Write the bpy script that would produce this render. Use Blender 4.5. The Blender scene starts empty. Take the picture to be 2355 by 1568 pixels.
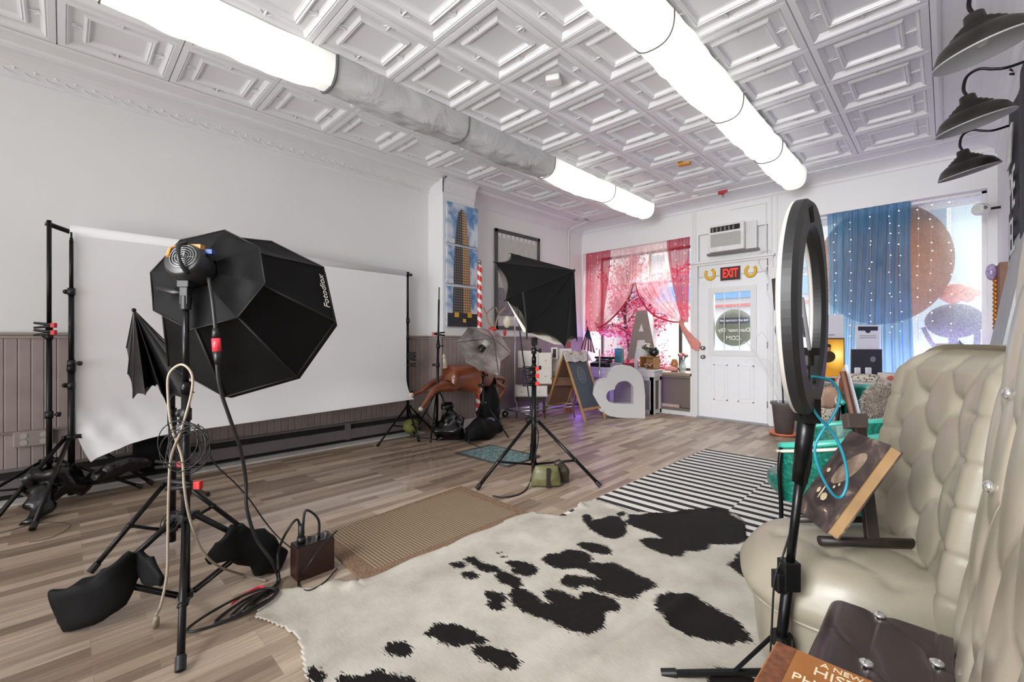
import bpy, bmesh, math, random
import numpy as np
from mathutils import Vector, Matrix, noise as mnoise
random.seed(7)
S = bpy.context.scene
COL = S.collection
PI = math.pi

# ---------------------------------------------------------------- camera
FPX, CX, HY, HC = 1016.5, 1177.5, 781.5, 1.15
YAW = math.radians(44.51)
_c, _s = math.cos(YAW), math.sin(YAW)
cam_d = bpy.data.cameras.new('camera'); cam = bpy.data.objects.new('camera', cam_d); COL.objects.link(cam)
cam.location = (0, 0, HC); cam.rotation_euler = (PI/2, 0, YAW)
cam_d.sensor_width = 36; cam_d.lens = FPX/2355*36; cam_d.shift_y = -2.5/2355
cam_d.clip_start = .02; cam_d.clip_end = 200
S.camera = cam
# ---------------------------------------------------------------- world and light
W = bpy.data.worlds.new('sky'); S.world = W; W.use_nodes = True
wn = W.node_tree.nodes; wl = W.node_tree.links
bgn = wn['Background']; bgn.inputs[0].default_value = (.93, .96, 1, 1); bgn.inputs[1].default_value = 1.45
S.view_settings.view_transform = 'Standard'; S.view_settings.look = 'None'
S.view_settings.exposure = 0.57; S.view_settings.gamma = 1; S.view_settings.use_curve_mapping = False
S.cycles.max_bounces = 8; S.cycles.diffuse_bounces = 5; S.cycles.transparent_max_bounces = 16
S.cycles.sample_clamp_indirect = 6
def area(name, loc, target, sx, sy, power, color=(1, 1, 1), spread=180):
    l = bpy.data.lights.new(name, 'AREA'); l.shape = 'RECTANGLE'; l.size = sx; l.size_y = sy
    l.energy = power; l.color = color; l.spread = math.radians(spread)
    o = bpy.data.objects.new(name, l); COL.objects.link(o); o.location = loc
    o.rotation_euler = (Vector(target)-Vector(loc)).to_track_quat('-Z', 'Y').to_euler()
    return o
def point(name, loc, power, color, r=.05):
    l = bpy.data.lights.new(name, 'POINT'); l.energy = power; l.color = color; l.shadow_soft_size = r
    o = bpy.data.objects.new(name, l); COL.objects.link(o); o.location = loc; return o
area('rear_room_fill', (-1.9, -6.6, 1.7), (-2.3, 3, 1.9), 4.4, 2.6, 120, (.98, .985, 1))  # added fill behind the camera, no fixture of the room
area('rear_bounce_fill', (-2.2, -3.0, .4), (-2.3, .5, 3.2), 3.6, 1.6, 26, (.98, .985, 1))  # added low fill aimed upward to brighten the ceiling
area('rear_fill_toward_door', (-.9, -1.7, 2.5), (-2.0, 6.0, .1), 1.9, 1.1, 38, (.98, .985, 1), 75)  # added narrow fill, brightens the front wall and far floor
area('rear_fill_toward_ceiling', (-1.6, -2.2, .7), (-2.2, 3.2, 3.2), 2.2, 1.0, 15, (.98, .985, 1), 85)  # added narrow fill, unseen, brightens the ceiling farther in
area('rear_overhead_fill', (-1.0, -2.2, 3.1), (-1.4, -1.4, 0), 2.4, 1.6, 15, (.99, .99, 1))  # added downward fill for the near floor, not a known fixture
area('street_sky_light_left', (-3.7, 8.9, 4.1), (-3.3, 5.0, .2), 2.2, 1.5, 280, (.93, 1, 1))
area('street_sky_light_right', (-.65, 8.9, 4.1), (-1.3, 5.0, .2), 2.2, 1.5, 150, (.98, .96, 1))

point('violet_strip_light_left', (-4.3, 5.9, .25), 2.0, (.32, .08, 1), .08)
point('violet_strip_light_under_window', (-3.75, 6.46, .40), 3, (.32, .08, 1), .06)
point('violet_strip_light_right', (-.05, 6.92, .74), 12, (.36, .12, 1), .08)
point('violet_strip_light_sill', (-4.3, 6.75, 1.05), 3, (.4, .1, 1), .06)

# ---------------------------------------------------------------- measuring helpers (camera ray to world)
def _ray(x, y):
    r = (x-CX)/FPX; u = (HY-y)/FPX
    return Vector((r*_c-_s, r*_s+_c, u))
def pf(x, y, z=0.0):
    d = _ray(x, y); t = (z-HC)/d.z; return Vector((d.x*t, d.y*t, z))
def pd(x, y, D):
    d = _ray(x, y); return Vector((d.x*D, d.y*D, HC+d.z*D))
def pY(x, y, Y):
    d = _ray(x, y); t = Y/d.y; return Vector((d.x*t, Y, HC+d.z*t))
def pX(x, y, X):
    d = _ray(x, y); t = X/d.x; return Vector((X, d.y*t, HC+d.z*t))
def gd(x, D):           # ground position at pixel column x and depth D
    p = pd(x, HY, D); return Vector((p.x, p.y, 0))

# ---------------------------------------------------------------- materials
def lin(c):
    return tuple((v/12.92 if v <= .04045 else ((v+.055)/1.055)**2.4) for v in c)
def rgb(r, g, b): return lin((r/255, g/255, b/255))
_M = {}
def mat(name, col, rough=.5, metal=0, var=.08, scale=20, bump=0, bscale=60, emit=None, estr=0, spec=.5, alpha=1, coat=0, trans=0, sss=0, stretch=None, sheen=0):
    if name in _M: return _M[name]
    m = bpy.data.materials.new(name); m.use_nodes = True; _M[name] = m
    n, l = m.node_tree.nodes, m.node_tree.links
    b = n['Principled BSDF']
    b.inputs['Roughness'].default_value = rough; b.inputs['Metallic'].default_value = metal
    b.inputs['Specular IOR Level'].default_value = spec
    if coat: b.inputs['Coat Weight'].default_value = coat; b.inputs['Coat Roughness'].default_value = .15
    if trans: b.inputs['Transmission Weight'].default_value = trans
    if sheen: b.inputs['Sheen Weight'].default_value = sheen
    if alpha < 1: b.inputs['Alpha'].default_value = alpha
    tc = n.new('ShaderNodeTexCoord'); mp = n.new('ShaderNodeMapping')
    l.new(tc.outputs['Object'], mp.inputs[0])
    if stretch: mp.inputs['Scale'].default_value = stretch
    nz = n.new('ShaderNodeTexNoise'); nz.inputs['Scale'].default_value = scale; nz.inputs['Detail'].default_value = 4
    l.new(mp.outputs[0], nz.inputs['Vector'])
    cr = n.new('ShaderNodeValToRGB')
    cr.color_ramp.elements[0].position = .3; cr.color_ramp.elements[1].position = .7
    cr.color_ramp.elements[0].color = tuple(max(0, v*(1-var)) for v in col[:3])+(1,)
    cr.color_ramp.elements[1].color = tuple(min(1, v*(1+var)) for v in col[:3])+(1,)
    l.new(nz.outputs['Fac'], cr.inputs[0]); l.new(cr.outputs[0], b.inputs['Base Color'])
    if bump:
        n2 = n.new('ShaderNodeTexNoise'); n2.inputs['Scale'].default_value = bscale; n2.inputs['Detail'].default_value = 3
        l.new(mp.outputs[0], n2.inputs['Vector'])
        bp = n.new('ShaderNodeBump'); bp.inputs['Strength'].default_value = bump; bp.inputs['Distance'].default_value = .01
        l.new(n2.outputs['Fac'], bp.inputs['Height']); l.new(bp.outputs[0], b.inputs['Normal'])
    if emit:
        b.inputs['Emission Color'].default_value = tuple(emit)+(1,); b.inputs['Emission Strength'].default_value = estr
    return m
def nodes_of(name):
    m = bpy.data.materials.new(name); m.use_nodes = True; _M[name] = m
    n, l = m.node_tree.nodes, m.node_tree.links
    return m, n, l, n['Principled BSDF']
def ramp(n, stops, interp='LINEAR'):
    r = n.new('ShaderNodeValToRGB'); e = r.color_ramp.elements; r.color_ramp.interpolation = interp
    e[0].position, e[0].color = stops[0][0], tuple(stops[0][1])+(1,)
    e[1].position, e[1].color = stops[-1][0], tuple(stops[-1][1])+(1,)
    for p, c in stops[1:-1]:
        x = e.new(p); x.color = tuple(c)+(1,)
    return r
def mth(n, l, op, a, b=None):
    x = n.new('ShaderNodeMath'); x.operation = op
    for i, v in enumerate((a, b)):
        if v is None: continue
        if isinstance(v, (int, float)): x.inputs[i].default_value = v
        else: l.new(v, x.inputs[i])
    return x.outputs[0]
def mixc(n, l, f, a, b):
    x = n.new('ShaderNodeMix'); x.data_type = 'RGBA'
    if isinstance(f, (int, float)): x.inputs[0].default_value = f
    else: l.new(f, x.inputs[0])
    for i, v in ((6, a), (7, b)):
        if isinstance(v, tuple): x.inputs[i].default_value = v+(1,)
        else: l.new(v, x.inputs[i])
    return x.outputs[2]

# ---------------------------------------------------------------- mesh builder
class MB:
    def __init__(s): s.v = []; s.f = []; s.m = []; s.cur = 0
    def add(s, vs, fs, m=None):
        o = len(s.v); s.v += [tuple(v) for v in vs]; s.f += [tuple(i+o for i in f) for f in fs]
        s.m += [s.cur if m is None else m]*len(fs); return s
    def box(s, c, d, R=None, m=None):
        c = Vector(c); h = Vector(d)/2; R = R or Matrix.Identity(3)
        vs = [c+R@Vector((x*h.x, y*h.y, z*h.z)) for x in (-1, 1) for y in (-1, 1) for z in (-1, 1)]
        return s.add(vs, [(0, 1, 3, 2), (4, 6, 7, 5), (0, 4, 5, 1), (2, 3, 7, 6), (0, 2, 6, 4), (1, 5, 7, 3)], m)
    def bb(s, x0, x1, y0, y1, z0, z1, m=None):
        return s.box(((x0+x1)/2, (y0+y1)/2, (z0+z1)/2), (abs(x1-x0), abs(y1-y0), abs(z1-z0)), None, m)
    def cyl(s, a, b, r0, r1=None, n=14, m=None):
        a, b = Vector(a), Vector(b); r1 = r0 if r1 is None else r1
        q = (b-a).normalized().to_track_quat('Z', 'Y').to_matrix()
        vs = [];
        for p, r in ((a, r0), (b, r1)):
            vs += [p+q@Vector((r*math.cos(2*PI*i/n), r*math.sin(2*PI*i/n), 0)) for i in range(n)]
        fs = [(i, (i+1) % n, n+(i+1) % n, n+i) for i in range(n)]+[tuple(range(n))[::-1], tuple(range(n, 2*n))]
        return s.add(vs, fs, m)
    def tube(s, pts, r, n=8, m=None, closed=False):
        pts = [Vector(p) for p in pts]; k = len(pts); vs = []; fs = []
        rr = r if isinstance(r, (list, tuple)) else [r]*k
        up = None
        for i, p in enumerate(pts):
            t = (pts[(i+1) % k] if (closed or i < k-1) else p)-(pts[i-1] if (closed or i > 0) else p)
            t = t.normalized() if t.length > 1e-9 else Vector((0, 0, 1))
            if up is None:
                up = Vector((0, 0, 1)) if abs(t.z) < .9 else Vector((1, 0, 0))
            u = (up-t*up.dot(t)); u = u.normalized() if u.length > 1e-6 else t.orthogonal().normalized()
            w = t.cross(u); up = u
            vs += [p+(u*math.cos(2*PI*j/n)+w*math.sin(2*PI*j/n))*rr[i] for j in range(n)]
        rng = k if closed else k-1
        for i in range(rng):
            a, b = i*n, ((i+1) % k)*n
            fs += [(a+j, a+(j+1) % n, b+(j+1) % n, b+j) for j in range(n)]
        if not closed: fs += [tuple(range(n))[::-1], tuple(range((k-1)*n, k*n))]
        return s.add(vs, fs, m)
    def lathe(s, prof, c=(0, 0, 0), n=24, R=None, m=None, cap=True):
        c = Vector(c); R = R or Matrix.Identity(3); vs = []; fs = []
        for r, z in prof:
            vs += [c+R@Vector((r*math.cos(2*PI*i/n), r*math.sin(2*PI*i/n), z)) for i in range(n)]
        for k in range(len(prof)-1):
            fs += [(k*n+i, k*n+(i+1) % n, (k+1)*n+(i+1) % n, (k+1)*n+i) for i in range(n)]
        if cap: fs += [tuple(range(n))[::-1], tuple(range((len(prof)-1)*n, len(prof)*n))]
        return s.add(vs, fs, m)
    def ball(s, c, r, n=14, k=8, R=None, m=None):
        r = Vector((r, r, r)) if isinstance(r, (int, float)) else Vector(r)
        c = Vector(c); R = R or Matrix.Identity(3); vs = [c+R@Vector((0, 0, -r.z))]; fs = []
        for j in range(1, k):
            a = -PI/2+PI*j/k
            vs += [c+R@Vector((r.x*math.cos(a)*math.cos(2*PI*i/n), r.y*math.cos(a)*math.sin(2*PI*i/n), r.z*math.sin(a))) for i in range(n)]
        vs.append(c+R@Vector((0, 0, r.z))); e = len(vs)-1
        fs += [(0, 1+(i+1) % n, 1+i) for i in range(n)]
        for j in range(k-2):
            fs += [(1+j*n+i, 1+j*n+(i+1) % n, 1+(j+1)*n+(i+1) % n, 1+(j+1)*n+i) for i in range(n)]
        fs += [(e, 1+(k-2)*n+i, 1+(k-2)*n+(i+1) % n) for i in range(n)]
        return s.add(vs, fs, m)
    def grid(s, fn, nu, nv, m=None, wrap=False):
        vs = [fn(i/(nu if wrap else nu-1), j/(nv-1)) for j in range(nv) for i in range(nu)]
        fs = []
        for j in range(nv-1):
            for i in range(nu if wrap else nu-1):
                fs.append((j*nu+i, j*nu+(i+1) % nu, (j+1)*nu+(i+1) % nu, (j+1)*nu+i))
        return s.add(vs, fs, m)
    def prism(s, poly, fn0, fn1, m=None):
        n = len(poly)
        vs = [fn0(*p) for p in poly]+[fn1(*p) for p in poly]
        fs = [tuple(range(n))[::-1], tuple(range(n, 2*n))]+[(i, (i+1) % n, n+(i+1) % n, n+i) for i in range(n)]
        return s.add(vs, fs, m)
    def ringprism(s, outer, inner, fn0, fn1, m=None):   # outer and inner loops with equal counts
        n = len(outer)
        vs = [fn0(*p) for p in outer]+[fn0(*p) for p in inner]+[fn1(*p) for p in outer]+[fn1(*p) for p in inner]
        fs = []
        for i in range(n):
            j = (i+1) % n
            fs += [(i, n+i, n+j, j), (2*n+i, 2*n+j, 3*n+j, 3*n+i), (i, j, 2*n+j, 2*n+i), (n+i, 3*n+i, 3*n+j, n+j)]
        return s.add(vs, fs, m)
WP = {}
def obj(name, mb, mats, parent=None, smooth=False, bevel=0, subsurf=0, solid=0, label=None, origin=None, recalc=True):
    me = bpy.data.meshes.new(name); v = mb.v
    if not isinstance(mats, (list, tuple)): mats = [mats]
    A = np.array(v, float)
    if origin is None:
        mn, mx = A.min(0), A.max(0); origin = ((mn[0]+mx[0])/2, (mn[1]+mx[1])/2, mn[2])
    o3 = Vector(origin)
    me.from_pydata([tuple(Vector(p)-o3) for p in v], [], mb.f)
    for m in mats: me.materials.append(m)
    me.polygons.foreach_set('material_index', mb.m)
    if smooth: me.polygons.foreach_set('use_smooth', [True]*len(mb.f))
    me.update()
    if recalc:
        bm = bmesh.new(); bm.from_mesh(me); bmesh.ops.recalc_face_normals(bm, faces=bm.faces); bm.to_mesh(me); bm.free()
    o = bpy.data.objects.new(name, me); COL.objects.link(o)
    if parent is not None:
        o.parent = parent; o.location = o3-WP[parent.name]
    else: o.location = o3
    WP[o.name] = o3
    if solid:
        md = o.modifiers.new('solid', 'SOLIDIFY'); md.thickness = solid; md.offset = 0
    if bevel:
        md = o.modifiers.new('bevel', 'BEVEL'); md.width = bevel; md.segments = 2; md.limit_method = 'ANGLE'; md.angle_limit = .7
    if subsurf:
        md = o.modifiers.new('sub', 'SUBSURF'); md.levels = subsurf; md.render_levels = subsurf
    if label: o['label'] = label
    return o
def thing(name, label, cat, loc=(0, 0, 0), group=None):
    o = bpy.data.objects.new(name, None); COL.objects.link(o); o.location = loc; o.empty_display_size = .1
    o['label'] = label; o['category'] = cat
    if group: o['group'] = group
    WP[o.name] = Vector(loc); return o
def tag(o, label, cat, group=None, kind=None):
    o['label'] = label; o['category'] = cat
    if group: o['group'] = group
    if kind: o['kind'] = kind
    return o
def struct(name, mb, m, parent=None, **k):
    o = obj(name, mb, m, parent, **k)
    if parent is None: o['kind'] = 'structure'
    return o
def dup(root, loc, rotz=None, label=None, group=None):
    r = root.copy(); COL.objects.link(r); r.location = loc
    if rotz is not None: r.rotation_euler = (0, 0, rotz)
    if label: r['label'] = label
    if group: r['group'] = group
    for ch in list(root.children):
        c = ch.copy(); COL.objects.link(c); c.parent = r
        for g in list(ch.children):
            d = g.copy(); COL.objects.link(d); d.parent = c
    WP[r.name] = Vector(loc)
    return r
def skin(name, nodes, edges, m, parent=None, sub=2, root=0):
    """nodes: (pos, radius)"""
    me = bpy.data.meshes.new(name); A = [Vector(p) for p, r in nodes]; o3 = A[root].copy()
    me.from_pydata([p-o3 for p in A], edges, []); me.materials.append(m)
    o = bpy.data.objects.new(name, me); COL.objects.link(o)
    if parent is not None: o.parent = parent; o.location = o3-WP[parent.name]
    else: o.location = o3
    WP[o.name] = o3
    md = o.modifiers.new('skin', 'SKIN'); md.use_smooth_shade = True
    for i, (p, r) in enumerate(nodes):
        r = r if isinstance(r, tuple) else (r, r)
        me.skin_vertices[0].data[i].radius = r
        me.skin_vertices[0].data[i].use_root = (i == root)
    s = o.modifiers.new('sub', 'SUBSURF'); s.levels = sub; s.render_levels = sub
    return o
def text_mb(mb, body, size, M, m=None, depth=.001, align='CENTER', bold=0):
    """adds lettering as mesh; M maps local text xy to the world"""
    cu = bpy.data.curves.new('t', 'FONT'); cu.body = body; cu.size = size; cu.align_x = align; cu.align_y = 'CENTER'
    cu.extrude = depth; cu.offset = bold; cu.resolution_u = 3
    o = bpy.data.objects.new('t', cu); COL.objects.link(o)
    me = o.to_mesh()
    vs = [M@v.co for v in me.vertices]; fs = [tuple(p.vertices) for p in me.polygons]
    mb.add(vs, fs, m)
    o.to_mesh_clear(); bpy.data.objects.remove(o); bpy.data.curves.remove(cu)
def frameM(o, x, y):        # matrix with origin o, x axis and y axis directions
    x = Vector(x).normalized(); y = Vector(y); y = (y-x*y.dot(x)).normalized(); z = x.cross(y)
    M = Matrix((x, y, z)).transposed().to_4x4(); M.translation = Vector(o); return M
def bez(pts, n=8):          # catmull-rom through the points
    P = [Vector(p) for p in pts]; P = [P[0]*2-P[1]]+P+[P[-1]*2-P[-2]]; out = []
    for i in range(1, len(P)-2):
        for k in range(n):
            t = k/n; a, b, c, d = P[i-1], P[i], P[i+1], P[i+2]
            out.append(.5*((2*b)+(c-a)*t+(2*a-5*b+4*c-d)*t*t+(3*b-a-3*c+d)*t**3))
    out.append(P[-2]); return out
def cord(name, pts, r, m, parent=None, n=8, **k):
    b = MB(); b.tube(bez(pts, n), r, 6); return obj(name, b, m, parent, smooth=True, **k)
def Rz(a): return Matrix.Rotation(a, 3, 'Z')
def nz3(x, y, z=0, sc=1): return mnoise.noise(Vector((x*sc, y*sc, z*sc)))
# ================================================================ materials used by the setting
YF, XL, XR, ZC = 6.65, -4.81, .37, 3.20
def m_floor():
    m, n, l, b = nodes_of('wood_laminate')
    tc = n.new('ShaderNodeTexCoord'); mp = n.new('ShaderNodeMapping'); l.new(tc.outputs['Object'], mp.inputs[0])
    mp.inputs['Rotation'].default_value = (0, 0, PI/2)
    def brick(w, h, off, freq):
        k = n.new('ShaderNodeTexBrick'); l.new(mp.outputs[0], k.inputs[0]); k.inputs['Scale'].default_value = 1
        k.inputs['Brick Width'].default_value = w; k.inputs['Row Height'].default_value = h
        k.inputs['Mortar Size'].default_value = .0008; k.inputs['Mortar Smooth'].default_value = .3
        k.inputs['Color1'].default_value = (0, 0, 0, 1); k.inputs['Color2'].default_value = (1, 1, 1, 1); k.inputs['Mortar'].default_value = (.3, .3, .3, 1)
        k.offset = off; k.offset_frequency = freq; k.inputs['Bias'].default_value = 0; return k
    k1 = brick(.46, .066, .37, 3)
    r1 = ramp(n, [(0, rgb(140, 121, 104)), (.3, rgb(168, 148, 128)), (.6, rgb(188, 168, 147)), (1, rgb(208, 190, 169))])
    l.new(k1.outputs['Color'], r1.inputs[0])
    mp2 = n.new('ShaderNodeMapping'); l.new(tc.outputs['Object'], mp2.inputs[0]); mp2.inputs['Scale'].default_value = (22, 1.3, 1)
    nz = n.new('ShaderNodeTexNoise'); nz.inputs['Scale'].default_value = 2.2; nz.inputs['Detail'].default_value = 7; nz.inputs['Roughness'].default_value = .65; nz.inputs['Distortion'].default_value = .6
    l.new(mp2.outputs[0], nz.inputs['Vector'])
    # shift grain for each board
    ad = n.new('ShaderNodeVectorMath'); ad.operation = 'ADD'; l.new(mp2.outputs[0], ad.inputs[0])
    sc = n.new('ShaderNodeVectorMath'); sc.operation = 'SCALE'; l.new(k1.outputs['Color'], sc.inputs[0]); sc.inputs['Scale'].default_value = 37
    l.new(sc.outputs[0], ad.inputs[1]); l.new(ad.outputs[0], nz.inputs['Vector'])
    r2 = ramp(n, [(.28, (.42, .40, .38)), (.5, (.72, .71, .7)), (.72, (1, 1, 1))]); l.new(nz.outputs['Fac'], r2.inputs[0])
    mx = n.new('ShaderNodeMix'); mx.data_type = 'RGBA'; mx.blend_type = 'MULTIPLY'; mx.inputs[0].default_value = .8
    l.new(r1.outputs[0], mx.inputs[6]); l.new(r2.outputs[0], mx.inputs[7])
    l.new(mx.outputs[2], b.inputs['Base Color']); b.inputs['Roughness'].default_value = .42; b.inputs['Specular IOR Level'].default_value = .4
    bp = n.new('ShaderNodeBump'); bp.inputs['Strength'].default_value = .08; bp.inputs['Distance'].default_value = .004
    l.new(nz.outputs['Fac'], bp.inputs['Height']); l.new(bp.outputs[0], b.inputs['Normal'])
    return m
M_floor = m_floor()
M_wall = mat('white_wall_paint', rgb(228, 228, 228), .6, var=.012, scale=1.5, bump=.03, bscale=200)
M_ceil = mat('white_tin_paint', rgb(228, 228, 230), .38, var=.015, scale=3, bump=.10, bscale=300)
M_trim = mat('white_trim_paint', rgb(222, 222, 222), .4, var=.015, scale=6)
M_taupe = mat('taupe_paint', rgb(132, 119, 114), .5, var=.04, scale=5)
M_taupe_d = mat('taupe_panel_paint', rgb(118, 105, 97), .55, var=.05, scale=5)
M_blackplas = mat('black_plastic', rgb(15, 15, 16), .42, var=.15, scale=30)
M_blackmet = mat('black_anodised_metal', rgb(17, 17, 19), .3, metal=.4, var=.15, scale=40)
M_grey = mat('grey_enamel', rgb(112, 106, 106), .5, var=.05)
M_dark = mat('dark_gap', rgb(30, 28, 28), .8)
M_steel = mat('brushed_steel', rgb(165, 165, 165), .3, metal=1, var=.08, scale=60)
M_white = mat('white_plastic', rgb(226, 226, 224), .4, var=.02)
M_purplewall = M_taupe

# ================================================================ floor, walls
b = MB(); b.bb(XL-.1, XR+.1, -7.2, 7.35, -.06, 0); struct('floor', b, M_floor)
def wains_mat():
    m, n, l, bs = nodes_of('taupe_beadboard')
    tc = n.new('ShaderNodeTexCoord'); sp = n.new('ShaderNodeSeparateXYZ'); l.new(tc.outputs['Object'], sp.inputs[0])
    s1 = mth(n, l, 'ADD', sp.outputs[0], sp.outputs[1])
    fr = mth(n, l, 'FRACT', mth(n, l, 'MULTIPLY', s1, 1/.066))
    tri = mth(n, l, 'ABSOLUTE', mth(n, l, 'SUBTRACT', fr, .5))
    g = ramp(n, [(0, (0, 0, 0)), (.035, (.2, .2, .2)), (.09, (1, 1, 1)), (1, (1, 1, 1))]); l.new(tri, g.inputs[0])
    nz = n.new('ShaderNodeTexNoise'); nz.inputs['Scale'].default_value = 5; l.new(tc.outputs['Object'], nz.inputs['Vector'])
    c = ramp(n, [(.3, rgb(146, 132, 129)), (.7, rgb(160, 146, 142))]); l.new(nz.outputs['Fac'], c.inputs[0])
    l.new(c.outputs[0], bs.inputs['Base Color']); bs.inputs['Roughness'].default_value = .5
    bp = n.new('ShaderNodeBump'); bp.inputs['Strength'].default_value = 1; bp.inputs['Distance'].default_value = .006
    l.new(g.outputs[0], bp.inputs['Height']); l.new(bp.outputs[0], bs.inputs['Normal']); return m
M_wains = wains_mat()
YC0, YC1, XCH, XL2 = 3.34, 3.86, -4.50, -4.75     # chimney breast
b = MB(); b.bb(XL-.12, XL, -7.2, YC0, 0, 3.24); b.bb(XL-.12, XCH, YC0, YC1, 0, 3.24); b.bb(XL-.12, XL2, YC1, YF+.7, 0, 3.24)
struct('wall_left', b, M_wall)
ZR = 1.205
def along_left(fn):
    fn(XL, -7.2, YC0, 0); fn(XCH, YC0-.0, YC1, 0); fn(XL2, YC1, YF, 0)
b = MB(); t = .012
b.bb(XL, XL+t, -7.2, YC0, .0, ZR-.01); b.bb(XL, XCH+t, YC0-t, YC0, 0, ZR-.01); b.bb(XCH, XCH+t, YC0-t, YC1, 0, ZR-.01); b.bb(XL2, XL2+t, YC1, YF, 0, ZR-.01)
struct('trim_1', b, M_wains)
b = MB()
for z0, z1, d in ((ZR-.045, ZR-.02, .022), (ZR-.02, ZR, .036)):
    b.bb(XL, XL+d, -7.2, YC0, z0, z1); b.bb(XL, XCH+d, YC0-d, YC0, z0, z1); b.bb(XCH, XCH+d, YC0-d, YC1, z0, z1); b.bb(XL2, XL2+d, YC1, YF, z0, z1)
struct('trim_2', b, mat('taupe_rail_paint', rgb(156, 144, 138), .45, var=.03), bevel=.004)
b = MB(); b.bb(XCH, XCH+.02, YC0-.02, YC1, 0, .11); b.bb(XL2, XL2+.02, YC1, YF, 0, .11)
struct('baseboard_left', b, M_trim, bevel=.003)
b = MB(); b.bb(XL, XL+.025, -7.2, YC0, .47, .49); struct('trim_3', b, M_taupe)
# baseboard heater
t0 = thing('baseboard_heater', 'long taupe metal baseboard heater along the left wall under the paper backdrop', 'heater', (XL+.06, 1.2, 0))
h = MB(); h.bb(XL, XL+.075, -1.2, 3.2, .05, .155); h.bb(XL, XL+.05, -1.2, 3.2, .205, .225)
obj('cover', h, mat('heater_enamel', rgb(112, 105, 106), .45, var=.05), t0, bevel=.004)
h = MB(); h.bb(XL, XL+.04, -1.18, 3.18, .155, .205); h.bb(XL, XL+.04, -1.18, 3.18, .0, .05); obj('vent_slot', h, M_dark, t0)
for y in (.85, 2.2):
    h = MB(); h.bb(XL, XL+.082, y, y+.05, .045, .23); obj('joint_cover', h, mat('heater_enamel', (0, 0, 0)), t0)
b = MB(); b.bb(XL+.01, XL+.20, -.5, 3.15, 0, .012); struct('trim_4', b, mat('worn_white_sill', rgb(205, 203, 198), .6, var=.12, scale=8))

b = MB(); b.bb(XL-.12, XR+.12, -7.32, -7.2, 0, 3.24); struct('wall_back', b, M_wall)
b = MB(); b.bb(XR, XR+.12, -7.2, YF+.7, 0, 3.24); struct('wall_right', b, M_wall)
# front wall with openings
X1a, X1b, XDa, XDb, X2a, X2b, ZW = -4.72, -2.76, -2.63, -1.72, -1.54, .30, 2.71
b = MB()
b.bb(XL, XR+.1, YF, YF+.12, ZW, 3.24)
b.bb(XL, X1a, YF, YF+.12, 0, ZW); b.bb(X1b, XDa-.01, YF, YF+.12, 0, ZW); b.bb(XDb+.01, X2a, YF, YF+.12, 0, ZW); b.bb(X2b, XR+.1, YF, YF+.12, 0, ZW)
b.bb(XDa-.01, XDb+.01, YF+.06, YF+.12, 2.07, ZW)
b.bb(X2a, X2b, YF, YF+.12, 0, .60)
b.bb(X1a, X1b, YF+.14, YF+.2, 0, .63)
struct('wall_front', b, M_wall)
# window bays: deck, cheeks, soffit
b = MB()
b.bb(X1a-.06, X1b+.02, YF, YF+.66, .60, .64); b.bb(X2a-.02, X2b+.05, YF, YF+.66, .60, .64)
struct('trim_5', b, mat('deck_wood', rgb(150, 132, 116), .5, var=.15, stretch=(2, 20, 2)))
b = MB()
for xa, xb in ((X1a, X1b), (X2a, X2b)):
    b.bb(xa-.05, xa, YF+.12, YF+.68, .60, ZW+.04); b.bb(xb, xb+.05, YF+.12, YF+.68, .60, ZW+.04); b.bb(xa, xb, YF+.12, YF+.68, ZW, ZW+.04)
struct('trim_6', b, M_trim)
# taupe bulkhead below the pink window
b = MB(); b.bb(X1a, X1b, YF+.09, YF+.14, .10, .60); b.bb(X1a, X1b, YF, YF+.14, .06, .10); b.bb(X1a, X1b, YF+.02, YF+.14, .56, .60)
b.bb(X1b-.05, X1b, YF+.05, YF+.14, .1, .56); b.bb(X1b-.75, X1b-.69, YF+.05, YF+.14, .1, .56)
struct('trim_7', b, M_taupe_d, bevel=.003)
b = MB(); b.bb(X1a, X1b, YF-.012, YF+.1, 0, .06); b.bb(X2a-.0, X2b, YF-.012, YF, 0, .08); b.bb(X1b, XDa-.06, YF-.012, YF, 0, .10); struct('baseboard_front', b, M_trim)
# glass panes
def glassmat(name, tint, alpha, rough=.05, gloss=.03):
    m, n, l, b = nodes_of(name)
    tr = n.new('ShaderNodeBsdfTransparent'); tr.inputs[0].default_value = (1, 1, 1, 1)
    gl = n.new('ShaderNodeBsdfGlossy'); gl.inputs['Roughness'].default_value = rough
    df = n.new('ShaderNodeBsdfTranslucent'); df.inputs[0].default_value = tint+(1,)
    nz = n.new('ShaderNodeTexNoise'); nz.inputs['Scale'].default_value = 90
    tc = n.new('ShaderNodeTexCoord'); l.new(tc.outputs['Object'], nz.inputs['Vector'])
    r = ramp(n, [(.4, (alpha*.6,)*3), (.6, (alpha*1.3,)*3)]); l.new(nz.outputs['Fac'], r.inputs[0])
    m1 = n.new('ShaderNodeMixShader'); l.new(r.outputs[0], m1.inputs[0]); l.new(tr.outputs[0], m1.inputs[1]); l.new(df.outputs[0], m1.inputs[2])
    m2 = n.new('ShaderNodeMixShader'); m2.inputs[0].default_value = gloss; l.new(m1.outputs[0], m2.inputs[1]); l.new(gl.outputs[0], m2.inputs[2])
    l.new(m2.outputs[0], n['Material Output'].inputs[0]); return m
M_glass = glassmat('clear_window_glass', (.9, .95, .95), .04)
M_frost = glassmat('pebbled_glass_film', (.80, .90, .90), .22, .3, .004)
b = MB(); b.bb(X1a, X1b, YF+.62, YF+.63, .64, ZW); w1 = struct('window_1', b, M_glass)
f = MB()
for x in (X1a+.01, -3.72, X1b-.01): f.bb(x-.018, x+.018, YF+.6, YF+.65, .64, ZW)
for z in (.66, ZW-.02): f.bb(X1a, X1b, YF+.6, YF+.65, z-.02, z+.02)
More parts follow.
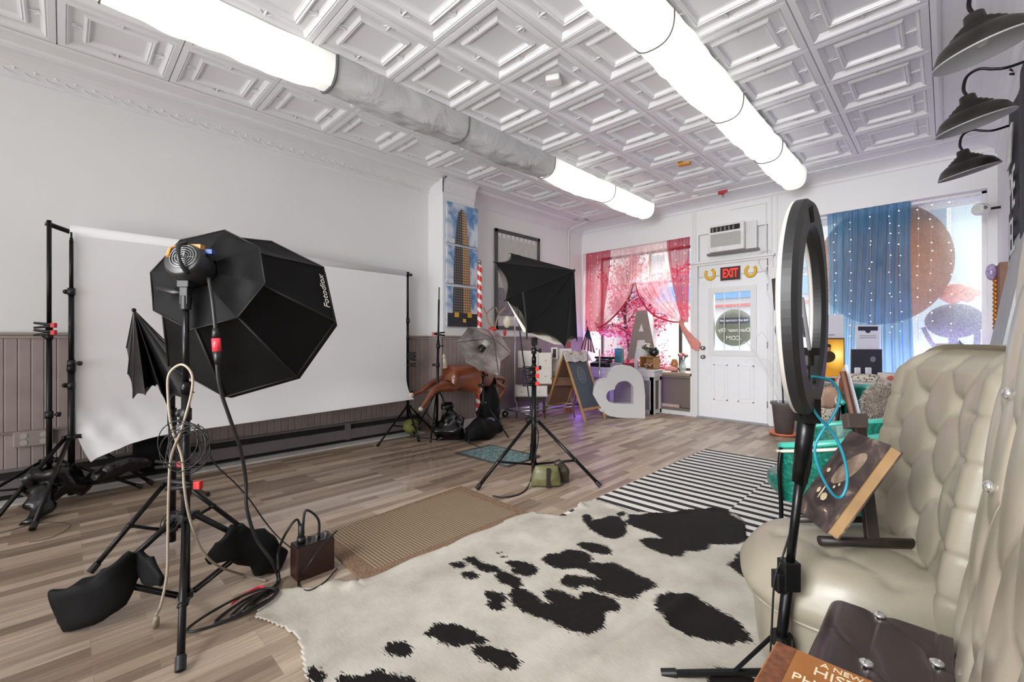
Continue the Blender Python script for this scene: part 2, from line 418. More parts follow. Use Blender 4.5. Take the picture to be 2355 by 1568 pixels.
obj('window_frame', f, mat('dark_bronze_frame', rgb(70, 58, 52), .5), w1)
b = MB(); b.bb(X2a, X2b, YF+.14, YF+.15, .64, ZW); w2 = struct('window_2', b, M_frost)
f = MB()
for x in (X2a+.015, X2b-.015): f.bb(x-.02, x+.02, YF+.12, YF+.16, .64, ZW)
for z in (.66, ZW-.01): f.bb(X2a, X2b, YF+.12, YF+.16, z-.015, z+.01)
obj('window_frame', f, M_trim, w2)

# ---------------------------------------------------------------- ceiling of pressed tin
TS, TX0, TY0 = .61, -2.513, 1.804
prof = [(.0, -.012), (.004, -.028), (.040, -.030), (.044, -.022), (.050, -.028), (.056, -.020), (.064, -.012), (.074, 0), (.122, 0), (.128, -.016), (.138, -.020), (.146, -.012), (.152, -.016), (.160, .006), (.172, .010)]
def tile(mb, x0, y0):
    vs = []
    for u, z in prof:
        vs += [(x0+u, y0+u, ZC+z), (x0+TS-u, y0+u, ZC+z), (x0+TS-u, y0+TS-u, ZC+z), (x0+u, y0+TS-u, ZC+z)]
    fs = []
    for k in range(len(prof)-1):
        for i in range(4):
            fs.append((4*k+i, 4*k+(i+1) % 4, 4*k+4+(i+1) % 4, 4*k+4+i))
    fs.append(tuple(range(4*len(prof)-4, 4*len(prof))))
    mb.add(vs, fs, 0)
    cx, cy = x0+TS/2, y0+TS/2
    for a in range(4):          # fleur ornaments across the flat band
        R = Rz(a*PI/2)
        for off, ln, rad in ((0, .058, .011), (-.018, .034, .007), (.018, .034, .007)):
            p = Vector((cx, cy, ZC-.004))+R@Vector((off*.4, TS/2-.066, 0)); q = Vector((cx, cy, ZC-.010))+R@Vector((off*2.1, TS/2-.066-ln, 0))
            mb.cyl(p, q, rad, rad*.25, 5, 0)
b = MB()
for i in range(-3, 4):
    for j in range(-7, 7):
        tile(b, TX0+i*TS, TY0+j*TS)
XB0, XB1, YB1 = TX0-3*TS, TX0+4*TS, TY0+7*TS
def strip(mb, pr, axis, a, c, sgn=1, base=0):     # extrude a (distance, z) profile
    for (d0, z0), (d1, z1) in zip(pr, pr[1:]):
        if axis == 'Y': vs = [(base+sgn*d0, a, z0), (base+sgn*d0, c, z0), (base+sgn*d1, c, z1), (base+sgn*d1, a, z1)]
        else: vs = [(a, base+sgn*d0, z0), (c, base+sgn*d0, z0), (c, base+sgn*d1, z1), (a, base+sgn*d1, z1)]
        mb.add(vs, [(0, 1, 2, 3)], 0)
def cove(w, drop=.10):
    pr = [(0, ZC-.028), (.03, ZC-.034), (.045, ZC-.028), (.055, ZC-.008), (w*.42, ZC-.02), (w*.45, ZC-.035), (w*.5, ZC-.04)]
    for k in range(7):
        a = k/6*PI/2; pr.append((w*.5+(w*.5-.02)*math.sin(a), ZC-.045-drop*(1-math.cos(a))))
    return pr+[(w-.02, ZC-.06-drop), (w-.008, ZC-.065-drop), (w, ZC-.08-drop)]
wl_ = XB0-XL; strip(b, cove(wl_), 'Y', -7.2, YC0, -1, XB0)
strip(b, cove(XB0-XCH, .13), 'Y', YC0, YC1, -1, XB0); strip(b, cove(XB0-XL2), 'Y', YC1, YF, -1, XB0)
for yy in (YC0, YC1):  # returns of the cornice at the chimney breast
    b.bb(XL, XCH, yy-.004 if yy == YC0 else yy-.012, yy+.012 if yy == YC0 else yy+.004, ZC-.21, ZC+.0)
strip(b, cove(YF-YB1, .06), 'X', XL, XR, 1, YB1)
strip(b, cove(XR-XB1, .09), 'Y', -7.2, YF, 1, XB1)
b.bb(XL-.1, XR+.1, -7.2, YF+.8, ZC+.03, ZC+.06)
b.add([(XB0, -7.2, ZC-.01), (XB1, -7.2, ZC-.01), (XB1, TY0-7*TS, ZC-.01), (XB0, TY0-7*TS, ZC-.01)], [(0, 1, 2, 3)])
cl = struct('ceiling', b, M_ceil, recalc=False)
# relief pattern on the frieze of the left cornice: small scrolls
f = MB()
y = -.6
while y < YC0-.1:
    zc = ZC-.115; xx = XL+.045
    pts = [(xx+.01*math.cos(a), y+.045*math.cos(a*1.0)+.01*a, zc+.028*math.sin(a)) for a in [k*.6 for k in range(9)]]
    f.tube(pts, .004, 4); y += .105
y = YC1+.05
while y < YF-.1:
    pts = [(XL2+.04+.01*math.cos(a), y+.045*math.cos(a)+.01*a, ZC-.11+.028*math.sin(a)) for a in [k*.6 for k in range(9)]]
    f.tube(pts, .004, 4); y += .105
y = YC0+.03
while y < YC1-.05:
    pts = [(XCH+.02+.01*math.cos(a), y+.045*math.cos(a)+.01*a, ZC-.13+.028*math.sin(a)) for a in [k*.6 for k in range(9)]]
    f.tube(pts, .004, 4); y += .105
obj('cornice_relief', f, M_ceil, cl)

# ---------------------------------------------------------------- door bay
# casing and framed panel above the door
b = MB()
for x in (XDa-.045, XDb+.045): b.bb(x-.03, x+.03, YF-.025, YF+.06, 0, 2.30)
b.bb(XDa-.10, XDb+.10, YF-.07, YF+.06, 2.27, 2.30); b.bb(XDa-.08, XDb+.08, YF-.04, YF+.06, 2.24, 2.27)
b.bb(XDa-.0, XDb+.0, YF-.012, YF+.06, 2.075, 2.24)
b.bb(X1b+.02, X1b+.05, YF-.01, YF, 0, 3.1); b.bb(XDb+.11, XDb+.125, YF-.01, YF, 0, 3.1)
for (xa, xb, za, zb) in ((XDa-.06, XDa-.04, 2.3, 3.10), (XDb+.04, XDb+.06, 2.3, 3.10), (XDa-.06, XDb+.06, 3.08, 3.10), (XDb-.02, XDb-.005, 2.3, 3.0), (-2.2, XDb, 2.99, 3.0)):
    b.bb(xa, xb, YF-.015, YF, za, zb)
struct('trim_8', b, M_trim, bevel=.003)
b = MB(); b.bb(XDa-.02, XDb+.02, YF-.05, YF+.02, 0, .02); struct('trim_9', b, mat('grey_threshold', rgb(150, 150, 152), .5))
YD = YF-.004
gx0, gx1, gz0, gz1 = -2.458, -1.878, .955, 1.875
b = MB()
b.bb(XDa, gx0, YD, YD+.045, .02, 2.068); b.bb(gx1, XDb, YD, YD+.045, .02, 2.068)
b.bb(gx0, gx1, YD, YD+.045, .02, gz0); b.bb(gx0, gx1, YD, YD+.045, gz1, 2.068)
for xa, xb in ((-2.42, -2.22), (-2.09, -1.88)):     # raised lower panels
    za, zb = .28, .80
    for (p, q, r_, s_) in ((xa, xb, za, za+.02), (xa, xb, zb-.02, zb), (xa, xa+.02, za, zb), (xb-.02, xb, za, zb)):
        b.bb(p, q, YD-.008, YD, r_, s_)
    b.bb(xa+.045, xb-.045, YD-.008, YD, za+.045, zb-.045)
d1 = struct('door_1', b, mat('white_door_paint', rgb(232, 233, 235), .35, var=.012), bevel=.003)
f = MB(); ww = .045
for (p, q, r_, s_) in ((gx0-.03, gx1+.03, gz0-.03, gz0+ww), (gx0-.03, gx1+.03, gz1-ww, gz1+.03), (gx0-.03, gx0+ww, gz0+ww, gz1-ww), (gx1-ww, gx1+.03, gz0+ww, gz1-ww)):
    f.bb(p, q, YD-.018, YD+.04, r_, s_)
for q in (.31, .66): x = gx0+(gx1-gx0)*q; f.bb(x-.004, x+.004, YD+.02, YD+.026, gz0, gz1)
for q in (.23,): z = gz1-.14*2; f.bb(gx0, gx1, YD+.02, YD+.026, z-.004, z+.004)
obj('window_frame', f, M_trim, d1)
f = MB(); f.bb(gx0, gx1, YD+.026, YD+.032, gz0, gz1); obj('pane', f, M_glass, d1)
for z in (.90, 1.03):
    f = MB(); f.cyl((XDa+.07, YD, z), (XDa+.07, YD-.012, z), .030); f.cyl((XDa+.07, YD-.012, z), (XDa+.07, YD-.04, z), .012)
    f.ball((XDa+.07, YD-.05, z), (.028, .018, .028)); obj('door_knob' if z < 1 else 'deadbolt', f, M_steel, d1, smooth=True)
for z in (.28, 1.08, 1.86):
    f = MB(); f.cyl((XDb+.004, YD-.008, z-.045), (XDb+.004, YD-.008, z+.045), .007); obj('hinge', f, M_steel, d1)
# shop sign hanging on the outer side of the glass (seen from behind, mirrored)
sx, sz, sr = -2.165, 1.325, .262
t0 = thing('shop_sign', 'round olive hanging shop sign seen mirrored through the door glass', 'sign', (sx, YD+.10, sz-sr))
f = MB(); f.cyl((sx, YD+.09, sz), (sx, YD+.11, sz), sr, n=48); obj('disc', f, mat('olive_sign_board', rgb(112, 118, 98), .5, var=.1, scale=6), t0)
f = MB(); f.bb(sx-.20, sx+.20, YD+.078, YD+.088, sz+.06, sz+.145); obj('blue_band', f, mat('navy_band', rgb(30, 36, 86), .5), t0)
f = MB()
for tx, z, size, m_ in (('THE ART COUTURE .NET', sz+.1, .034, 0), ('Dun near Elly', sz-.035, .078, 0), ('.COM', sz-.15, .085, 0)):
    Mx = Matrix(((-1, 0, 0, sx), (0, 0, 1, YD+.074), (0, 1, 0, z), (0, 0, 0, 1)))
    text_mb(f, tx, size, Mx, depth=.002, bold=.0016)
obj('lettering', f, mat('pale_lettering', rgb(236, 238, 226), .5), t0)
f = MB(); f.tube([(sx-.05, YD+.1, sz+sr-.03), (sx, YD+.1, sz+sr+.12), (sx+.05, YD+.1, sz+sr-.03)], .004); obj('hanger', f, M_steel, t0)

# ---------------------------------------------------------------- outside
b = MB(); b.bb(-26, 14, 7.36, 40, -.2, -.12); struct('ground_outside', b, mat('grey_pavement', rgb(150, 150, 152), .9, var=.08))  # plain grey paving with slight random mottling
def facade(x0, x1, y, h, col, label, stripe=None):
    t0 = thing('building', label, 'building', ((x0+x1)/2, y, -.12))
    f = MB(); f.bb(x0, x1, y, y+4, -.12, h); obj('wall', f, mat('facade_'+str(round(x0)), col, .8, var=.06, scale=2), t0)
    x = x0+.6
    while x < x1-1:
        for z in (3.6, 6.4):
            if z+1.6 < h:
                f = MB(); f.bb(x, x+1.0, y-.06, y, z, z+1.7); w = obj('window', f, M_trim, t0)
                f = MB(); f.bb(x+.1, x+.9, y-.08, y-.06, z+.1, z+.8); f.bb(x+.1, x+.9, y-.08, y-.06, z+.9, z+1.6); obj('pane', f, mat('facade_glass', rgb(120, 135, 150), .1), w)
        x += 1.9
    if stripe:
        for (z0, z1, c) in stripe:
            f = MB(); f.bb(x0, x1, y-.35, y, z0, z1); obj('shopfront_band', f, mat('band_%d' % int(z0*10), c, .5), t0)
facade(-24, -11.5, 19, 9, rgb(196, 176, 176), 'pinkish grey building across the street, seen through the pink window')
facade(-11.0, -2.0, 20, 5.6, rgb(226, 228, 230), 'white shopfront building across the street with blue band over red line', [(2.9, 3.6, rgb(50, 130, 190)), (2.55, 2.65, rgb(190, 60, 60)), (3.9, 4.1, rgb(60, 150, 200))])
facade(-1.5, 9, 19, 8.5, rgb(190, 205, 210), 'pale blue grey building across the street behind the frosted window')
# ================================================================ large soft furnishings on the ceiling
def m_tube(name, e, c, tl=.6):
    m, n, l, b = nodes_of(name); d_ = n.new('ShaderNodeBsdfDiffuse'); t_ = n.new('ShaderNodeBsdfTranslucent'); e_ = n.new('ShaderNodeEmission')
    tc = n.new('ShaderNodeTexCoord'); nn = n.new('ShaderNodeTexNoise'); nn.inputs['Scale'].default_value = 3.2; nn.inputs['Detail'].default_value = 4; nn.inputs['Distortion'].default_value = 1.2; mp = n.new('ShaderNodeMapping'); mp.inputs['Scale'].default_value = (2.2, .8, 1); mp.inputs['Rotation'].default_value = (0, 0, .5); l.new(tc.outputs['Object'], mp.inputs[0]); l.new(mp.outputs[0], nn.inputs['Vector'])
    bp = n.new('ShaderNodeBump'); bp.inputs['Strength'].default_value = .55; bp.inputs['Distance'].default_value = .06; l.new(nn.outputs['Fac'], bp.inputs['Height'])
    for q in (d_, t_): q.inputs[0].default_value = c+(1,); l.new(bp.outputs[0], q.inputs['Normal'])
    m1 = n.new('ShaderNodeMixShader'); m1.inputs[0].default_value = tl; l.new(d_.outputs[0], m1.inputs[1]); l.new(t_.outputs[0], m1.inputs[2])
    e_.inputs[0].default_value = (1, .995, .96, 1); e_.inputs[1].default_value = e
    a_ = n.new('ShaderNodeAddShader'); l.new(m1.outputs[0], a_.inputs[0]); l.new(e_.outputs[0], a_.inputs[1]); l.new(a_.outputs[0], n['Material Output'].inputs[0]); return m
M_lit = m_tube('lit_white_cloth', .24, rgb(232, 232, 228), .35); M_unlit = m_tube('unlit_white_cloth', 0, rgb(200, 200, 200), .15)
M_strap = mat('grey_strap', rgb(96, 96, 98), .7)
def trough(xa, xb, ys, lit, label, drop=.20):
    cx = (xa+xb)/2; w = (xb-xa)/2
    t = thing('fabric_light_cover', label, 'ceiling light', (cx, ys[0], ZC-.24), 'cloth covered fluorescent runs')
    f = MB(); f.bb(xa+.01, xb-.01, ys[0], ys[-1], ZC-.045, ZC-.03); obj('fixture_rail', f, M_trim, t)
    for k in range(len(ys)-1):
        y0, y1 = ys[k], ys[k+1]; sd = k*3.7+xa
        def fn(u, v):
            y = y0+(y1-y0)*v; a = PI*u; e = math.sin(PI*v)
            sag = .024*e+.022*nz3(y*4, a*2.0, sd)*e
            x = cx-(w+.018*e*math.sin(a)+.016*nz3(y*6, a*2, sd+5)*min(1, e*2))*math.copysign(abs(math.cos(a))**.75, math.cos(a))
            z = ZC-.04-(drop+sag-.02+.016*nz3(y*8, a*4, sd+9))*math.sin(a)**.65
            return (x, y, z)
        f = MB(); f.grid(fn, 30, 40)
        obj('fabric_section', f, M_lit if lit[k] else M_unlit, t, smooth=True)
        if k:
            f = MB()
            pts = [(cx-(w+.006)*math.copysign(abs(math.cos(a))**.75, math.cos(a)), y0, ZC-.04-(drop-.012)*math.sin(a)**.65) for a in [PI*i/20 for i in range(21)]]
            f.tube(pts, .011 if (k == 2 and xa < -3) else .0045, 6); obj('seam_strap', f, M_strap, t)
    f = MB(); pts = [(cx-w*math.copysign(abs(math.cos(a))**.75, math.cos(a)), (ZC-.04-drop*math.sin(a)**.65)) for a in [PI*i/16 for i in range(17)]]
    f.prism(pts, lambda x, z: (x, ys[-1]-.012, z), lambda x, z: (x, ys[-1], z)); obj('end_cap', f, M_lit, t)
    return t
trough(-3.36, -3.07, [-1.08, .14, 1.36, 2.57, 3.80, 5.04, 6.12], [1, 1, 0, 0, 1, 1], 'long white cloth trough over the paper backdrop, partly unlit')
trough(-1.45, -1.18, [.1, 1.36, 2.60, 3.88, 5.08, 6.18], [1, 1, 1, 1, 1], 'long glowing white cloth trough pointing at the front door')
# real lamps inside the lit sections
area('tube_lamp_left_front', (-3.215, 4.95, ZC-.05), (-3.215, 4.95, 0), .16, 2.2, 3.0, (1, .99, .96))
area('tube_lamp_left_back', (-3.215, .3, ZC-.05), (-3.215, .3, 0), .16, 2.0, 1.7, (1, .99, .96))
area('tube_lamp_right', (-1.315, 3.2, ZC-.05), (-1.315, 3.2, 0), .15, 5.6, 7.0, (1, .99, .96))

# ================================================================ small fittings on the ceiling and pipes
f = MB(); f.tube(bez([(XL2+.02, YF-.42, 2.2), (XL2+.02, YF-.42, 2.95), (XL2+.10, YF-.42, ZC-.10), (XB0, YF-.42, ZC-.06)], 6), .010, 8)
tag(obj('conduit', f, M_trim, smooth=True), 'thin white conduit climbing the left wall near the front corner', 'conduit')
f = MB(); f.tube([(XB0, YF-.42, ZC-.06), (XR-.02, YF-.42, ZC-.06)], .010, 8)
for x in (-3.6, -2.9, -2.2, -1.6, -.9): f.cyl((x-.03, YF-.42, ZC-.06), (x+.03, YF-.42, ZC-.06), .015)
tag(obj('sprinkler_pipe', f, M_trim, smooth=True), 'white pipe running across the ceiling above the front windows', 'pipe')
def ceiling_disc(px, py, r, h, m, name, label, cat):
    p = pf(px, py, ZC-.02); f = MB(); f.lathe([(r*.5, -h), (r*.9, -h*.75), (r, -h*.4), (r, 0)], (p.x, p.y, ZC-.005), 24)
    return tag(obj(name, f, m, smooth=True), label, cat)
t = thing('smoke_detector', 'white boxy detector on the ceiling tile between the two light troughs', 'detector', pf(1273, 185, ZC-.05))
p = pf(1273, 185, ZC-.02)
f = MB(); f.box((p.x, p.y, ZC-.018), (.11, .11, .05), Rz(.5)); obj('body', f, M_white, t, bevel=.012)
f = MB(); f.cyl((p.x-.06, p.y-.05, ZC-.03), (p.x-.09, p.y-.05, ZC-.045), .006); obj('nub', f, M_steel, t)
ceiling_disc(1598, 450, .06, .045, M_white, 'smoke_detector', 'round white detector by the red beacon above the front door', 'detector')
ceiling_disc(1617, 411, .07, .02, M_white, 'ceiling_vent', 'small round white vent in a ceiling tile above the door', 'vent')
p = pf(1574, 378, ZC-.03)
f = MB(); f.box((p.x, p.y, ZC-.02), (.13, .08, .04), Rz(.2)); tag(obj('warning_label_box', f, mat('amber_box', rgb(205, 140, 40), .5, var=.3, scale=50), bevel=.006), 'small amber box fixed to a ceiling tile', 'box')
p = pf(1660, 438, ZC-.05)
t = thing('fire_sprinkler', 'red sprinkler fitting on the pipe near the front door', 'sprinkler', p)
f = MB(); f.cyl((p.x, YF-.42, ZC-.05), (p.x, YF-.42, ZC-.10), .018); f.box((p.x, YF-.42, ZC-.058), (.12, .03, .03)); f.cyl((p.x-.04, YF-.42, ZC-.05), (p.x-.04, YF-.42, ZC-.085), .02); obj('red_fitting', f, mat('fire_red', rgb(178, 48, 56), .4), t)
f = MB(); f.cyl((p.x, YF-.42, ZC-.10), (p.x, YF-.42, ZC-.125), .008); f.cyl((p.x, YF-.42, ZC-.125), (p.x, YF-.42, ZC-.13), .02); obj('deflector', f, M_steel, t)

# ================================================================ barn lamps on the right wall
M_lampout = mat('dark_bronze_lamp', rgb(58, 56, 52), .34, metal=.5, var=.3, scale=9)
M_lampin = mat('grey_lamp_inside', rgb(178, 178, 182), .5, var=.05, scale=3)
for k, (y, lab, zz) in enumerate(((3.02, 'nearest and largest looking dark bronze barn lamp on the right wall', 2.50), (3.93, 'middle dark bronze barn lamp on the right wall', 2.475), (4.98, 'farthest dark bronze barn lamp, nearest the frosted window', 2.46))):
    x = .125; t = thing('barn_lamp', lab, 'wall lamp', (x, y, zz), 'gooseneck barn lamps on the right wall')
    R = Matrix.Rotation(-.20, 3, 'Y') @ Matrix.Rotation(.16, 3, 'X')
    o = Vector((x, y, zz))
    pr = [(.178, 0), (.177, .010), (.168, .030), (.150, .062), (.118, .086), (.098, .096), (.098, .104), (.080, .112), (.080, .120), (.060, .128), (.058, .136), (.040, .144), (.036, .178), (.030, .184)]
    f = MB(); f.lathe(pr, o, 40, R, cap=False); obj('shade', f, M_lampout, t, smooth=True)
    f = MB(); f.lathe([(.176, .001), (.164, .026), (.142, .058), (.114, .08), (.05, .10), (.02, .11)], o, 40, R, cap=False); obj('shade_lining', f, M_lampin, t, smooth=True)
    f = MB(); f.tube([o+R@Vector((.178*math.cos(a), .178*math.sin(a), .002)) for a in [2*PI*i/40 for i in range(40)]], .004, 6, closed=True); obj('rim', f, M_lampin, t, smooth=True)
    f = MB(); f.ball(o+R@Vector((0, 0, .055)), (.026, .026, .036)); f.cyl(o+R@Vector((0, 0, .08)), o+R@Vector((0, 0, .12)), .016); obj('bulb', f, mat('clear_bulb_glass', rgb(225, 225, 222), .08, alpha=.45), t, smooth=True)
    top = o+R@Vector((0, 0, .18))
    f = MB(); f.tube(bez([top, top+Vector((-.015, 0, .05)), top+Vector((.0, 0, .12)), top+Vector((.05, 0, .145)), top+Vector((.11, 0, .12)), top+Vector((.17, 0, .105)), Vector((XR, y+.02, zz+.31))], 7), .0085, 8); obj('gooseneck', f, M_blackmet, t, smooth=True)
    f = MB(); f.cyl((XR-.012, y+.02, zz+.31), (XR, y+.02, zz+.31), .045); obj('wall_plate', f, M_blackmet, t)

# ================================================================ light stands
def light_stand(name, label, base, zcol, feet, zlow, secs, knobs=(), lr=.011, brt=.45, cat='light stand', group=None, tilt=(0, 0), double=False, zbot=.03, col=.035, mtl=None):
    mtl = mtl or M_blackmet
    bx, by = base[0], base[1]
    def ax(z): return Vector((bx+tilt[0]*z, by+tilt[1]*z, z))
    t = thing(name, label, cat, (bx, by, 0), group)
    f = MB(); f.cyl(ax(zbot), ax(secs[0][0]+.02), secs[0][2]*1.0)
    for z0, z1, r in secs: f.cyl(ax(z0), ax(z1), r)
    for (z0, z1, r) in secs[1:]: f.cyl(ax(z0-.03), ax(z0+.02), r*1.55)
    obj('pole', f, mtl, t, smooth=True)
    c = ax(zcol); f = MB(); f.cyl(c-Vector((0, 0, .018)), c+Vector((0, 0, .014)), col*.8)
    for q in feet:
        d = (Vector((q[0], q[1], 0))-Vector((c.x, c.y, 0))).normalized(); f.box(c+d*col, (.035, .022, .028), Rz(math.atan2(d.y, d.x)))
    obj('collar', f, M_blackplas, t, bevel=.003)
    h = ax(zlow); f = MB(); f.cyl(h-Vector((0, 0, .012)), h+Vector((0, 0, .012)), col*.8)
    obj('lower_hub', f, M_blackplas, t)
    for q in feet:
        q = Vector((q[0], q[1], .012)); d = (q-c); d.z = 0; d.normalize(); a = c+d*col
        s_ = Vector((-d.y, d.x, 0))*.012
        f = MB()
        f.cyl(a, q, lr)
        lg = obj('leg', f, mtl, t, smooth=True)
        f = MB(); v = (q-a).normalized(); f.cyl(q-v*.045, q+v*.0, lr*1.35); obj('rubber_foot', f, M_blackplas, lg)
        m_ = a.lerp(q, brt); f = MB(); hb = h+d*col*.8
        if double: f.cyl(hb+s_, m_+s_, lr*.5, n=8); f.cyl(hb-s_, m_-s_, lr*.5, n=8)
        else: f.cyl(hb, m_, lr*.7, n=8)
        f.ball(m_, lr*1.3, 8, 6)
        obj('brace', f, mtl, t, smooth=True)
    for z, ang in knobs:
        k = ax(z); d = Vector((math.cos(ang), math.sin(ang), 0)); f = MB()
        f.cyl(k-Vector((0, 0, .025)), k+Vector((0, 0, .025)), .022); f.cyl(k, k+d*.05, .007); f.cyl(k+d*.045, k+d*.06, .017)
        obj('clamp_knob', f, M_blackplas, t, smooth=True)
    return t
RT = Vector((_c, _s, 0)); FW = Vector((-_s, _c, 0))
RA = math.atan2(RT.y, RT.x)

# --- near stand carrying the octagonal softbox
B1 = gd(427, 1.9)
light_stand('light_stand', 'tall black stand nearest the camera holding the octagonal softbox', B1, .39,
            [pf(415, 1550), pf(140, 1436), pf(652, 1290)], .055, [(.05, .95, .0165), (.95, 1.33, .0125)], [(.83, RA+2.6), (.52, RA+.2)], lr=.0125, brt=.62, double=True, group='black tripod light stands')
hd = pd(440, 612, 1.93)
t = thing('studio_lamp', 'round black studio lamp head with fan grille behind the big octagonal softbox', 'studio lamp', pd(427, 690, 1.9))
SBC = pd(575, 722, 2.42); axis = (SBC-hd).normalized()
R_ = axis.to_track_quat('Z', 'Y').to_matrix()
f = MB(); f.lathe([(.045, -.07), (.070, -.066), (.078, -.05), (.080, .03), (.074, .06)], hd, 28, R_); obj('housing', f, mat('grey_black_lamp_housing', rgb(34, 34, 34), .4, var=.2), t, smooth=True, bevel=.004)
f = MB()
for r in (.012, .022, .032, .042, .052): f.tube([hd+R_@Vector((r*math.cos(a)-.008, r*math.sin(a)+.006, -.074)) for a in [2*PI*i/28 for i in range(28)]], .0018, 6, closed=True)
for a in (0, PI/2, PI, 3*PI/2): f.cyl(hd+R_@Vector((-.008, .006, -.072)), hd+R_@Vector((-.008+.054*math.cos(a), .006+.054*math.sin(a), -.072)), .0016, n=6)
obj('fan_grille', f, M_steel, t, smooth=True)
f = MB(); f.tube(bez([hd+R_@Vector((-.035, -.07, -.06)), hd+R_@Vector((-.02, -.03, -.105)), hd+R_@Vector((.0, .04, -.10)), hd+R_@Vector((.005, .08, -.06))], 6), .009, 8); obj('handle', f, M_blackplas, t, smooth=True)
f = MB(); f.box(hd+Vector((0, 0, .082))+FW*.0, (.10, .03, .022), Rz(RA)); f.tube([hd+Vector((0, 0, .09))-RT*.05, hd+Vector((0, 0, .065))-RT*.055-FW*.05, hd+Vector((0, 0, .03))-RT*.05-FW*.07], .007, 6); obj('tape', f, mat('orange_tape', rgb(198, 132, 62), .5, var=.2), t, label='orange tape')
f = MB(); f.box(hd+RT*.07+Vector((0, 0, .065))+FW*.02, (.03, .03, .02), Rz(RA)); obj('switch', f, mat('blue_plastic', rgb(40, 70, 130), .4), t)
f = MB(); br = pd(427, 680, 1.9); f.box(br, (.035, .03, .075), Rz(RA)); f.box(br+Vector((0, 0, .05)), (.05, .04, .03), Rz(RA)); f.cyl(br+Vector((0, 0, -.06)), br, .02)
f.cyl(br+Vector((0, 0, .04)), hd+Vector((0, 0, -.05)), .016)
obj('bracket', f, M_blackplas, t, bevel=.003)
f = MB(); a = br+Vector((0, 0, .01)); f.tube([a, a-RT*.05+Vector((0, 0, .005)), a-RT*.125+Vector((0, 0, .022))], [.010, .014, .007], 8); obj('tilt_handle', f, M_blackplas, t, smooth=True)
# octagonal softbox
M_cloth = mat('black_softbox_cloth', rgb(8, 7, 7), .75, var=.12, scale=14, bump=.2, bscale=9, spec=.22)
def ring8(c, r, rot, n=8, axis_m=None): return [c+axis_m@Vector((r*math.cos(rot+2*PI*i/n), r*math.sin(rot+2*PI*i/n), 0)) for i in range(n)]
t = thing('octagonal_softbox', 'large black octagonal softbox seen from behind with brand lettering on one panel', 'softbox', SBC-Vector((0, 0, .45)))
# orthonormal frame about the axis
ez = axis; ex = (RT-ez*RT.dot(ez)).normalized(); ey = ez.cross(ex)
AM = Matrix((ex, ey, ez)).transposed()
rot0 = .07
rim = ring8(SBC, .462, rot0, 8, AM); mid_c = hd.lerp(SBC, .26)+RT*.012-Vector((0, 0, .0)); midr = ring8(mid_c, .238, rot0, 8, AM); neck = ring8(hd+axis*.05, .085, rot0, 8, AM)
front = ring8(SBC+axis*.06, .455, rot0, 8, AM)
def panel(mb, a, b_, c, d, sag, n=9, m=None, wr=0, sd=0):
    nrm = (b_-a).cross(d-a).normalized()
    def fn(u, v):
        p = a.lerp(b_, u).lerp(d.lerp(c, u), v)
        return p+nrm*(sag*math.sin(PI*u)*(.25+.75*math.sin(PI*v))+wr*nz3(p.x*9, p.y*9, p.z*5+sd)*math.sin(PI*u)**.5*math.sin(PI*v)**.5)
    mb.grid(fn, n, n, m)
f = MB()
for i in range(8):
    j = (i+1) % 8; panel(f, midr[i], midr[j], rim[j], rim[i], -.016, 14, wr=.012, sd=i)
    f.add([rim[i], rim[j], front[j], front[i]], [(0, 1, 2, 3)])
obj('cover_panels', f, M_cloth, t, smooth=True)
f = MB()
mo = ring8(mid_c-axis*.030, .258, rot0, 8, AM)
for i in range(8):
    j = (i+1) % 8; panel(f, neck[i], neck[j], mo[j], mo[i], -.012, 14, wr=.030, sd=i*3)
obj('rear_flap', f, M_cloth, t, smooth=True)
f = MB()
for i in range(8):
    f.tube([midr[i], rim[i]], .0055, 6)
    f.tube([rim[i], rim[(i+1) % 8]], .004, 6)
    f.tube([mo[i], mo[(i+1) % 8]], .003, 6)
obj('seam_piping', f, mat('black_piping', rgb(18, 18, 18), .6), t, smooth=True)
f = MB(); f.add(front, [tuple(range(8))]); obj('diffuser', f, mat('white_diffuser', rgb(225, 225, 222), .8), t)
# lettering on the right hand panel
pi_ = 7
a, b_, c, d = midr[pi_], midr[(pi_+1) % 8], rim[(pi_+1) % 8], rim[pi_]
mid = (a+b_)*.055+(c+d)*.445; yd = (c-d); nrm = (b_-a).cross(d-a).normalized()
if nrm.dot(-mid+Vector((0, 0, HC))) < 0: nrm = -nrm
xd = yd if yd.z > 0 else -yd
zd = nrm; ydn = (a+b_)-(c+d)
f = MB(); Mx = frameM(mid+nrm*.010, xd, ydn); text_mb(f, 'Fotodiox', .058, Mx, depth=.0012)
obj('brand_lettering', f, mat('pale_print', rgb(205, 200, 198), .6), t)

# --- second stand with folded umbrella softbox, just behind
B2 = gd(396, 2.46)
light_stand('light_stand', 'black stand directly behind the nearest one, carrying a drooping umbrella softbox', B2, .36,
            [pf(207, 1322), pf(562, 1222), pf(478, 1140)], .10, [(.05, .75, .018), (.75, .92, .014)], [(.70, RA), (.45, RA+.3)], lr=.0125, brt=.5, group='black tripod light stands')
def umbrella_cloth(mb, apex, rims, sag, wr=.01, n=10, m=None, rows=12, edge=.0):
    k = len(rims)
    for i in range(k):
        a, b_ = rims[i], rims[(i+1) % k]
        cen = sum(rims, Vector())/k
        def fn(u, v):
            e = a.lerp(b_, u); e = e+(apex-e)*(edge*math.sin(PI*u))
            p = apex.lerp(e, v); inn = (cen.lerp(apex, .35)-p)
            inn = inn.normalized() if inn.length > 1e-6 else Vector((0, 0, 0))
            return p+inn*(sag*math.sin(PI*u)*v)+Vector((0, 0, wr*nz3(p.x*14, p.y*14, p.z*8)*v*math.sin(PI*u)))
        mb.grid(fn, n, rows, m)
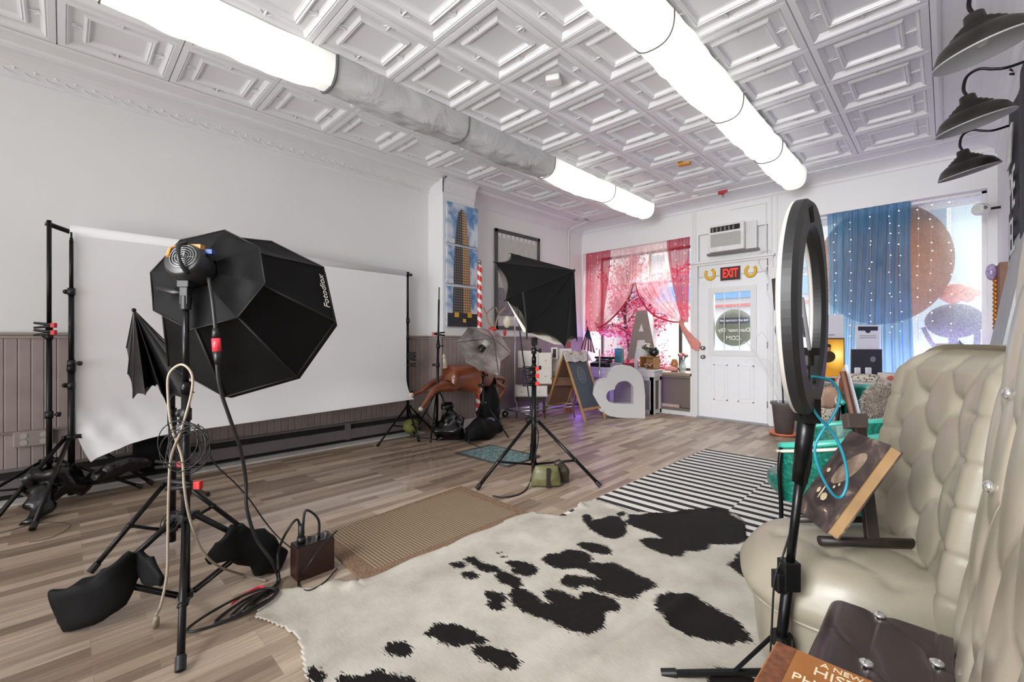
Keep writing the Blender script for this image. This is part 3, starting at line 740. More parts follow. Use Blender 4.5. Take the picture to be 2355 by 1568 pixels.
M_shiny = mat('black_coated_cloth', rgb(9, 9, 10), .30, var=.2, scale=12, bump=.15, bscale=12)
ap = pd(308, 713, 2.62)
rims = [pd(291, 800, 2.80), pd(294, 860, 2.70), pd(306, 916, 2.72), pd(334, 908, 2.50), pd(357, 888, 2.60), pd(372, 905, 2.38), pd(384, 929, 2.46), pd(415, 912, 2.30), pd(446, 903, 2.44), pd(434, 850, 2.66), pd(402, 806, 2.85), pd(345, 752, 2.92)]
t = thing('umbrella_softbox', 'half collapsed glossy black umbrella softbox drooping left of the octagonal one', 'softbox', pd(384, 928, 2.5))
f = MB(); umbrella_cloth(f, ap, rims, .022, .02); obj('cloth', f, M_shiny, t, smooth=True)
f = MB()
for r in rims: f.tube([ap, r], .0035, 5)
obj('ribs', f, M_blackmet, t)
f = MB(); f.ball(ap, .012); f.cyl(ap, Vector((B2.x, B2.y, .93)), .006); obj('shaft', f, M_blackmet, t, smooth=True)
f = MB(); f.box((B2.x, B2.y, .93), (.05, .05, .07), Rz(RA)); obj('lamp_holder', f, M_blackplas, t, bevel=.004)

# ---------------------------------------------------------------- paper backdrop
bl, brr = gd(113, 3.13), gd(938, 5.35)
rl0, rl1 = pd(160, 530, 3.24), pd(930, 632, 5.33)
zr = (rl0.z+rl1.z)/2; rl0.z = rl1.z = zr
dr = (rl1-rl0); dr.z = 0; L = dr.length; dr.normalize(); nr = Vector((dr.y, -dr.x, 0))   # nr points to the room
if nr.x < 0: nr = -nr
t = thing('paper_backdrop', 'wide roll of white seamless paper hanging from a crossbar along the left wall', 'backdrop', (rl0+rl1)/2-Vector((0, 0, zr-.30)))
f = MB(); f.cyl(rl0, rl1, .050, n=28); obj('paper_roll', f, mat('white_seamless_paper', rgb(236, 236, 237), .7, var=.01, scale=2), t, smooth=True)
def pap(u, v):
    s_ = -.0+L*u; z0 = .72-.06*(1-u)
    if v < .6: z = zr-(zr-z0)*v/.6; o = .04
    else:
        a = (v-.6)/.4; ang = a*1.25
        z = z0-.28*math.sin(ang); o = .04+.24*(1-math.cos(ang))
    wv = .006*nz3(s_*1.5, z*1.2, 3)
    if u < .22 and v > .5:       # crumpled lower left corner
        k = (.22-u)/.22*(v-.5)*2
        o += .03*k*nz3(s_*14, z*11, 1)+.02*k*math.sin(s_*30+z*22); z -= .12*k*k; s_ += .10*k*k
    return rl0+dr*s_+nr*(o+wv)+Vector((0, 0, z-zr))
f = MB(); f.grid(pap, 70, 60); obj('hanging_sheet', f, _M['white_seamless_paper'], t, smooth=True)
f = MB(); f.cyl(pd(105, 513, 3.13)+Vector((0, 0, 0)), rl0, .017); obj('crossbar', f, M_blackmet, t)
zt = pd(105, 513, 3.13).z
light_stand('backdrop_stand', 'black stand at the far left holding the crossbar end of the paper roll', bl, .30, [gd(-20, 2.72), pd(45, 1120, 3.4)*Vector((1, 1, 0)) if 0 else Vector((bl.x+.1, bl.y+.5, 0)), Vector((bl.x+.12, bl.y-.5, 0))], .12,
            [(.05, 1.25, .016), (1.25, zt+.02, .013)], [(1.18, RA+2.8), (.62, RA+.3), (.30, RA)], brt=.5, group='stands carrying the paper backdrop', cat='backdrop stand')
B3 = gd(164, 3.2)
light_stand('light_stand', 'spare black stand with no lamp just right of the far left backdrop stand', B3, .45, [pf(352, 1116), pf(74, 1222), Vector((B3.x-.1, B3.y-.55, 0)) if 0 else pf(-12, 1198), pf(318, 1114)][:3], .10,
            [(.05, .95, .020), (.95, 1.50, .016), (1.50, 1.87, .012), (1.87, 1.93, .006)], [(1.50, RA+2.9), (.98, RA+.2), (.82, RA+3.0)], lr=.013, brt=.55, group='black tripod light stands')
light_stand('backdrop_stand', 'black stand at the right end of the paper roll with three clamps on it', brr, .34, [gd(868, 4.75)*1, Vector((brr.x+.42, brr.y-.12, 0)), Vector((brr.x-.05, brr.y+.38, 0))], .10,
            [(.05, .95, .017), (.95, 1.40, .014), (1.40, zr+.03, .011)], [(1.38, RA+2.9), (1.18, RA+2.9), (.52, RA), (zr, RA+1)], brt=.5, group='stands carrying the paper backdrop', cat='backdrop stand')
# spring clamps
M_redtip = mat('red_clamp_tip', rgb(196, 42, 40), .4)
def clamp(o, ang, label, group='black spring clamps with red tips', ln=.10):
    R = Rz(ang); t = thing('spring_clamp', label, 'clamp', o-Vector((0, 0, .02)), group)
    f = MB()
    for s_ in (-1, 1):
        f.tube([Vector(o)+R@Vector((-.02, 0, .006*s_)), Vector(o)+R@Vector((.03, 0, .010*s_)), Vector(o)+R@Vector((ln, 0, .017*s_))], [.009, .010, .008], 8)
    obj('handle', f, M_blackplas, t, smooth=True)
    f = MB(); f.box(Vector(o)+R@Vector((-.035, 0, 0)), (.030, .024, .034), R); obj('jaw_tip', f, M_redtip, t, bevel=.004)
for k, z in enumerate((1.0-.02, .925, .85)):
    clamp(Vector((brr.x, brr.y, z))+FW*-.02, RA, ('topmost', 'middle', 'lowest')[k]+' of three spring clamps on the right backdrop stand')
clamp(pd(112, 748, 3.10), RA+PI, 'upper red tipped spring clamp on the far left backdrop stand'); clamp(pd(112, 758, 3.07)-Vector((0, 0, .02)), RA+PI, 'lower red tipped spring clamp on the far left backdrop stand')
clamp(pd(436, 1115, 1.86), RA+PI, 'red tipped spring clamp on the nearest light stand'); clamp(pd(400, 1068, 2.40), RA+PI, 'spring clamp on the stand directly behind the nearest one')

# --- stand with the silver umbrella
B4 = gd(1111, 5.15)
light_stand('light_stand', 'short black stand holding the silver umbrella in front of the striped pole', B4, .42, [pf(1076, 1020), pf(1170, 1009), Vector((B4.x-.25, B4.y+.22, 0))], .14,
            [(.05, .75, .012), (.75, 1.02, .009)], [(.62, RA+2.5), (.74, RA)], lr=.008, brt=.5, col=.025, group='black tripod light stands')
t = thing('silver_umbrella', 'open silver lined reflector umbrella in front of the leaping deer', 'umbrella', pd(1148, 863, 5.2))
apx = pd(1137, 777, 5.45)
pts = [(1077, 752, 5.0), (1121, 758, 5.35), (1147, 764, 5.6), (1176, 812, 5.55), (1151, 830, 5.3), (1148, 864, 5.1), (1100, 852, 4.85), (1072, 835, 4.8), (1049, 787, 4.85)]
rm = [pd(*q) for q in pts]
m, n, l, bsd = nodes_of('silver_umbrella_lining')
bsd.inputs['Metallic'].default_value = .9; bsd.inputs['Roughness'].default_value = .42
nn = n.new('ShaderNodeTexNoise'); nn.inputs['Scale'].default_value = 5; rr_ = ramp(n, [(.3, rgb(112, 107, 102)), (.7, rgb(178, 174, 168))]); l.new(nn.outputs['Fac'], rr_.inputs[0]); l.new(rr_.outputs[0], bsd.inputs['Base Color'])
f = MB(); umbrella_cloth(f, apx, rm, -.02, .01, edge=.06); obj('silver_lining', f, _M['silver_umbrella_lining'], t, smooth=True)
f = MB(); q = apx+FW*.012; umbrella_cloth(f, q, [r+FW*.012 for r in rm], -.02, .01, edge=.06); obj('outer_cloth', f, mat('dark_grey_umbrella_cloth', rgb(60, 58, 58), .7), t, smooth=True)
f = MB()
for r in rm: f.tube([apx-FW*.008, r-FW*.006], .003, 5)
f.tube([apx+FW*.05, pd(1113, 800, 5.12)], .005, 6); obj('ribs_and_shaft', f, M_steel, t)
f = MB(); f.box(pd(1307, 735, 7.0), (.07, .03, .62), Rz(RA)); q_ = gd(1307, 7.0)
f = MB(); f.box((q_.x, q_.y, .76), (.075, .03, 1.5), Rz(RA)); tag(obj('maroon_board', f, mat('maroon_board_paint', rgb(150, 66, 66), .5), bevel=.003), 'narrow maroon board standing behind the right tip of the middle softbox', 'board')
t = thing('flash_unit', 'small grey and black flash head pointing into the silver umbrella', 'flash', pd(1111, 800, 5.15))
p0, p1 = pd(1103, 808, 5.12), pd(1121, 786, 5.15)
f = MB(); f.cyl(p0, p0.lerp(p1, .55), .038); obj('body', f, M_blackplas, t, smooth=True, bevel=.004)
f = MB(); f.cyl(p0.lerp(p1, .55), p1, .045, .05); obj('reflector', f, mat('pale_grey_plastic', rgb(170, 168, 162), .4), t, smooth=True)
f = MB(); f.box((B4.x, B4.y, 1.02), (.03, .03, .09), Rz(RA)); f.ball((B4.x, B4.y, 1.04), .022); obj('tilt_bracket', f, M_blackplas, t)

# --- thin stand in front of the chimney
B5 = gd(1004, 5.12)
light_stand('light_stand', 'thin bare black stand in front of the chimney corner with one clamp', B5, .54, [pf(990, 1020), pf(1064, 1000), pf(952, 1000)], .16,
            [(.05, 1.12, .015), (1.12, 1.60, .011), (1.60, 1.76, .006)], [(1.08, RA+.1), (.86, RA+3)], lr=.009, brt=.45, col=.028, tilt=(.012, .012), group='black tripod light stands')
clamp(Vector((B5.x, B5.y, 1.22))-FW*.02, RA, 'red tipped spring clamp on the thin stand by the chimney corner')

# --- stand with black umbrella softbox on the right
B6 = gd(1228, 3.68)
light_stand('light_stand', 'black tripod stand in the middle of the floor holding the angled umbrella softbox', B6, .48, [pf(1096, 1128), pf(1381, 1121), Vector((B6.x-.38, B6.y+.38, 0))], .12,
            [(.05, .80, .021), (.80, .99, .017), (.99, 1.16, .0125)], [(1.06, RA+.2), (.92, RA-.3)], lr=.0135, brt=.62, group='black tripod light stands')
for k, (py_, lab) in enumerate(((848, 'topmost'), (864, 'middle'), (882, 'lowest'))):
    clamp(pd(1226, py_, 3.64), RA+PI, lab+' of three spring clamps on the stand in the middle of the floor', ln=.085)
t = thing('umbrella_softbox', 'angled matt black umbrella softbox with white front on the middle stand', 'softbox', pd(1228, 790, 3.66))
ap = pd(1320, 622, 3.92)
P_ = [(1175, 583, 4.15), (1138, 603, 3.72), (1163, 690, 3.44), (1212, 766, 3.42), (1299, 797, 3.50), (1327, 781, 3.82), (1300, 700, 4.30), (1235, 620, 4.40)]
rims = [pd(*q) for q in P_]
f = MB(); umbrella_cloth(f, ap, rims, .030, .008, 12, edge=.05); obj('cloth', f, M_cloth, t, smooth=True)
f = MB()
for r in rims: f.tube([ap, r+(r-ap).normalized()*.015], .004, 5)
f.ball(ap, .014, 8, 6); obj('ribs', f, M_blackmet, t)
# white bulging front just outside the rim
cen = sum(rims, Vector())/8; out = (cen-ap).normalized()
f = MB(); cz = cen+out*.06
rin = [r+(cen-r)*.04+out*.0 for r in rims]
rmd = [r+(cen-r)*.13+out*(.02+.03*max(0, (cen.z-r.z)/.3)) for r in rims]
for i in range(8):
    j = (i+1) % 8; f.add([rin[i], rin[j], rmd[j], rmd[i]], [(0, 1, 2, 3)]); f.add([rmd[i], rmd[j], cz], [(0, 1, 2)])
obj('front_diffuser', f, mat('cream_diffuser_cloth', rgb(214, 209, 198), .8, var=.04), t, smooth=True)
f = MB(); q0, q1 = pd(1203, 672, 3.40), pd(1212, 780, 3.38); f.tube([q0, q0.lerp(q1, .5)+RT*.004, q1], .007, 6); obj('strap', f, M_strap if 0 else _M['black_piping'], t)
f = MB(); f.tube([ap, pd(1230, 775, 3.66)], .006, 6); f.box(pd(1229, 785, 3.67), (.05, .05, .06), Rz(RA)); obj('shaft', f, M_blackmet, t)
cord('power_cord', [pd(1190, 705, 3.45), pd(1200, 800, 3.5), pd(1212, 880, 3.58), pd(1222, 950, 3.62), pd(1238, 1000, 3.62), pd(1230, 1050, 3.62), pf(1222, 1100, .01), pf(1205, 1130, .008), pf(1165, 1143, .008), pf(1133, 1140, .008)], .006, mat('black_rubber_cord', rgb(20, 20, 20), .5), n=8)
tag(bpy.data.objects['power_cord'], 'black cord hanging from the middle softbox down to the floor by the brown mat', 'cord')
# ================================================================ things on the floor
def quadslab(mb, P, h, z0=0.0):
    P = [Vector((p[0], p[1], 0)) for p in P]
    mb.add([p+Vector((0, 0, z0)) for p in P]+[p+Vector((0, 0, z0+h)) for p in P], [(0, 1, 2, 3), (4, 5, 6, 7), (0, 1, 5, 4), (1, 2, 6, 5), (2, 3, 7, 6), (3, 0, 4, 7)])
# clear floor sheet
m, n, l, bs = nodes_of('clear_acrylic_sheet')
tr = n.new('ShaderNodeBsdfTransparent'); tr.inputs[0].default_value = (.99, .985, 1, 1)
gl = n.new('ShaderNodeBsdfGlossy'); gl.inputs['Roughness'].default_value = .09
nn = n.new('ShaderNodeTexNoise'); nn.inputs['Scale'].default_value = 3; bp = n.new('ShaderNodeBump'); bp.inputs['Strength'].default_value = .05; l.new(nn.outputs['Fac'], bp.inputs['Height']); l.new(bp.outputs[0], gl.inputs['Normal'])
fr = n.new('ShaderNodeLayerWeight'); fr.inputs[0].default_value = .5
mx = n.new('ShaderNodeMixShader'); l.new(mth(n, l, 'ADD', mth(n, l, 'MULTIPLY', mth(n, l, 'POWER', fr.outputs['Facing'], 5), .7), .03), mx.inputs[0]); l.new(tr.outputs[0], mx.inputs[1]); l.new(gl.outputs[0], mx.inputs[2]); l.new(mx.outputs[0], n['Material Output'].inputs[0])
f = MB(); f.add([pf(290, 1165, .003), pf(345, 1300, .003), pf(1160, 1068, .003), pf(1000, 1022, .003)], [(0, 1, 2, 3)])
tag(obj('clear_floor_sheet', f, m, recalc=False), 'large clear acrylic sheet lying flat on the wood floor in front of the paper backdrop', 'floor sheet')
f = MB(); f.add([pf(335, 1240, .007), pf(372, 1308, .007), pf(420, 1293, .007), pf(380, 1228, .007)], [(0, 1, 2, 3)])
tag(obj('plastic_square', f, m, recalc=False), 'small scuffed clear plastic square under the legs of the nearest stands', 'plastic sheet')
# jute runner
m, n, l, bs = nodes_of('brown_woven_jute')
tc = n.new('ShaderNodeTexCoord'); mp = n.new('ShaderNodeMapping'); l.new(tc.outputs['Object'], mp.inputs[0])
sp = n.new('ShaderNodeSeparateXYZ'); l.new(mp.outputs[0], sp.inputs[0])
a = mth(n, l, 'SINE', mth(n, l, 'MULTIPLY', sp.outputs[1], 2*PI/.019)); b2 = mth(n, l, 'SINE', mth(n, l, 'MULTIPLY', sp.outputs[0], 2*PI/.019))
dx = mth(n, l, 'LESS_THAN', mth(n, l, 'ABSOLUTE', sp.outputs[0]), .30); dy = mth(n, l, 'LESS_THAN', mth(n, l, 'ABSOLUTE', sp.outputs[1]), .50); inn = mth(n, l, 'MULTIPLY', dx, dy)
pat = mth(n, l, 'MULTIPLY', mth(n, l, 'ADD', a, mth(n, l, 'MULTIPLY', b2, .35)), 1)
pat = mth(n, l, 'ADD', mth(n, l, 'MULTIPLY', pat, .35), .5)
c1 = ramp(n, [(.1, rgb(96, 78, 62)), (.55, rgb(134, 114, 90)), (.9, rgb(160, 142, 114))]); l.new(pat, c1.inputs[0])
fine = n.new('ShaderNodeTexNoise'); fine.inputs['Scale'].default_value = 160; l.new(tc.outputs['Object'], fine.inputs['Vector'])
c2 = ramp(n, [(.3, rgb(94, 72, 56)), (.7, rgb(146, 118, 92))]); l.new(fine.outputs['Fac'], c2.inputs[0])
l.new(mixc(n, l, inn, c2.outputs[0], c1.outputs[0]), bs.inputs['Base Color']); bs.inputs['Roughness'].default_value = .95
bp = n.new('ShaderNodeBump'); bp.inputs['Strength'].default_value = .5; bp.inputs['Distance'].default_value = .004; l.new(mixc(n, l, inn, fine.outputs[0], pat), bp.inputs['Height']); l.new(bp.outputs[0], bs.inputs['Normal'])
q = [pf(728, 1236), pf(838, 1347), pf(1225, 1184), pf(1060, 1119)]
f = MB(); quadslab(f, q, .009, .002); tag(obj('jute_runner', f, m, bevel=.004), 'brown woven jute runner between the clear sheet and the cowhide', 'rug')
# black and white striped rug
m, n, l, bs = nodes_of('striped_cotton')
tc = n.new('ShaderNodeTexCoord'); sp = n.new('ShaderNodeSeparateXYZ'); l.new(tc.outputs['Object'], sp.inputs[0])
seam = mth(n, l, 'GREATER_THAN', sp.outputs[0], .05); yy = mth(n, l, 'ADD', sp.outputs[1], mth(n, l, 'MULTIPLY', seam, .035))
fr_ = mth(n, l, 'FRACT', mth(n, l, 'ADD', mth(n, l, 'DIVIDE', yy, .105), 50)); st = mth(n, l, 'LESS_THAN', fr_, .46)
nn = n.new('ShaderNodeTexNoise'); nn.inputs['Scale'].default_value = 120; l.new(tc.outputs['Object'], nn.inputs['Vector'])
cb = ramp(n, [(.3, rgb(34, 33, 34)), (.7, rgb(52, 50, 50))]); l.new(nn.outputs['Fac'], cb.inputs[0]); cw = ramp(n, [(.3, rgb(212, 208, 202)), (.7, rgb(232, 229, 224))]); l.new(nn.outputs['Fac'], cw.inputs[0])
l.new(mixc(n, l, st, cw.outputs[0], cb.outputs[0]), bs.inputs['Base Color']); bs.inputs['Roughness'].default_value = .95
s0, s1 = pf(1625, 1034), pf(1365, 1149)
xa = (s0.x+s1.x)/2
f = MB(); f.bb(xa, xa+1.42, 1.9, s0.y, .002, .007); tag(obj('striped_rug', f, m), 'black and white striped cotton rug running toward the front door', 'rug')
# small teal oriental mat
m, n, l, bs = nodes_of('teal_patterned_pile')
tc = n.new('ShaderNodeTexCoord'); vo = n.new('ShaderNodeTexVoronoi'); vo.inputs['Scale'].default_value = 26; l.new(tc.outputs['Object'], vo.inputs['Vector'])
nn = n.new('ShaderNodeTexNoise'); nn.inputs['Scale'].default_value = 22; nn.inputs['Detail'].default_value = 6; l.new(tc.outputs['Object'], nn.inputs['Vector'])
c = ramp(n, [(.30, rgb(40, 52, 58)), (.42, rgb(84, 122, 126)), (.52, rgb(128, 160, 158)), (.58, rgb(60, 70, 74)), (.66, rgb(150, 100, 76)), (.74, rgb(100, 130, 130))]); l.new(nn.outputs['Fac'], c.inputs[0])
sp = n.new('ShaderNodeSeparateXYZ'); l.new(tc.outputs['Object'], sp.inputs[0])
brd = mth(n, l, 'MAXIMUM', mth(n, l, 'GREATER_THAN', mth(n, l, 'ABSOLUTE', sp.outputs[0]), .33), mth(n, l, 'GREATER_THAN', mth(n, l, 'ABSOLUTE', sp.outputs[1]), .215))
l.new(mixc(n, l, brd, c.outputs[0], rgb(66, 62, 60)), bs.inputs['Base Color']); bs.inputs['Roughness'].default_value = .9
f = MB(); quadslab(f, [pf(1045, 1043), pf(1170, 1075), pf(1243, 1050), pf(1127, 1024)], .006, .004); tag(obj('patterned_mat', f, m), 'small teal patterned mat with dark border beside the middle light stand', 'mat')

# ---------------------------------------------------------------- cowhide
def cv(lst, ox=1000, oy=1000, s=840/2319): return [pf(ox+s*x, oy+s*y) for x, y in lst]
outline_px = [(585, 1428), (600, 1395), (640, 1362), (700, 1358), (745, 1352), (775, 1340), (812, 1352), (840, 1342), (960, 1292), (1100, 1236), (1225, 1180), (1262, 1190), (1300, 1191), (1325, 1178), (1336, 1162), (1372, 1155), (1440, 1180), (1500, 1190), (1560, 1184), (1600, 1176), (1660, 1174), (1695, 1190), (1712, 1205)]
OUT = [pf(*p) for p in outline_px]+[Vector((-.75, 2.55, 0)), Vector((-.35, 2.2, 0)), Vector((-.42, 1.7, 0)), Vector((-.30, 1.2, 0)), Vector((-.42, .72, 0)), Vector((-.85, .40, 0)), Vector((-1.05, .28, 0))]+[pf(*p) for p in [(735, 1650), (700, 1560), (692, 1500), (682, 1470), (655, 1448), (625, 1438)]]
patches = [
 cv([(935, 530), (950, 518), (985, 525), (1005, 548), (1000, 560), (1060, 550), (1100, 535), (1150, 535), (1185, 550), (1190, 570), (1225, 590), (1215, 610), (1225, 640), (1200, 665), (1160, 680), (1110, 680), (1040, 655), (985, 620), (960, 590), (940, 565)]),
 cv([(1155, 520), (1175, 508), (1205, 508), (1215, 525), (1200, 540), (1165, 540)]),
 cv([(1195, 575), (1230, 560), (1225, 525), (1300, 530), (1480, 515), (1640, 480), (1790, 472), (1870, 490), (1890, 530), (1960, 565), (1990, 620), (1985, 700), (1900, 715), (1740, 712), (1745, 740), (1700, 755), (1660, 765), (1600, 758), (1570, 800), (1500, 800), (1400, 765), (1330, 725), (1300, 690), (1340, 675), (1440, 680), (1390, 650), (1280, 615), (1240, 600)]),
 cv([(905, 712), (930, 698), (990, 700), (1060, 712), (1110, 735), (1130, 765), (1115, 780), (1060, 780), (990, 762), (930, 738)]),
 cv([(670, 800), (715, 768), (780, 765), (850, 745), (930, 752), (985, 780), (1005, 810), (990, 828), (1060, 842), (1140, 838), (1200, 870), (1290, 920), (1370, 960), (1418, 1003), (1330, 1030), (1262, 1074), (1190, 1062), (1120, 1030), (1040, 1010), (1000, 985), (940, 972), (900, 995), (850, 985), (810, 965), (790, 940), (830, 902), (900, 905), (1000, 925), (1050, 945), (1000, 905), (940, 870), (880, 862), (800, 865), (720, 838)]),
 cv([(445, 820), (480, 805), (560, 812), (620, 830), (668, 868), (640, 895), (605, 915), (540, 905), (480, 880), (500, 860), (465, 842)]),
 cv([(180, 800), (215, 788), (260, 795), (305, 825), (380, 845), (430, 868), (435, 880), (490, 898), (540, 930), (565, 975), (500, 985), (430, 960), (375, 920), (390, 895), (300, 885), (270, 870), (255, 845), (200, 825)]),
 cv([(95, 835), (125, 820), (180, 825), (215, 852), (175, 865), (120, 862)]),
 cv([(163, 905), (190, 885), (240, 885), (280, 905), (285, 930), (225, 940), (185, 925)]),
 cv([(388, 758), (425, 756), (422, 763), (392, 764)]), cv([(420, 784), (455, 781), (458, 790), (425, 791)]),
 cv([(320, 1015), (345, 1008), (430, 1022), (475, 1065), (435, 1075), (455, 1115), (400, 1132), (350, 1118), (328, 1090), (345, 1065), (322, 1045)]),
 cv([(470, 1030), (500, 980), (560, 985), (640, 1030), (690, 1078), (735, 1075), (690, 1030), (700, 1000), (745, 990), (830, 1010), (890, 1048), (920, 1045), (925, 1010), (1000, 1015), (1080, 1035), (1160, 1075), (1185, 1140), (1100, 1150), (1080, 1160), (1095, 1210), (1060, 1250), (960, 1285), (880, 1275), (800, 1250), (740, 1200), (650, 1165), (560, 1140), (495, 1090)]),
 cv([(1392, 1090), (1410, 1050), (1490, 1028), (1560, 1045), (1650, 1060), (1750, 1110), (1850, 1165), (1930, 1220), (1990, 1290), (2020, 1345), (1930, 1340), (1890, 1360), (1760, 1340), (1600, 1300), (1480, 1230), (1420, 1160)]),
 cv([(1860, 850), (1910, 800), (1915, 765), (1990, 745), (2080, 760), (2120, 850), (2080, 930), (1990, 940), (1930, 905)]),
 cv([(1700, 1540), (1780, 1505), (1900, 1510), (1990, 1540), (2080, 1600), (1990, 1680), (1800, 1660)]),
 cv([(-40, 1250), (10, 1215), (120, 1212), (190, 1235), (250, 1260), (340, 1320), (300, 1345), (200, 1345), (140, 1368), (40, 1345), (0, 1315), (-60, 1280)]),
 cv([(230, 1370), (290, 1352), (400, 1368), (490, 1395), (555, 1450), (520, 1505), (420, 1500), (310, 1460), (250, 1420)]),
 cv([(1215, 1340), (1250, 1290), (1320, 1280), (1380, 1290), (1435, 1345), (1395, 1408), (1320, 1400), (1235, 1380)], 500, 1080, 740/2355),
 cv([(655, 1490), (690, 1468), (760, 1500), (800, 1560), (730, 1640), (660, 1560)], 500, 1080, 740/2355),
 cv([(870, 1555), (910, 1525), (980, 1550), (1060, 1545), (1180, 1495), (1290, 1535), (1420, 1555), (1540, 1640), (1300, 1740), (950, 1700)], 500, 1080, 740/2355),
]
def sdpoly(px, py, poly):
    d = np.full(px.shape, 1e9); ins = np.zeros(px.shape, bool); n_ = len(poly)
    for i in range(n_):
        ax_, ay_ = poly[i][0], poly[i][1]; bx_, by_ = poly[(i+1) % n_][0], poly[(i+1) % n_][1]
        ex_, ey_ = bx_-ax_, by_-ay_; t_ = np.clip(((px-ax_)*ex_+(py-ay_)*ey_)/(ex_*ex_+ey_*ey_+1e-12), 0, 1)
        d = np.minimum(d, np.hypot(px-ax_-t_*ex_, py-ay_-t_*ey_))
        c_ = ((ay_ > py) != (by_ > py)) & (px < (bx_-ax_)*(py-ay_)/((by_-ay_)+1e-12)+ax_); ins ^= c_
    return np.where(ins, -d, d)
xs = np.arange(min(p.x for p in OUT)-.02, max(p.x for p in OUT)+.02, .0095); ys = np.arange(min(p.y for p in OUT)-.02, max(p.y for p in OUT)+.02, .0095)
GX, GY = np.meshgrid(xs, ys); so = sdpoly(GX, GY, OUT)
sdm = np.full(GX.shape, 1.)
for P in patches: sdm = np.minimum(sdm, sdpoly(GX, GY, P))
inside = so < .004
# gentle waves, a long crease and lifted edges
cr0, cr1 = pf(1330, 1560), pf(1680, 1320)
cd = (cr1-cr0).normalized(); cn = Vector((-cd.y, cd.x, 0))
dist = (GX-cr0.x)*cn.x+(GY-cr0.y)*cn.y; al = (GX-cr0.x)*cd.x+(GY-cr0.y)*cd.y
Z = .012+.004*np.sin(GX*5.1+GY*3.3)+.003*np.sin(GX*9-GY*7)
Z += .016*np.exp(-(dist/.035)**2)*np.clip((al+.1)/.2, 0, 1)*np.clip((1.0-al)/.3, 0, 1)
Z += .010*np.exp(-((dist-.22+.1*al)/.05)**2)*np.clip((al+.1)/.2, 0, 1)*np.clip((.9-al)/.3, 0, 1)
edge = np.clip(1+so/.05, 0, 1); Z += edge*(.008+.008*np.sin(GX*23+GY*17))*.6
for (lx, ly) in ((760, 1352), (812, 1356), (1336, 1170)):
    q = pf(lx, ly); Z += .020*np.exp(-((GX-q.x)**2+(GY-q.y)**2)/.0016)
runner = sdpoly(GX, GY, [pf(728, 1236), pf(838, 1347), pf(1225, 1184), pf(1060, 1119)])
Z = np.where(runner < 0.02, Z+.010, Z)
Z = np.maximum(Z, .008)+np.clip((GX-pf(1365, 1149).x+.12)/.12, 0, 1)*np.clip((GY-1.76)/.14, 0, 1)*.008
idx = -np.ones(GX.shape, int); idx[inside] = np.arange(inside.sum())
vs = np.stack([GX[inside], GY[inside], Z[inside]], 1)
a_, b_, c_, d_ = idx[:-1, :-1], idx[:-1, 1:], idx[1:, 1:], idx[1:, :-1]; ok = (a_ >= 0) & (b_ >= 0) & (c_ >= 0) & (d_ >= 0)
F4 = np.stack([a_[ok], b_[ok], c_[ok], d_[ok]], 1)
me = bpy.data.meshes.new('cowhide_rug'); me.from_pydata(vs.tolist(), [], F4.tolist()); me.polygons.foreach_set('use_smooth', [True]*len(F4))
at = me.attributes.new('patch', 'FLOAT', 'POINT'); at.data.foreach_set('value', sdm[inside].astype(np.float32))
me.update()
m, n, l, bs = nodes_of('cowhide_hair')
aa = n.new('ShaderNodeAttribute'); aa.attribute_name = 'patch'
tc = n.new('ShaderNodeTexCoord'); mp = n.new('ShaderNodeMapping'); mp.inputs['Rotation'].default_value = (0, 0, .5); mp.inputs['Scale'].default_value = (1, 5, 1); l.new(tc.outputs['Object'], mp.inputs[0])
n1 = n.new('ShaderNodeTexNoise'); n1.inputs['Scale'].default_value = 38; n1.inputs['Detail'].default_value = 5; l.new(mp.outputs[0], n1.inputs['Vector'])
n3 = n.new('ShaderNodeTexNoise'); n3.inputs['Scale'].default_value = 6; l.new(tc.outputs['Object'], n3.inputs['Vector'])
sdv = mth(n, l, 'ADD', aa.outputs['Fac'], mth(n, l, 'MULTIPLY', mth(n, l, 'SUBTRACT', n1.outputs['Fac'], .5), .075))
msk = ramp(n, [(.49, (1, 1, 1)), (.51, (0, 0, 0))]); l.new(mth(n, l, 'ADD', mth(n, l, 'MULTIPLY', sdv, 4), .5), msk.inputs[0])
blk = ramp(n, [(.3, rgb(11, 9, 9)), (.55, rgb(20, 16, 15)), (.8, rgb(40, 28, 25))]); l.new(n1.outputs['Fac'], blk.inputs[0])
wht = ramp(n, [(.25, rgb(160, 153, 140)), (.5, rgb(184, 178, 166)), (.8, rgb(206, 201, 191))]); l.new(mixc(n, l, .35, n3.outputs[0], n1.outputs[0]), wht.inputs[0])
l.new(mixc(n, l, msk.outputs[0], wht.outputs[0], blk.outputs[0]), bs.inputs['Base Color']); bs.inputs['Roughness'].default_value = .75; bs.inputs['Specular IOR Level'].default_value = .25
n2 = n.new('ShaderNodeTexNoise'); n2.inputs['Scale'].default_value = 130; mp2 = n.new('ShaderNodeMapping'); mp2.inputs['Scale'].default_value = (1, 6, 1); mp2.inputs['Rotation'].default_value = (0, 0, .5); l.new(tc.outputs['Object'], mp2.inputs[0]); l.new(mp2.outputs[0], n2.inputs['Vector'])
bp = n.new('ShaderNodeBump'); bp.inputs['Strength'].default_value = .25; bp.inputs['Distance'].default_value = .004; l.new(n2.outputs['Fac'], bp.inputs['Height']); l.new(bp.outputs[0], bs.inputs['Normal'])
me.materials.append(m); o = bpy.data.objects.new('cowhide_rug', me); COL.objects.link(o)
sd_ = o.modifiers.new('s', 'SOLIDIFY'); sd_.thickness = .004; sd_.offset = -1
tag(o, 'large white cowhide rug with black spots in the foreground', 'cowhide rug')

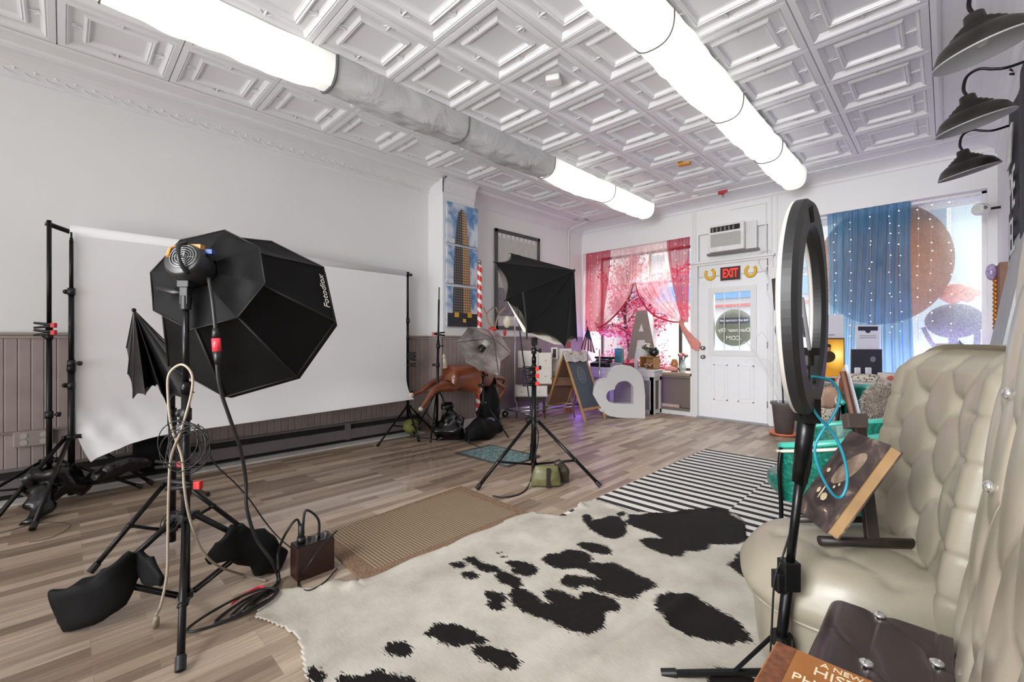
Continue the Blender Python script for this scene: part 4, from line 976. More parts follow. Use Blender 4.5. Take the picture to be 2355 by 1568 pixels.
# ---------------------------------------------------------------- weights, bags, box, cables
def loft(mb, pts, ws, hs, side, n=16, wr=0, sd=0, m=None, pw=.8):
    side = Vector(side).normalized(); pts = [Vector(p) for p in pts]; vs = []
    for i, p in enumerate(pts):
        t_ = (pts[min(i+1, len(pts)-1)]-pts[max(i-1, 0)]).normalized(); u = (side-t_*side.dot(t_)).normalized(); w = t_.cross(u)
        for j in range(n):
            a = 2*PI*j/n; ca, sa = math.cos(a), math.sin(a)
            q = p+u*(ws[i]*math.copysign(abs(ca)**pw, ca))+w*(hs[i]*math.copysign(abs(sa)**pw, sa))
            if wr: q += (q-p)*wr*nz3(q.x*12, q.y*12, q.z*12+sd)
            q.z = max(q.z, .006); vs.append(q)
    k = len(pts); fs = [(i*n+j, i*n+(j+1) % n, (i+1)*n+(j+1) % n, (i+1)*n+j) for i in range(k-1) for j in range(n)]+[tuple(range(n))[::-1], tuple(range((k-1)*n, k*n))]
    mb.add(vs, fs, m)
def loftd(mb, pts, ws, hs, side, sub=5, **k):
    P = bez(pts, sub); m_ = len(pts)-1
    def it(arr):
        out = []
        for i in range(len(P)):
            x = i/sub; a = min(int(x), m_-1); tt = x-a; out.append(arr[a]*(1-tt)+arr[a+1]*tt)
        return out
    loft(mb, P, it(ws), it(hs), side, **k)
M_bag = mat('black_nylon', rgb(10, 10, 11), .7, spec=.25, var=.2, scale=10, bump=.3, bscale=14)
M_trash = mat('black_bin_liner', rgb(14, 14, 15), .18, var=.3, scale=12, bump=.9, bscale=11)
t = thing('sandbag', 'long black saddle sandbag on the left leg of the nearest stand', 'sandbag', pf(300, 1400), 'black saddle sandbags on the nearest stand')
f = MB(); loftd(f, [pd(316, 1275, 1.86), pd(270, 1330, 1.80), pd(210, 1375, 1.76), pd(136, 1405, 1.74)], [.035, .085, .085, .075], [.02, .030, .030, .020], Vector((0, 0, 1)), wr=.45, n=26, pw=.55)
obj('bag_body', f, M_bag, t, smooth=True)
f = MB(); loftd(f, [pd(318, 1275, 1.86), pd(340, 1310, 1.83), pd(372, 1338, 1.78)], [.03, .060, .020], [.014, .018, .008], Vector((0, 0, 1)), wr=.45, n=26, pw=.55)
obj('bag_flap', f, M_bag, t, smooth=True)
t = thing('sandbag', 'shorter black saddle sandbag on the right leg of the nearest stand', 'sandbag', pf(600, 1320), 'black saddle sandbags on the nearest stand')
f = MB(); loftd(f, [pd(545, 1215, 2.06), pd(570, 1255, 2.10), pd(612, 1283, 2.16), pd(648, 1290, 2.22)], [.03, .080, .080, .055], [.02, .030, .032, .022], Vector((0, 0, 1)), wr=.45, n=26, pw=.55)
obj('bag_body', f, M_bag, t, smooth=True)
f = MB(); loftd(f, [pd(545, 1212, 2.06), pd(520, 1262, 2.0), pd(478, 1290, 1.98)], [.035, .065, .015], [.014, .016, .008], Vector((0, 0, 1)), wr=.45, n=26, pw=.55)
obj('bag_flap', f, M_bag, t, smooth=True)
# bin liner weights
def binbag(px, D, h, w, label, top=True, name='weighted_bin_bag'):
    p = gd(px, D); t = thing(name, label, 'bag', p, 'bin liner weights')
    f = MB(); loftd(f, [p+Vector((0, 0, .01)), p+Vector((0, 0, h*.25)), p+Vector((.01, .01, h*.6)), p+Vector((0, .01, h*.85))], [w*.8, w, w*.75, .03], [w*.7, w*.85, w*.6, .028], RT, n=28, wr=.8, sd=px)
    obj('bag_body', f, M_trash, t, smooth=True)
    f = MB(); loftd(f, [p+Vector((0, .01, h*.83)), p+Vector((0, .01, h*.90)), p+Vector((.01, 0, h))], [.03, .06, .07], [.03, .045, .05], RT, n=20, wr=1.2, sd=px+3); obj('knot', f, M_trash, t, smooth=True)
    return t
binbag(1033, 5.12, .40, .155, 'shiny black tied bin bag weighing down the thin stand by the chimney')
t = thing('weighted_bin_bag', 'crumpled black bin bag spread between the legs of the spare stand at far left', 'bag', pf(110, 1170), 'bin liner weights')
f = MB(); loftd(f, [pd(62, 1130, 3.02), pd(100, 1108, 3.04), pd(150, 1108, 3.10), pd(200, 1122, 3.22)], [.04, .10, .10, .04], [.04, .115, .09, .03], Vector((0, 0, 1)), n=26, wr=.9, sd=2); obj('bag_body', f, M_trash, t, smooth=True)
f = MB(); loftd(f, [pd(92, 1130, 2.92), pd(98, 1160, 2.86), pd(80, 1192, 2.80), pd(66, 1210, 2.74)], [.07, .065, .035, .04], [.05, .045, .03, .03], RT, n=20, wr=.9, sd=5); obj('neck', f, M_trash, t, smooth=True)
t = thing('black_equipment_bag', 'long black plastic covered bundle lying behind the spare stand at far left', 'bag', pf(270, 1110))
f = MB(); loftd(f, [pd(195, 1110, 3.2), pd(240, 1088, 3.25), pd(300, 1066, 3.35), pd(345, 1064, 3.45)], [.03, .055, .06, .03], [.03, .045, .05, .03], Vector((0, 0, 1)), n=22, wr=.8, sd=9); obj('bag_body', f, M_trash, t, smooth=True)
f = MB(); loftd(f, [pd(305, 1050, 3.55), pd(345, 1045, 3.62), pd(395, 1040, 3.72)], [.11, .15, .13], [.07, .10, .08], Vector((0, 0, 1)), n=18, wr=.1); tag(obj('black_soft_case', f, M_bag, smooth=True), 'black soft case on the floor against the heater behind the nearest stands', 'case')
t = thing('sandbag', 'drab olive sandbag hanging on the base of the middle light stand', 'sandbag', pf(1255, 1110), 'olive sandbags on the middle stand')
M_olive = mat('olive_nylon', rgb(98, 94, 58), .45, var=.2, scale=14, bump=.4, bscale=12)
q = gd(1257, 3.46)
f = MB(); loftd(f, [q+Vector((0, 0, .015)), q+Vector((0, 0, .07)), q+Vector((0, 0, .13)), q+Vector((0, 0, .165))], [.118, .115, .10, .085], [.035, .05, .035, .012], RT, n=26, wr=.15); obj('bag_body', f, M_olive, t, smooth=True)
f = MB(); f.box(q+Vector((0, 0, .085))-FW*.05+RT*.01, (.03, .008, .15), Rz(RA)); obj('strap', f, _M['black_piping'], t)
f = MB(); loftd(f, [q+RT*.13+FW*.1+Vector((0, 0, .015)), q+RT*.13+FW*.1+Vector((0, 0, .10)), q+RT*.09+FW*.08+Vector((0, 0, .18))], [.06, .06, .03], [.035, .045, .02], RT, n=20, wr=.3); obj('rear_pouch', f, mat('dark_olive_nylon', rgb(52, 48, 34), .5, var=.2), t, smooth=True)
t = thing('black_drawstring_sack', 'floppy black cloth sack on the floor under the silver umbrella stand', 'bag', pf(1100, 1005))
f = MB(); loftd(f, [pd(1072, 1006, 5.05), pd(1092, 992, 5.0), pd(1125, 985, 5.2), pd(1150, 985, 5.35)], [.04, .12, .11, .05], [.04, .09, .08, .05], Vector((0, 0, 1)), n=20, wr=.5); obj('bag_body', f, M_bag, t, smooth=True)
f = MB(); f.ball(pd(1128, 972, 5.3), (.075, .06, .07)); tag(obj('clear_dome_light', f, mat('smoky_blue_plastic', rgb(88, 100, 120), .2, var=.4), smooth=True), 'smoky blue rounded lamp lying on the black sack under the silver umbrella', 'lamp')
# battery box
pa, pb = pf(683, 1341), pf(770, 1308); dx_ = (pb-pa).normalized(); dy_ = Vector((-dx_.y, dx_.x, 0)); dy_ = dy_ if dy_.dot(FW) > 0 else -dy_
w_ = (pb-pa).length; cc = pa+dx_*w_/2+dy_*.045
t = thing('battery_box', 'small dark brown leather covered battery box with cables plugged in its top', 'battery box', cc)
Rb = Matrix((dx_, dy_, Vector((0, 0, 1)))).transposed()
f = MB(); f.box(cc+Vector((0, 0, .080)), (w_, .09, .155), Rb); obj('case', f, mat('oxblood_leather', rgb(48, 28, 22), .42, var=.15, scale=30, bump=.15, bscale=200), t, bevel=.006)
f = MB(); f.box(cc+Vector((0, 0, .160)), (w_*.96, .084, .008), Rb); obj('top_plate', f, mat('scratched_black_panel', rgb(40, 38, 38), .3, metal=.5, var=.4, scale=60), t)
for k in range(5):
    f = MB(); p = cc+dx_*(-.01+.022*k)+dy_*(-.015 if k % 2 else .015)+Vector((0, 0, .164)); f.cyl(p, p+Vector((0, 0, .018)), .008); obj('terminal', f, M_steel, t)
f = MB(); p = cc-dx_*.055+Vector((0, 0, .164)); f.cyl(p, p+Vector((0, 0, .09)), .014); f.cyl(p, p+Vector((0, 0, .03)), .019); tag(obj('cable_plug', f, M_blackplas, smooth=True), 'upright black cable plug in the battery box', 'plug')
top = p+Vector((0, 0, .09)); q2 = cc+dx_*.03+Vector((0, 0, .164)); M_rub = _M['black_rubber_cord']
tag(cord('battery_cable', [q2, q2+Vector((0, 0, .08)), q2+Vector((0, 0, .13))-dx_*.03, top+Vector((0, 0, .06))+dx_*.02, top+Vector((0, 0, .0))+dx_*.01, top-Vector((0, 0, .05))+dx_*.01], .006, M_rub), 'black looped cable arching over the battery box', 'cable')
tag(cord('battery_cable', [p+Vector((-.0, 0, .05)), p+Vector((0, 0, .12))-dx_*.02, p-dx_*.07+Vector((0, 0, .07)), pd(640, 1270, 2.15), pd(640, 1310, 2.1), pf(640, 1340, .01), pf(610, 1370, .01)], .006, M_rub), 'black cable curving from the battery box down to the coil on the floor', 'cable')
tag(cord('battery_cable', [pd(775, 1220, 2.22), pd(745, 1250, 2.12), pd(712, 1295, 2.04), pf(690, 1330, .01), pf(688, 1348, .01), pf(710, 1358, .012), pf(745, 1340, .012), pf(775, 1308, .012)], .0045, M_rub), 'thin black cable draped across the front of the battery box', 'cable')
# main lamp cable with red tape
c_ = [pd(480, 640, 1.90), pd(488, 690, 1.86), pd(494, 745, 1.84), pd(498, 790, 1.84), pd(500, 850, 1.84), pd(508, 900, 1.86), pd(528, 960, 1.90), pd(552, 1030, 1.95), pd(565, 1100, 2.0), pd(568, 1170, 2.0), pd(590, 1240, 2.02), pd(625, 1290, 2.04), pf(640, 1330, .01), pf(630, 1350, .02), pf(600, 1372, .012), pf(572, 1400, .012)]
t = thing('lamp_cable', 'thick black cable running from the softbox lamp down to the floor, with red tape', 'cable', pf(640, 1340))
obj('cable', (lambda b: (b.tube(bez(c_, 8), .0075, 8), b)[1])(MB()), M_rub, t, smooth=True)
f = MB(); f.cyl(pd(497, 778, 1.84), pd(499, 808, 1.84), .017); obj('red_tape', f, mat('red_tape', rgb(214, 52, 66), .35), t, smooth=True)
f = MB(); f.cyl(pd(495, 755, 1.84), pd(497, 778, 1.84), .011, .016); obj('connector', f, M_blackplas, t, smooth=True)
f = MB(); f.cyl(pd(499, 808, 1.84), pd(501, 838, 1.84), .017, .011); obj('connector', f, M_blackplas, t, smooth=True)
# coil on the floor
f = MB()
for k, (cx_, cy_, rx, ry, an) in enumerate(((565, 1395, .12, .05, .6), (585, 1385, .10, .035, .7), (600, 1378, .09, .03, .8), (540, 1400, .17, .07, .5))):
    c0 = pf(cx_, cy_, .012+.008*k); f.tube([c0+Rz(an+RA+.5)@Vector((rx*math.cos(a), ry*math.sin(a), .006*math.sin(2*a))) for a in [2*PI*i/36 for i in range(36)]], .0055, 6, closed=True)
tag(obj('coiled_cable', f, M_rub, smooth=True), 'coil of thick black cable on the floor at the corner of the cowhide', 'cable')
f = MB(); f.tube(bez([pf(532, 1388, .02), pf(560, 1368, .03), pf(595, 1350, .03), pf(610, 1352, .03)], 6), .006, 6); tag(obj('red_cable_tie', f, _M['red_tape'], smooth=True), 'red taped section of cable lying in the floor coil', 'cable tie')
tag(cord('thin_cable', [pd(455, 975, 2.0), pd(490, 1060, 2.05), pd(540, 1110, 2.1), pd(575, 1150, 2.15), pd(610, 1200, 2.2), pd(640, 1235, 2.2), pd(672, 1262, 2.16)], .0035, M_rub), 'thin black cable running from the coiled cable on the stand to the battery box', 'cable')
# beige cord looped over stand
M_beige = mat('beige_cord', rgb(150, 138, 122), .5, var=.08)
t = thing('beige_extension_cord', 'beige cord looped over the nearest stand, its plug lying on the floor', 'cord', pf(362, 1435))
f = MB(); f.tube(bez([pd(360, 1425, 1.66)+Vector((0, 0, .02)), pd(370, 1390, 1.70), pd(384, 1320, 1.76), pd(386, 1230, 1.8), pd(388, 1130, 1.82), pd(394, 1050, 1.82), pd(418, 985, 1.84), pd(440, 905, 1.85), pd(441, 860, 1.85), pd(418, 838, 1.85), pd(390, 858, 1.85), pd(386, 900, 1.85), pd(394, 980, 1.84), pd(418, 1050, 1.83), pd(424, 1120, 1.82), pd(436, 1190, 1.84), pd(462, 1260, 1.88), pd(500, 1300, 1.95), pf(560, 1322, .01), pf(612, 1335, .01)], 7), .0052, 8); obj('cord', f, M_beige, t, smooth=True)
f = MB(); a, b_ = pd(360, 1422, 1.66), pf(358, 1437, .012); f.cyl(a, b_, .009, .013); obj('plug', f, M_beige, t, smooth=True)
f = MB()
for s_ in (-1, 1): f.cyl(b_+RT*.005*s_, b_+(b_-a).normalized()*.02+RT*.006*s_, .002)
obj('prongs', f, M_steel, t)
# hanging coil on stand
f = MB(); rc = random.Random(4)
for k in range(9):
    c0 = pd(436+rc.uniform(-14, 14), 1030+rc.uniform(-14, 14), 1.86+rc.uniform(-.03, .03)); rx = .055+rc.random()*.03; rz = .07+rc.random()*.035; an = rc.uniform(-.5, .5)
    f.tube([c0+RT*(rx*math.cos(a)*math.cos(an)-rz*math.sin(a)*math.sin(an))+Vector((0, 0, rz*math.sin(a)*math.cos(an)+rx*math.cos(a)*math.sin(an)))+FW*(-.02+.02*math.sin(a+k)) for a in [2*PI*i/30 for i in range(30)]], .0022, 5, closed=True)
tag(obj('hanging_cable_coil', f, M_rub, smooth=True), 'loops of thin black cable hung on the pole of the nearest stand', 'cable')
f = MB()
for k in range(6):
    c0 = pd(388+rc.uniform(-10, 10), 1205+rc.uniform(-10, 10), 2.42); f.tube([c0+RT*(.05*math.cos(a))+Vector((0, 0, .045*math.sin(a)+.03*math.cos(a)))+FW*.01*k for a in [2*PI*i/24 for i in range(24)]], .002, 5, closed=True)
tag(obj('hanging_cable_coil', f, M_rub, smooth=True), 'bundle of thin black cable hanging low on the second stand', 'cable')
f = MB(); f.cyl(gd(402, 2.3)+Vector((0, 0, .06)), gd(402, 2.3)+Vector((0, 0, .09)), .022); 
tag(cord('thin_cable', [pf(-30, 1232, .006), pf(40, 1215, .006), pf(80, 1202, .006), pf(150, 1202, .006), pf(160, 1212, .006), pf(120, 1235, .006), pf(66, 1246, .006)], .002, mat('brown_wire', rgb(70, 58, 50), .5)), 'thin brown wire trailing over the bare floor at far left', 'wire')
tag(cord('thin_cable', [pf(930, 985, .01), pf(945, 1000, .01), pf(1000, 1010, .01), pf(1060, 1012, .006), pf(1110, 1030, .006), pf(1150, 1035, .006)], .004, M_rub), 'thin black cable across the floor toward the teal mat', 'cable')
f = MB(); pw = pX(78, 1006, XL+.012); f.bb(XL+.012, XL+.05, pw.y-.10, pw.y+.10, pw.z-.055, pw.z+.055)
tag(obj('wall_socket', f, mat('taupe_socket_plate', rgb(150, 138, 134), .4, var=.05), bevel=.006), 'four gang taupe painted socket low on the wainscot at far left', 'socket')
for yy in (-.05, .05):
    for zz in (-.025, .025):
        f = MB(); f.cyl((XL+.05, pw.y+yy, pw.z+zz), (XL+.053, pw.y+yy, pw.z+zz), .02); c0 = obj('outlet', f, mat('pale_socket_face', rgb(176, 168, 164), .4), bpy.data.objects['wall_socket'])
# ================================================================ pictures on the left wall
def skymat():
    m, n, l, b = nodes_of('printed_blue_sky')
    tc = n.new('ShaderNodeTexCoord'); nn = n.new('ShaderNodeTexNoise'); nn.inputs['Scale'].default_value = 4.5; nn.inputs['Detail'].default_value = 6; nn.inputs['Distortion'].default_value = .5; l.new(tc.outputs['Object'], nn.inputs['Vector'])
    c = ramp(n, [(.32, rgb(60, 104, 160)), (.46, rgb(112, 148, 190)), (.56, rgb(196, 204, 214)), (.8, rgb(222, 222, 220))]); l.new(nn.outputs['Fac'], c.inputs[0]); l.new(c.outputs[0], b.inputs['Base Color']); b.inputs['Roughness'].default_value = .35; return m
def towermat(name, c0, c1, sy=60, sx=22):
    m, n, l, b = nodes_of(name)
    tc = n.new('ShaderNodeTexCoord'); sp = n.new('ShaderNodeSeparateXYZ'); l.new(tc.outputs['Object'], sp.inputs[0])
    a = mth(n, l, 'FRACT', mth(n, l, 'MULTIPLY', sp.outputs[2], sy)); q = mth(n, l, 'FRACT', mth(n, l, 'MULTIPLY', sp.outputs[1], sx*2))
    w = mth(n, l, 'MULTIPLY', mth(n, l, 'GREATER_THAN', a, .45), mth(n, l, 'GREATER_THAN', q, .4))
    l.new(mixc(n, l, w, c0, c1), b.inputs['Base Color']); b.inputs['Roughness'].default_value = .4; return m
M_sky = skymat(); M_tw1 = towermat('printed_tower_stone', rgb(122, 92, 64), rgb(206, 168, 120), 30, 14); M_tw2 = towermat('printed_tower_shade', rgb(44, 42, 44), rgb(122, 114, 108), 30, 14)
M_tw3 = mat('printed_street', rgb(38, 38, 38), .4, var=.4, scale=30)
XP = XCH+.012; ya = pX(1028, 500, XCH+.04).y; yb = pX(1099, 500, XCH+.04).y
zs = [pX(1028, v, XCH+.04).z for v in (462, 556, 562, 650, 657, 750)]
ym = (ya+yb)/2; W2 = (yb-ya)/2
tow = [(2.20, .07), (zs[1], .30), (zs[3], .50), (zs[5], .62)]
def tw(z):      # half width of the printed tower at height z
    pts_ = [(zs[0]-.06, .06), (zs[0]-.07, .16), (zs[0]-.09, .22), (zs[0]-.16, .28), (zs[1], .46), (zs[3], .54), (zs[5], .62)]
    for (z0, w0), (z1, w1) in zip(pts_, pts_[1:]):
        if z1 <= z <= z0: return (w0+(w1-w0)*(z0-z)/(z0-z1))*W2
    return .05*W2
for k in range(3):
    zt_, zb_ = zs[2*k], zs[2*k+1]
    t = thing('canvas_print', ('top', 'middle', 'bottom')[k]+' of three stacked canvas prints of a tall narrow tower under blue sky', 'picture', (XCH+.02, ym, zb_), 'three canvas prints of a tower')
    f = MB(); f.bb(XP, XCH+.04, ya, yb, zb_, zt_); obj('canvas', f, M_sky, t, bevel=.002)
    z_hi = min(zt_, zs[0]-.06); N_ = 10; zz = [z_hi+(zb_-z_hi)*i/N_ for i in range(N_+1)]
    for s0_, s1_, mm, nm in ((-1, .12, M_tw2, 'printed_tower_dark_side'), (.12, 1, M_tw1, 'printed_tower_lit_side')):
        f = MB()
        for i in range(N_):
            w0, w1 = tw(zz[i]), tw(zz[i+1]); yc = ym-.06*W2
            f.add([(XCH+.0405, yc+s0_*w0, zz[i]), (XCH+.0405, yc+s1_*w0, zz[i]), (XCH+.0405, yc+s1_*w1, zz[i+1]), (XCH+.0405, yc+s0_*w1, zz[i+1])], [(0, 1, 2, 3)])
        obj(nm, f, mm, t)
    if k == 2:
        f = MB(); f.bb(XCH+.0405, XCH+.0415, ya+.01, yb-.005, zb_, zb_+.17); obj('printed_street', f, M_tw3, t)
        f = MB()
        for q in (.30, .72): f.bb(XCH+.042, XCH+.043, ya+(yb-ya)*q-.035, ya+(yb-ya)*q+.035, zb_+.12, zb_+.18)
        f.bb(XCH+.042, XCH+.043, ym+.0, ym+.05, zb_+.055, zb_+.10)
        obj('printed_yellow_signs', f, mat('printed_yellow', rgb(214, 170, 44), .4), t)
t = thing('framed_poster', 'large black framed grey poster partly hidden by the middle softbox', 'picture', (XL2+.02, (pX(1139, 600, XL2).y+pX(1240, 600, XL2).y)/2, pX(1139, 755, XL2).z))
y0, y1, z0, z1 = pX(1139, 600, XL2+.03).y, pX(1241, 600, XL2+.03).y, pX(1139, 757, XL2+.03).z, pX(1139, 524, XL2+.03).z
f = MB()
for q in ((y0, y1, z0, z0+.05), (y0, y1, z1-.05, z1), (y0, y0+.05, z0, z1), (y1-.05, y1, z0, z1)): f.bb(XL2+.014, XL2+.04, *q)
obj('frame', f, mat('charcoal_frame', rgb(70, 70, 70), .45), t, bevel=.003)
f = MB(); f.bb(XL2+.014, XL2+.022, y0+.05, y1-.05, z0+.05, z1-.05); obj('print', f, mat('grey_print', rgb(186, 186, 182), .35, var=.08, scale=14), t)
f = MB(); n_ = 9
for k in range(n_): yy = y0+.07+(y1-y0-.14)*k/n_; f.bb(XL2+.022, XL2+.024, yy, yy+.05, z1-.10-(k % 2)*.012, z1-.06)
f.bb(XL2+.022, XL2+.024, y0+.06, y1-.06, z1-.115, z1-.108)
obj('scalloped_border', f, M_white, t)
f = MB(); f.ball((XL2+.022, (y0+y1)/2, z1-.42), (.004, .15, .10)); obj('printed_arch', f, mat('printed_mid_grey', rgb(120, 116, 122), .4, var=.3, scale=20), t)
f = MB(); f.bb(XL2+.022, XL2+.025, y0+.06, y0+.4, z0+.2, z0+.62); obj('printed_figure', f, mat('printed_mid_grey', rgb(120, 116, 122), .4, var=.3, scale=20), t)
f = MB(); f.bb(XL2+.022, XL2+.026, y0+.06, y1-.06, z0+.06, z0+.2); obj('printed_lower_band', f, mat('printed_marble', rgb(198, 196, 196), .4, var=.3, scale=12), t)

# ================================================================ striped pole and deer
DP = 5.78; gp = gd(1103, DP); zt_ = pd(1103, 600, DP).z
m, n, l, b = nodes_of('red_white_spiral_paint')
tc = n.new('ShaderNodeTexCoord'); sp = n.new('ShaderNodeSeparateXYZ'); l.new(tc.outputs['Object'], sp.inputs[0])
ang = mth(n, l, 'ARCTAN2', sp.outputs[1], sp.outputs[0]); v = mth(n, l, 'ADD', mth(n, l, 'MULTIPLY', sp.outputs[2], 8.4), mth(n, l, 'DIVIDE', ang, 2*PI))
st = mth(n, l, 'LESS_THAN', mth(n, l, 'FRACT', mth(n, l, 'ADD', v, 20)), .58); l.new(mixc(n, l, st, rgb(232, 228, 224), rgb(206, 48, 38)), b.inputs['Base Color']); b.inputs['Roughness'].default_value = .3
t = thing('striped_pole', 'tall red and white spiral striped pole carrying the leaping deer', 'pole', gp)
f = MB(); f.cyl(gp+Vector((0, 0, .0)), gp+Vector((0, 0, .86)), .050, .046, n=24); f.cyl(gp+Vector((0, 0, .86)), gp+Vector((0, 0, zt_-.06)), .030, .030, n=20); obj('pole', f, _M['red_white_spiral_paint'], t, smooth=False, origin=tuple(gp))
f = MB(); f.cyl(gp+Vector((0, 0, zt_-.06)), gp+Vector((0, 0, zt_-.03)), .022); f.ball(gp+Vector((0, 0, zt_-.01)), .026); obj('finial', f, M_steel, t, smooth=True)
XDR = -4.27
def dn(px, py, off=0): q = pX(px, py, XDR+off); return q
M_deer = mat('glossy_brown_paint', rgb(132, 72, 44), .22, var=.32, scale=5, coat=.6)
t = thing('carousel_deer', 'leaping glossy brown carousel deer mounted on the striped pole', 'deer figure', dn(1075, 905))
nodes = [(dn(1066, 858), .195), (dn(1043, 866), (.22, .25)), (dn(1031, 858), .15), (dn(1090, 868), .17), (dn(1108, 869), .145), (dn(1122, 869), .10),
         (dn(1128, 830), .055), (dn(1133, 800), .045), (dn(1140, 775), .05), (dn(1152, 782), .032), (dn(1160, 788), .022),
         (dn(1032, 884, .06), .11), (dn(1014, 890, .08), .062), (dn(998, 896, .09), .046), (dn(981, 922, .09), .030), (dn(968, 940, .08), .022),
         (dn(1026, 874, -.06), .09), (dn(1012, 875, -.07), .058), (dn(997, 878, -.07), .042), (dn(968, 901, -.06), .022), (dn(946, 908, -.06), .017),
         (dn(1128, 876, .06), .05), (dn(1143, 881, .07), .036), (dn(1162, 893, .08), .028), (dn(1146, 914, .08), .022), (dn(1128, 915, .08), .018),
         (dn(1130, 868, -.06), .045), (dn(1148, 868, -.06), .034), (dn(1161, 872, -.06), .026), (dn(1158, 886, -.06), .022), (dn(1140, 896, -.06), .018)]
edges = [(0, 1), (1, 2), (0, 3), (3, 4), (4, 5), (5, 6), (6, 7), (7, 8), (8, 9), (9, 10), (1, 11), (11, 12), (12, 13), (13, 14), (14, 15), (1, 16), (16, 17), (17, 18), (18, 19), (19, 20), (5, 21), (21, 22), (22, 23), (23, 24), (24, 25), (5, 26), (26, 27), (27, 28), (28, 29), (29, 30)]
body = skin('body', nodes, edges, M_deer, t)
f = MB(); f.cyl(dn(1024, 846), dn(1021, 818), .035, .012); f.ball(dn(1021, 820), (.018, .022, .035)); obj('tail', f, mat('cream_fur_paint', rgb(222, 208, 194), .4), t, smooth=True)
f = MB(); c0, c1 = dn(1091, 866), dn(1098, 868); f.cyl(c0, c1, .134, .128, n=28); obj('teal_girth_band', f, mat('teal_band', rgb(90, 148, 148), .4), t, smooth=True)
for (px_, py_, o_) in ((968, 940, .08), (946, 908, -.06), (1128, 915, .08), (1140, 896, -.06)):
    f = MB(); f.ball(dn(px_, py_, o_), (.024, .03, .026)); obj('hoof', f, mat('cream_fur_paint', (0, 0, 0)), t, smooth=True)
for s_ in (-1, 1):
    f = MB(); f.ball(dn(1134, 765, .045*s_), (.012, .02, .035)); obj('ear', f, M_deer, t, smooth=True)
    f = MB(); f.ball(dn(1144, 772, .045*s_), .008); obj('eye', f, M_blackplas, t, smooth=True)
    f = MB(); a = dn(1138, 762, .03*s_); sd_ = 6 if s_ > 0 else -8
    f.tube(bez([a, dn(1134+sd_, 745, .06*s_), dn(1136+sd_*2, 722, .09*s_), dn(1150+sd_*2, 706, .10*s_)], 5), .009, 6)
    f.tube([dn(1134+sd_, 745, .06*s_), dn(1126+sd_, 732, .08*s_)], .007, 6); f.tube([dn(1136+sd_*2, 724, .09*s_), dn(1128+sd_*2, 706, .10*s_)], .007, 6)
    obj('antler', f, mat('antler_brown', rgb(168, 138, 112), .5), t, smooth=True)
f = MB(); f.ball(dn(1133, 757), (.05, .06, .035)); tag(obj('red_hat', f, mat('red_felt', rgb(204, 60, 44), .8), smooth=True), 'small red felt hat sitting between the antlers of the deer', 'hat')
t = thing('plush_ornament', 'cream plush ornament with red tip hanging from the deer antler', 'ornament', dn(1161, 770))
f = MB(); f.ball(dn(1166, 740), (.05, .06, .085)); obj('cream_body', f, mat('cream_plush', rgb(226, 218, 196), .9, bump=.3), t, smooth=True)
f = MB(); f.ball(dn(1161, 765), (.02, .024, .045)); obj('red_tip', f, M_redtip, t, smooth=True)
f = MB(); loftd(f, [gd(1124, 5.72)+Vector((0, 0, z)) for z in (.01, .25, .48, .62)], [.13, .13, .10, .05], [.08, .08, .06, .03], RT, n=20, wr=.4); tag(obj('black_backpack', f, M_bag, smooth=True), 'black backpack standing behind the silver umbrella stand', 'backpack')
f = MB(); loftd(f, [gd(1140, 5.9)+Vector((0, 0, z)) for z in (.01, .2, .42)], [.07, .06, .03], [.04, .04, .02], RT, n=16, wr=.5); tag(obj('blue_cloth', f, mat('denim_blue_cloth', rgb(60, 76, 118), .9), smooth=True), 'blue cloth hanging beside the black backpack', 'cloth')
f = MB(); f.ball(gd(945, 5.3)+Vector((0, 0, .12)), (.10, .10, .085)); tag(obj('green_ball', f, mat('mossy_green_cover', rgb(118, 124, 62), .7, var=.4, scale=12), smooth=True), 'mossy green round cushion behind the right backdrop stand', 'ball')

# ================================================================ garment rack, stools, drawers
M_chrome = mat('chrome_tube', rgb(190, 190, 198), .15, metal=1, var=.03)
t = thing('garment_rack', 'chrome garment rack on black wheels in the front left corner', 'clothes rack', gd(1200, 6.6))
a, b_ = gd(1160, 6.55), gd(1222, 6.15)
f = MB()
z1_ = 1.42
for p in (a, b_): f.tube([p+Vector((0, 0, .10)), p+Vector((0, 0, .12))], .012)
c0, c1 = gd(1162, 6.6)+Vector((0, 0, .12)), gd(1216, 6.1)+Vector((0, 0, .12)); e0 = gd(1370, 7.2)+Vector((0, 0, .13)); e1 = gd(1388, 6.75)+Vector((0, 0, .13))
mm_ = c0.lerp(c1, .5); me_ = e0.lerp(e1, .5)
f = MB(); f.tube([c0, c1], .012, 8); f.tube([e0, e1], .012, 8); f.tube([mm_, me_], .010, 8); f.tube([mm_+Vector((0, 0, .05)), me_+Vector((0, 0, .05))], .009, 8); obj('base_frame', f, M_chrome, t, smooth=True)
up0 = pd(1184, 705, 6.35)
f = MB(); f.tube(bez([mm_, mm_+Vector((0, 0, .12)), Vector((up0.x, up0.y, .35)), Vector((up0.x, up0.y, 1.0)), Vector((up0.x, up0.y, z1_+.2))], 6), .011, 8); obj('upright', f, M_chrome, t, smooth=True)
up1 = me_+Vector((0, 0, z1_))
f = MB(); f.tube([me_, Vector((me_.x, me_.y, 1.0))], .011, 8); obj('upright', f, M_chrome, t, smooth=True)
for p in (c0, c1, e0, e1):
    w = p-Vector((0, 0, .072)); f = MB(); f.cyl(w-FW*.012, w+FW*.012, .046, n=20); wh = obj('wheel', f, M_blackplas, t, smooth=False)
    f = MB(); f.cyl(w-FW*.014, w+FW*.014, .02); f.tube([w+FW*.016, p], .006); obj('wheel_fork', f, M_chrome, wh)
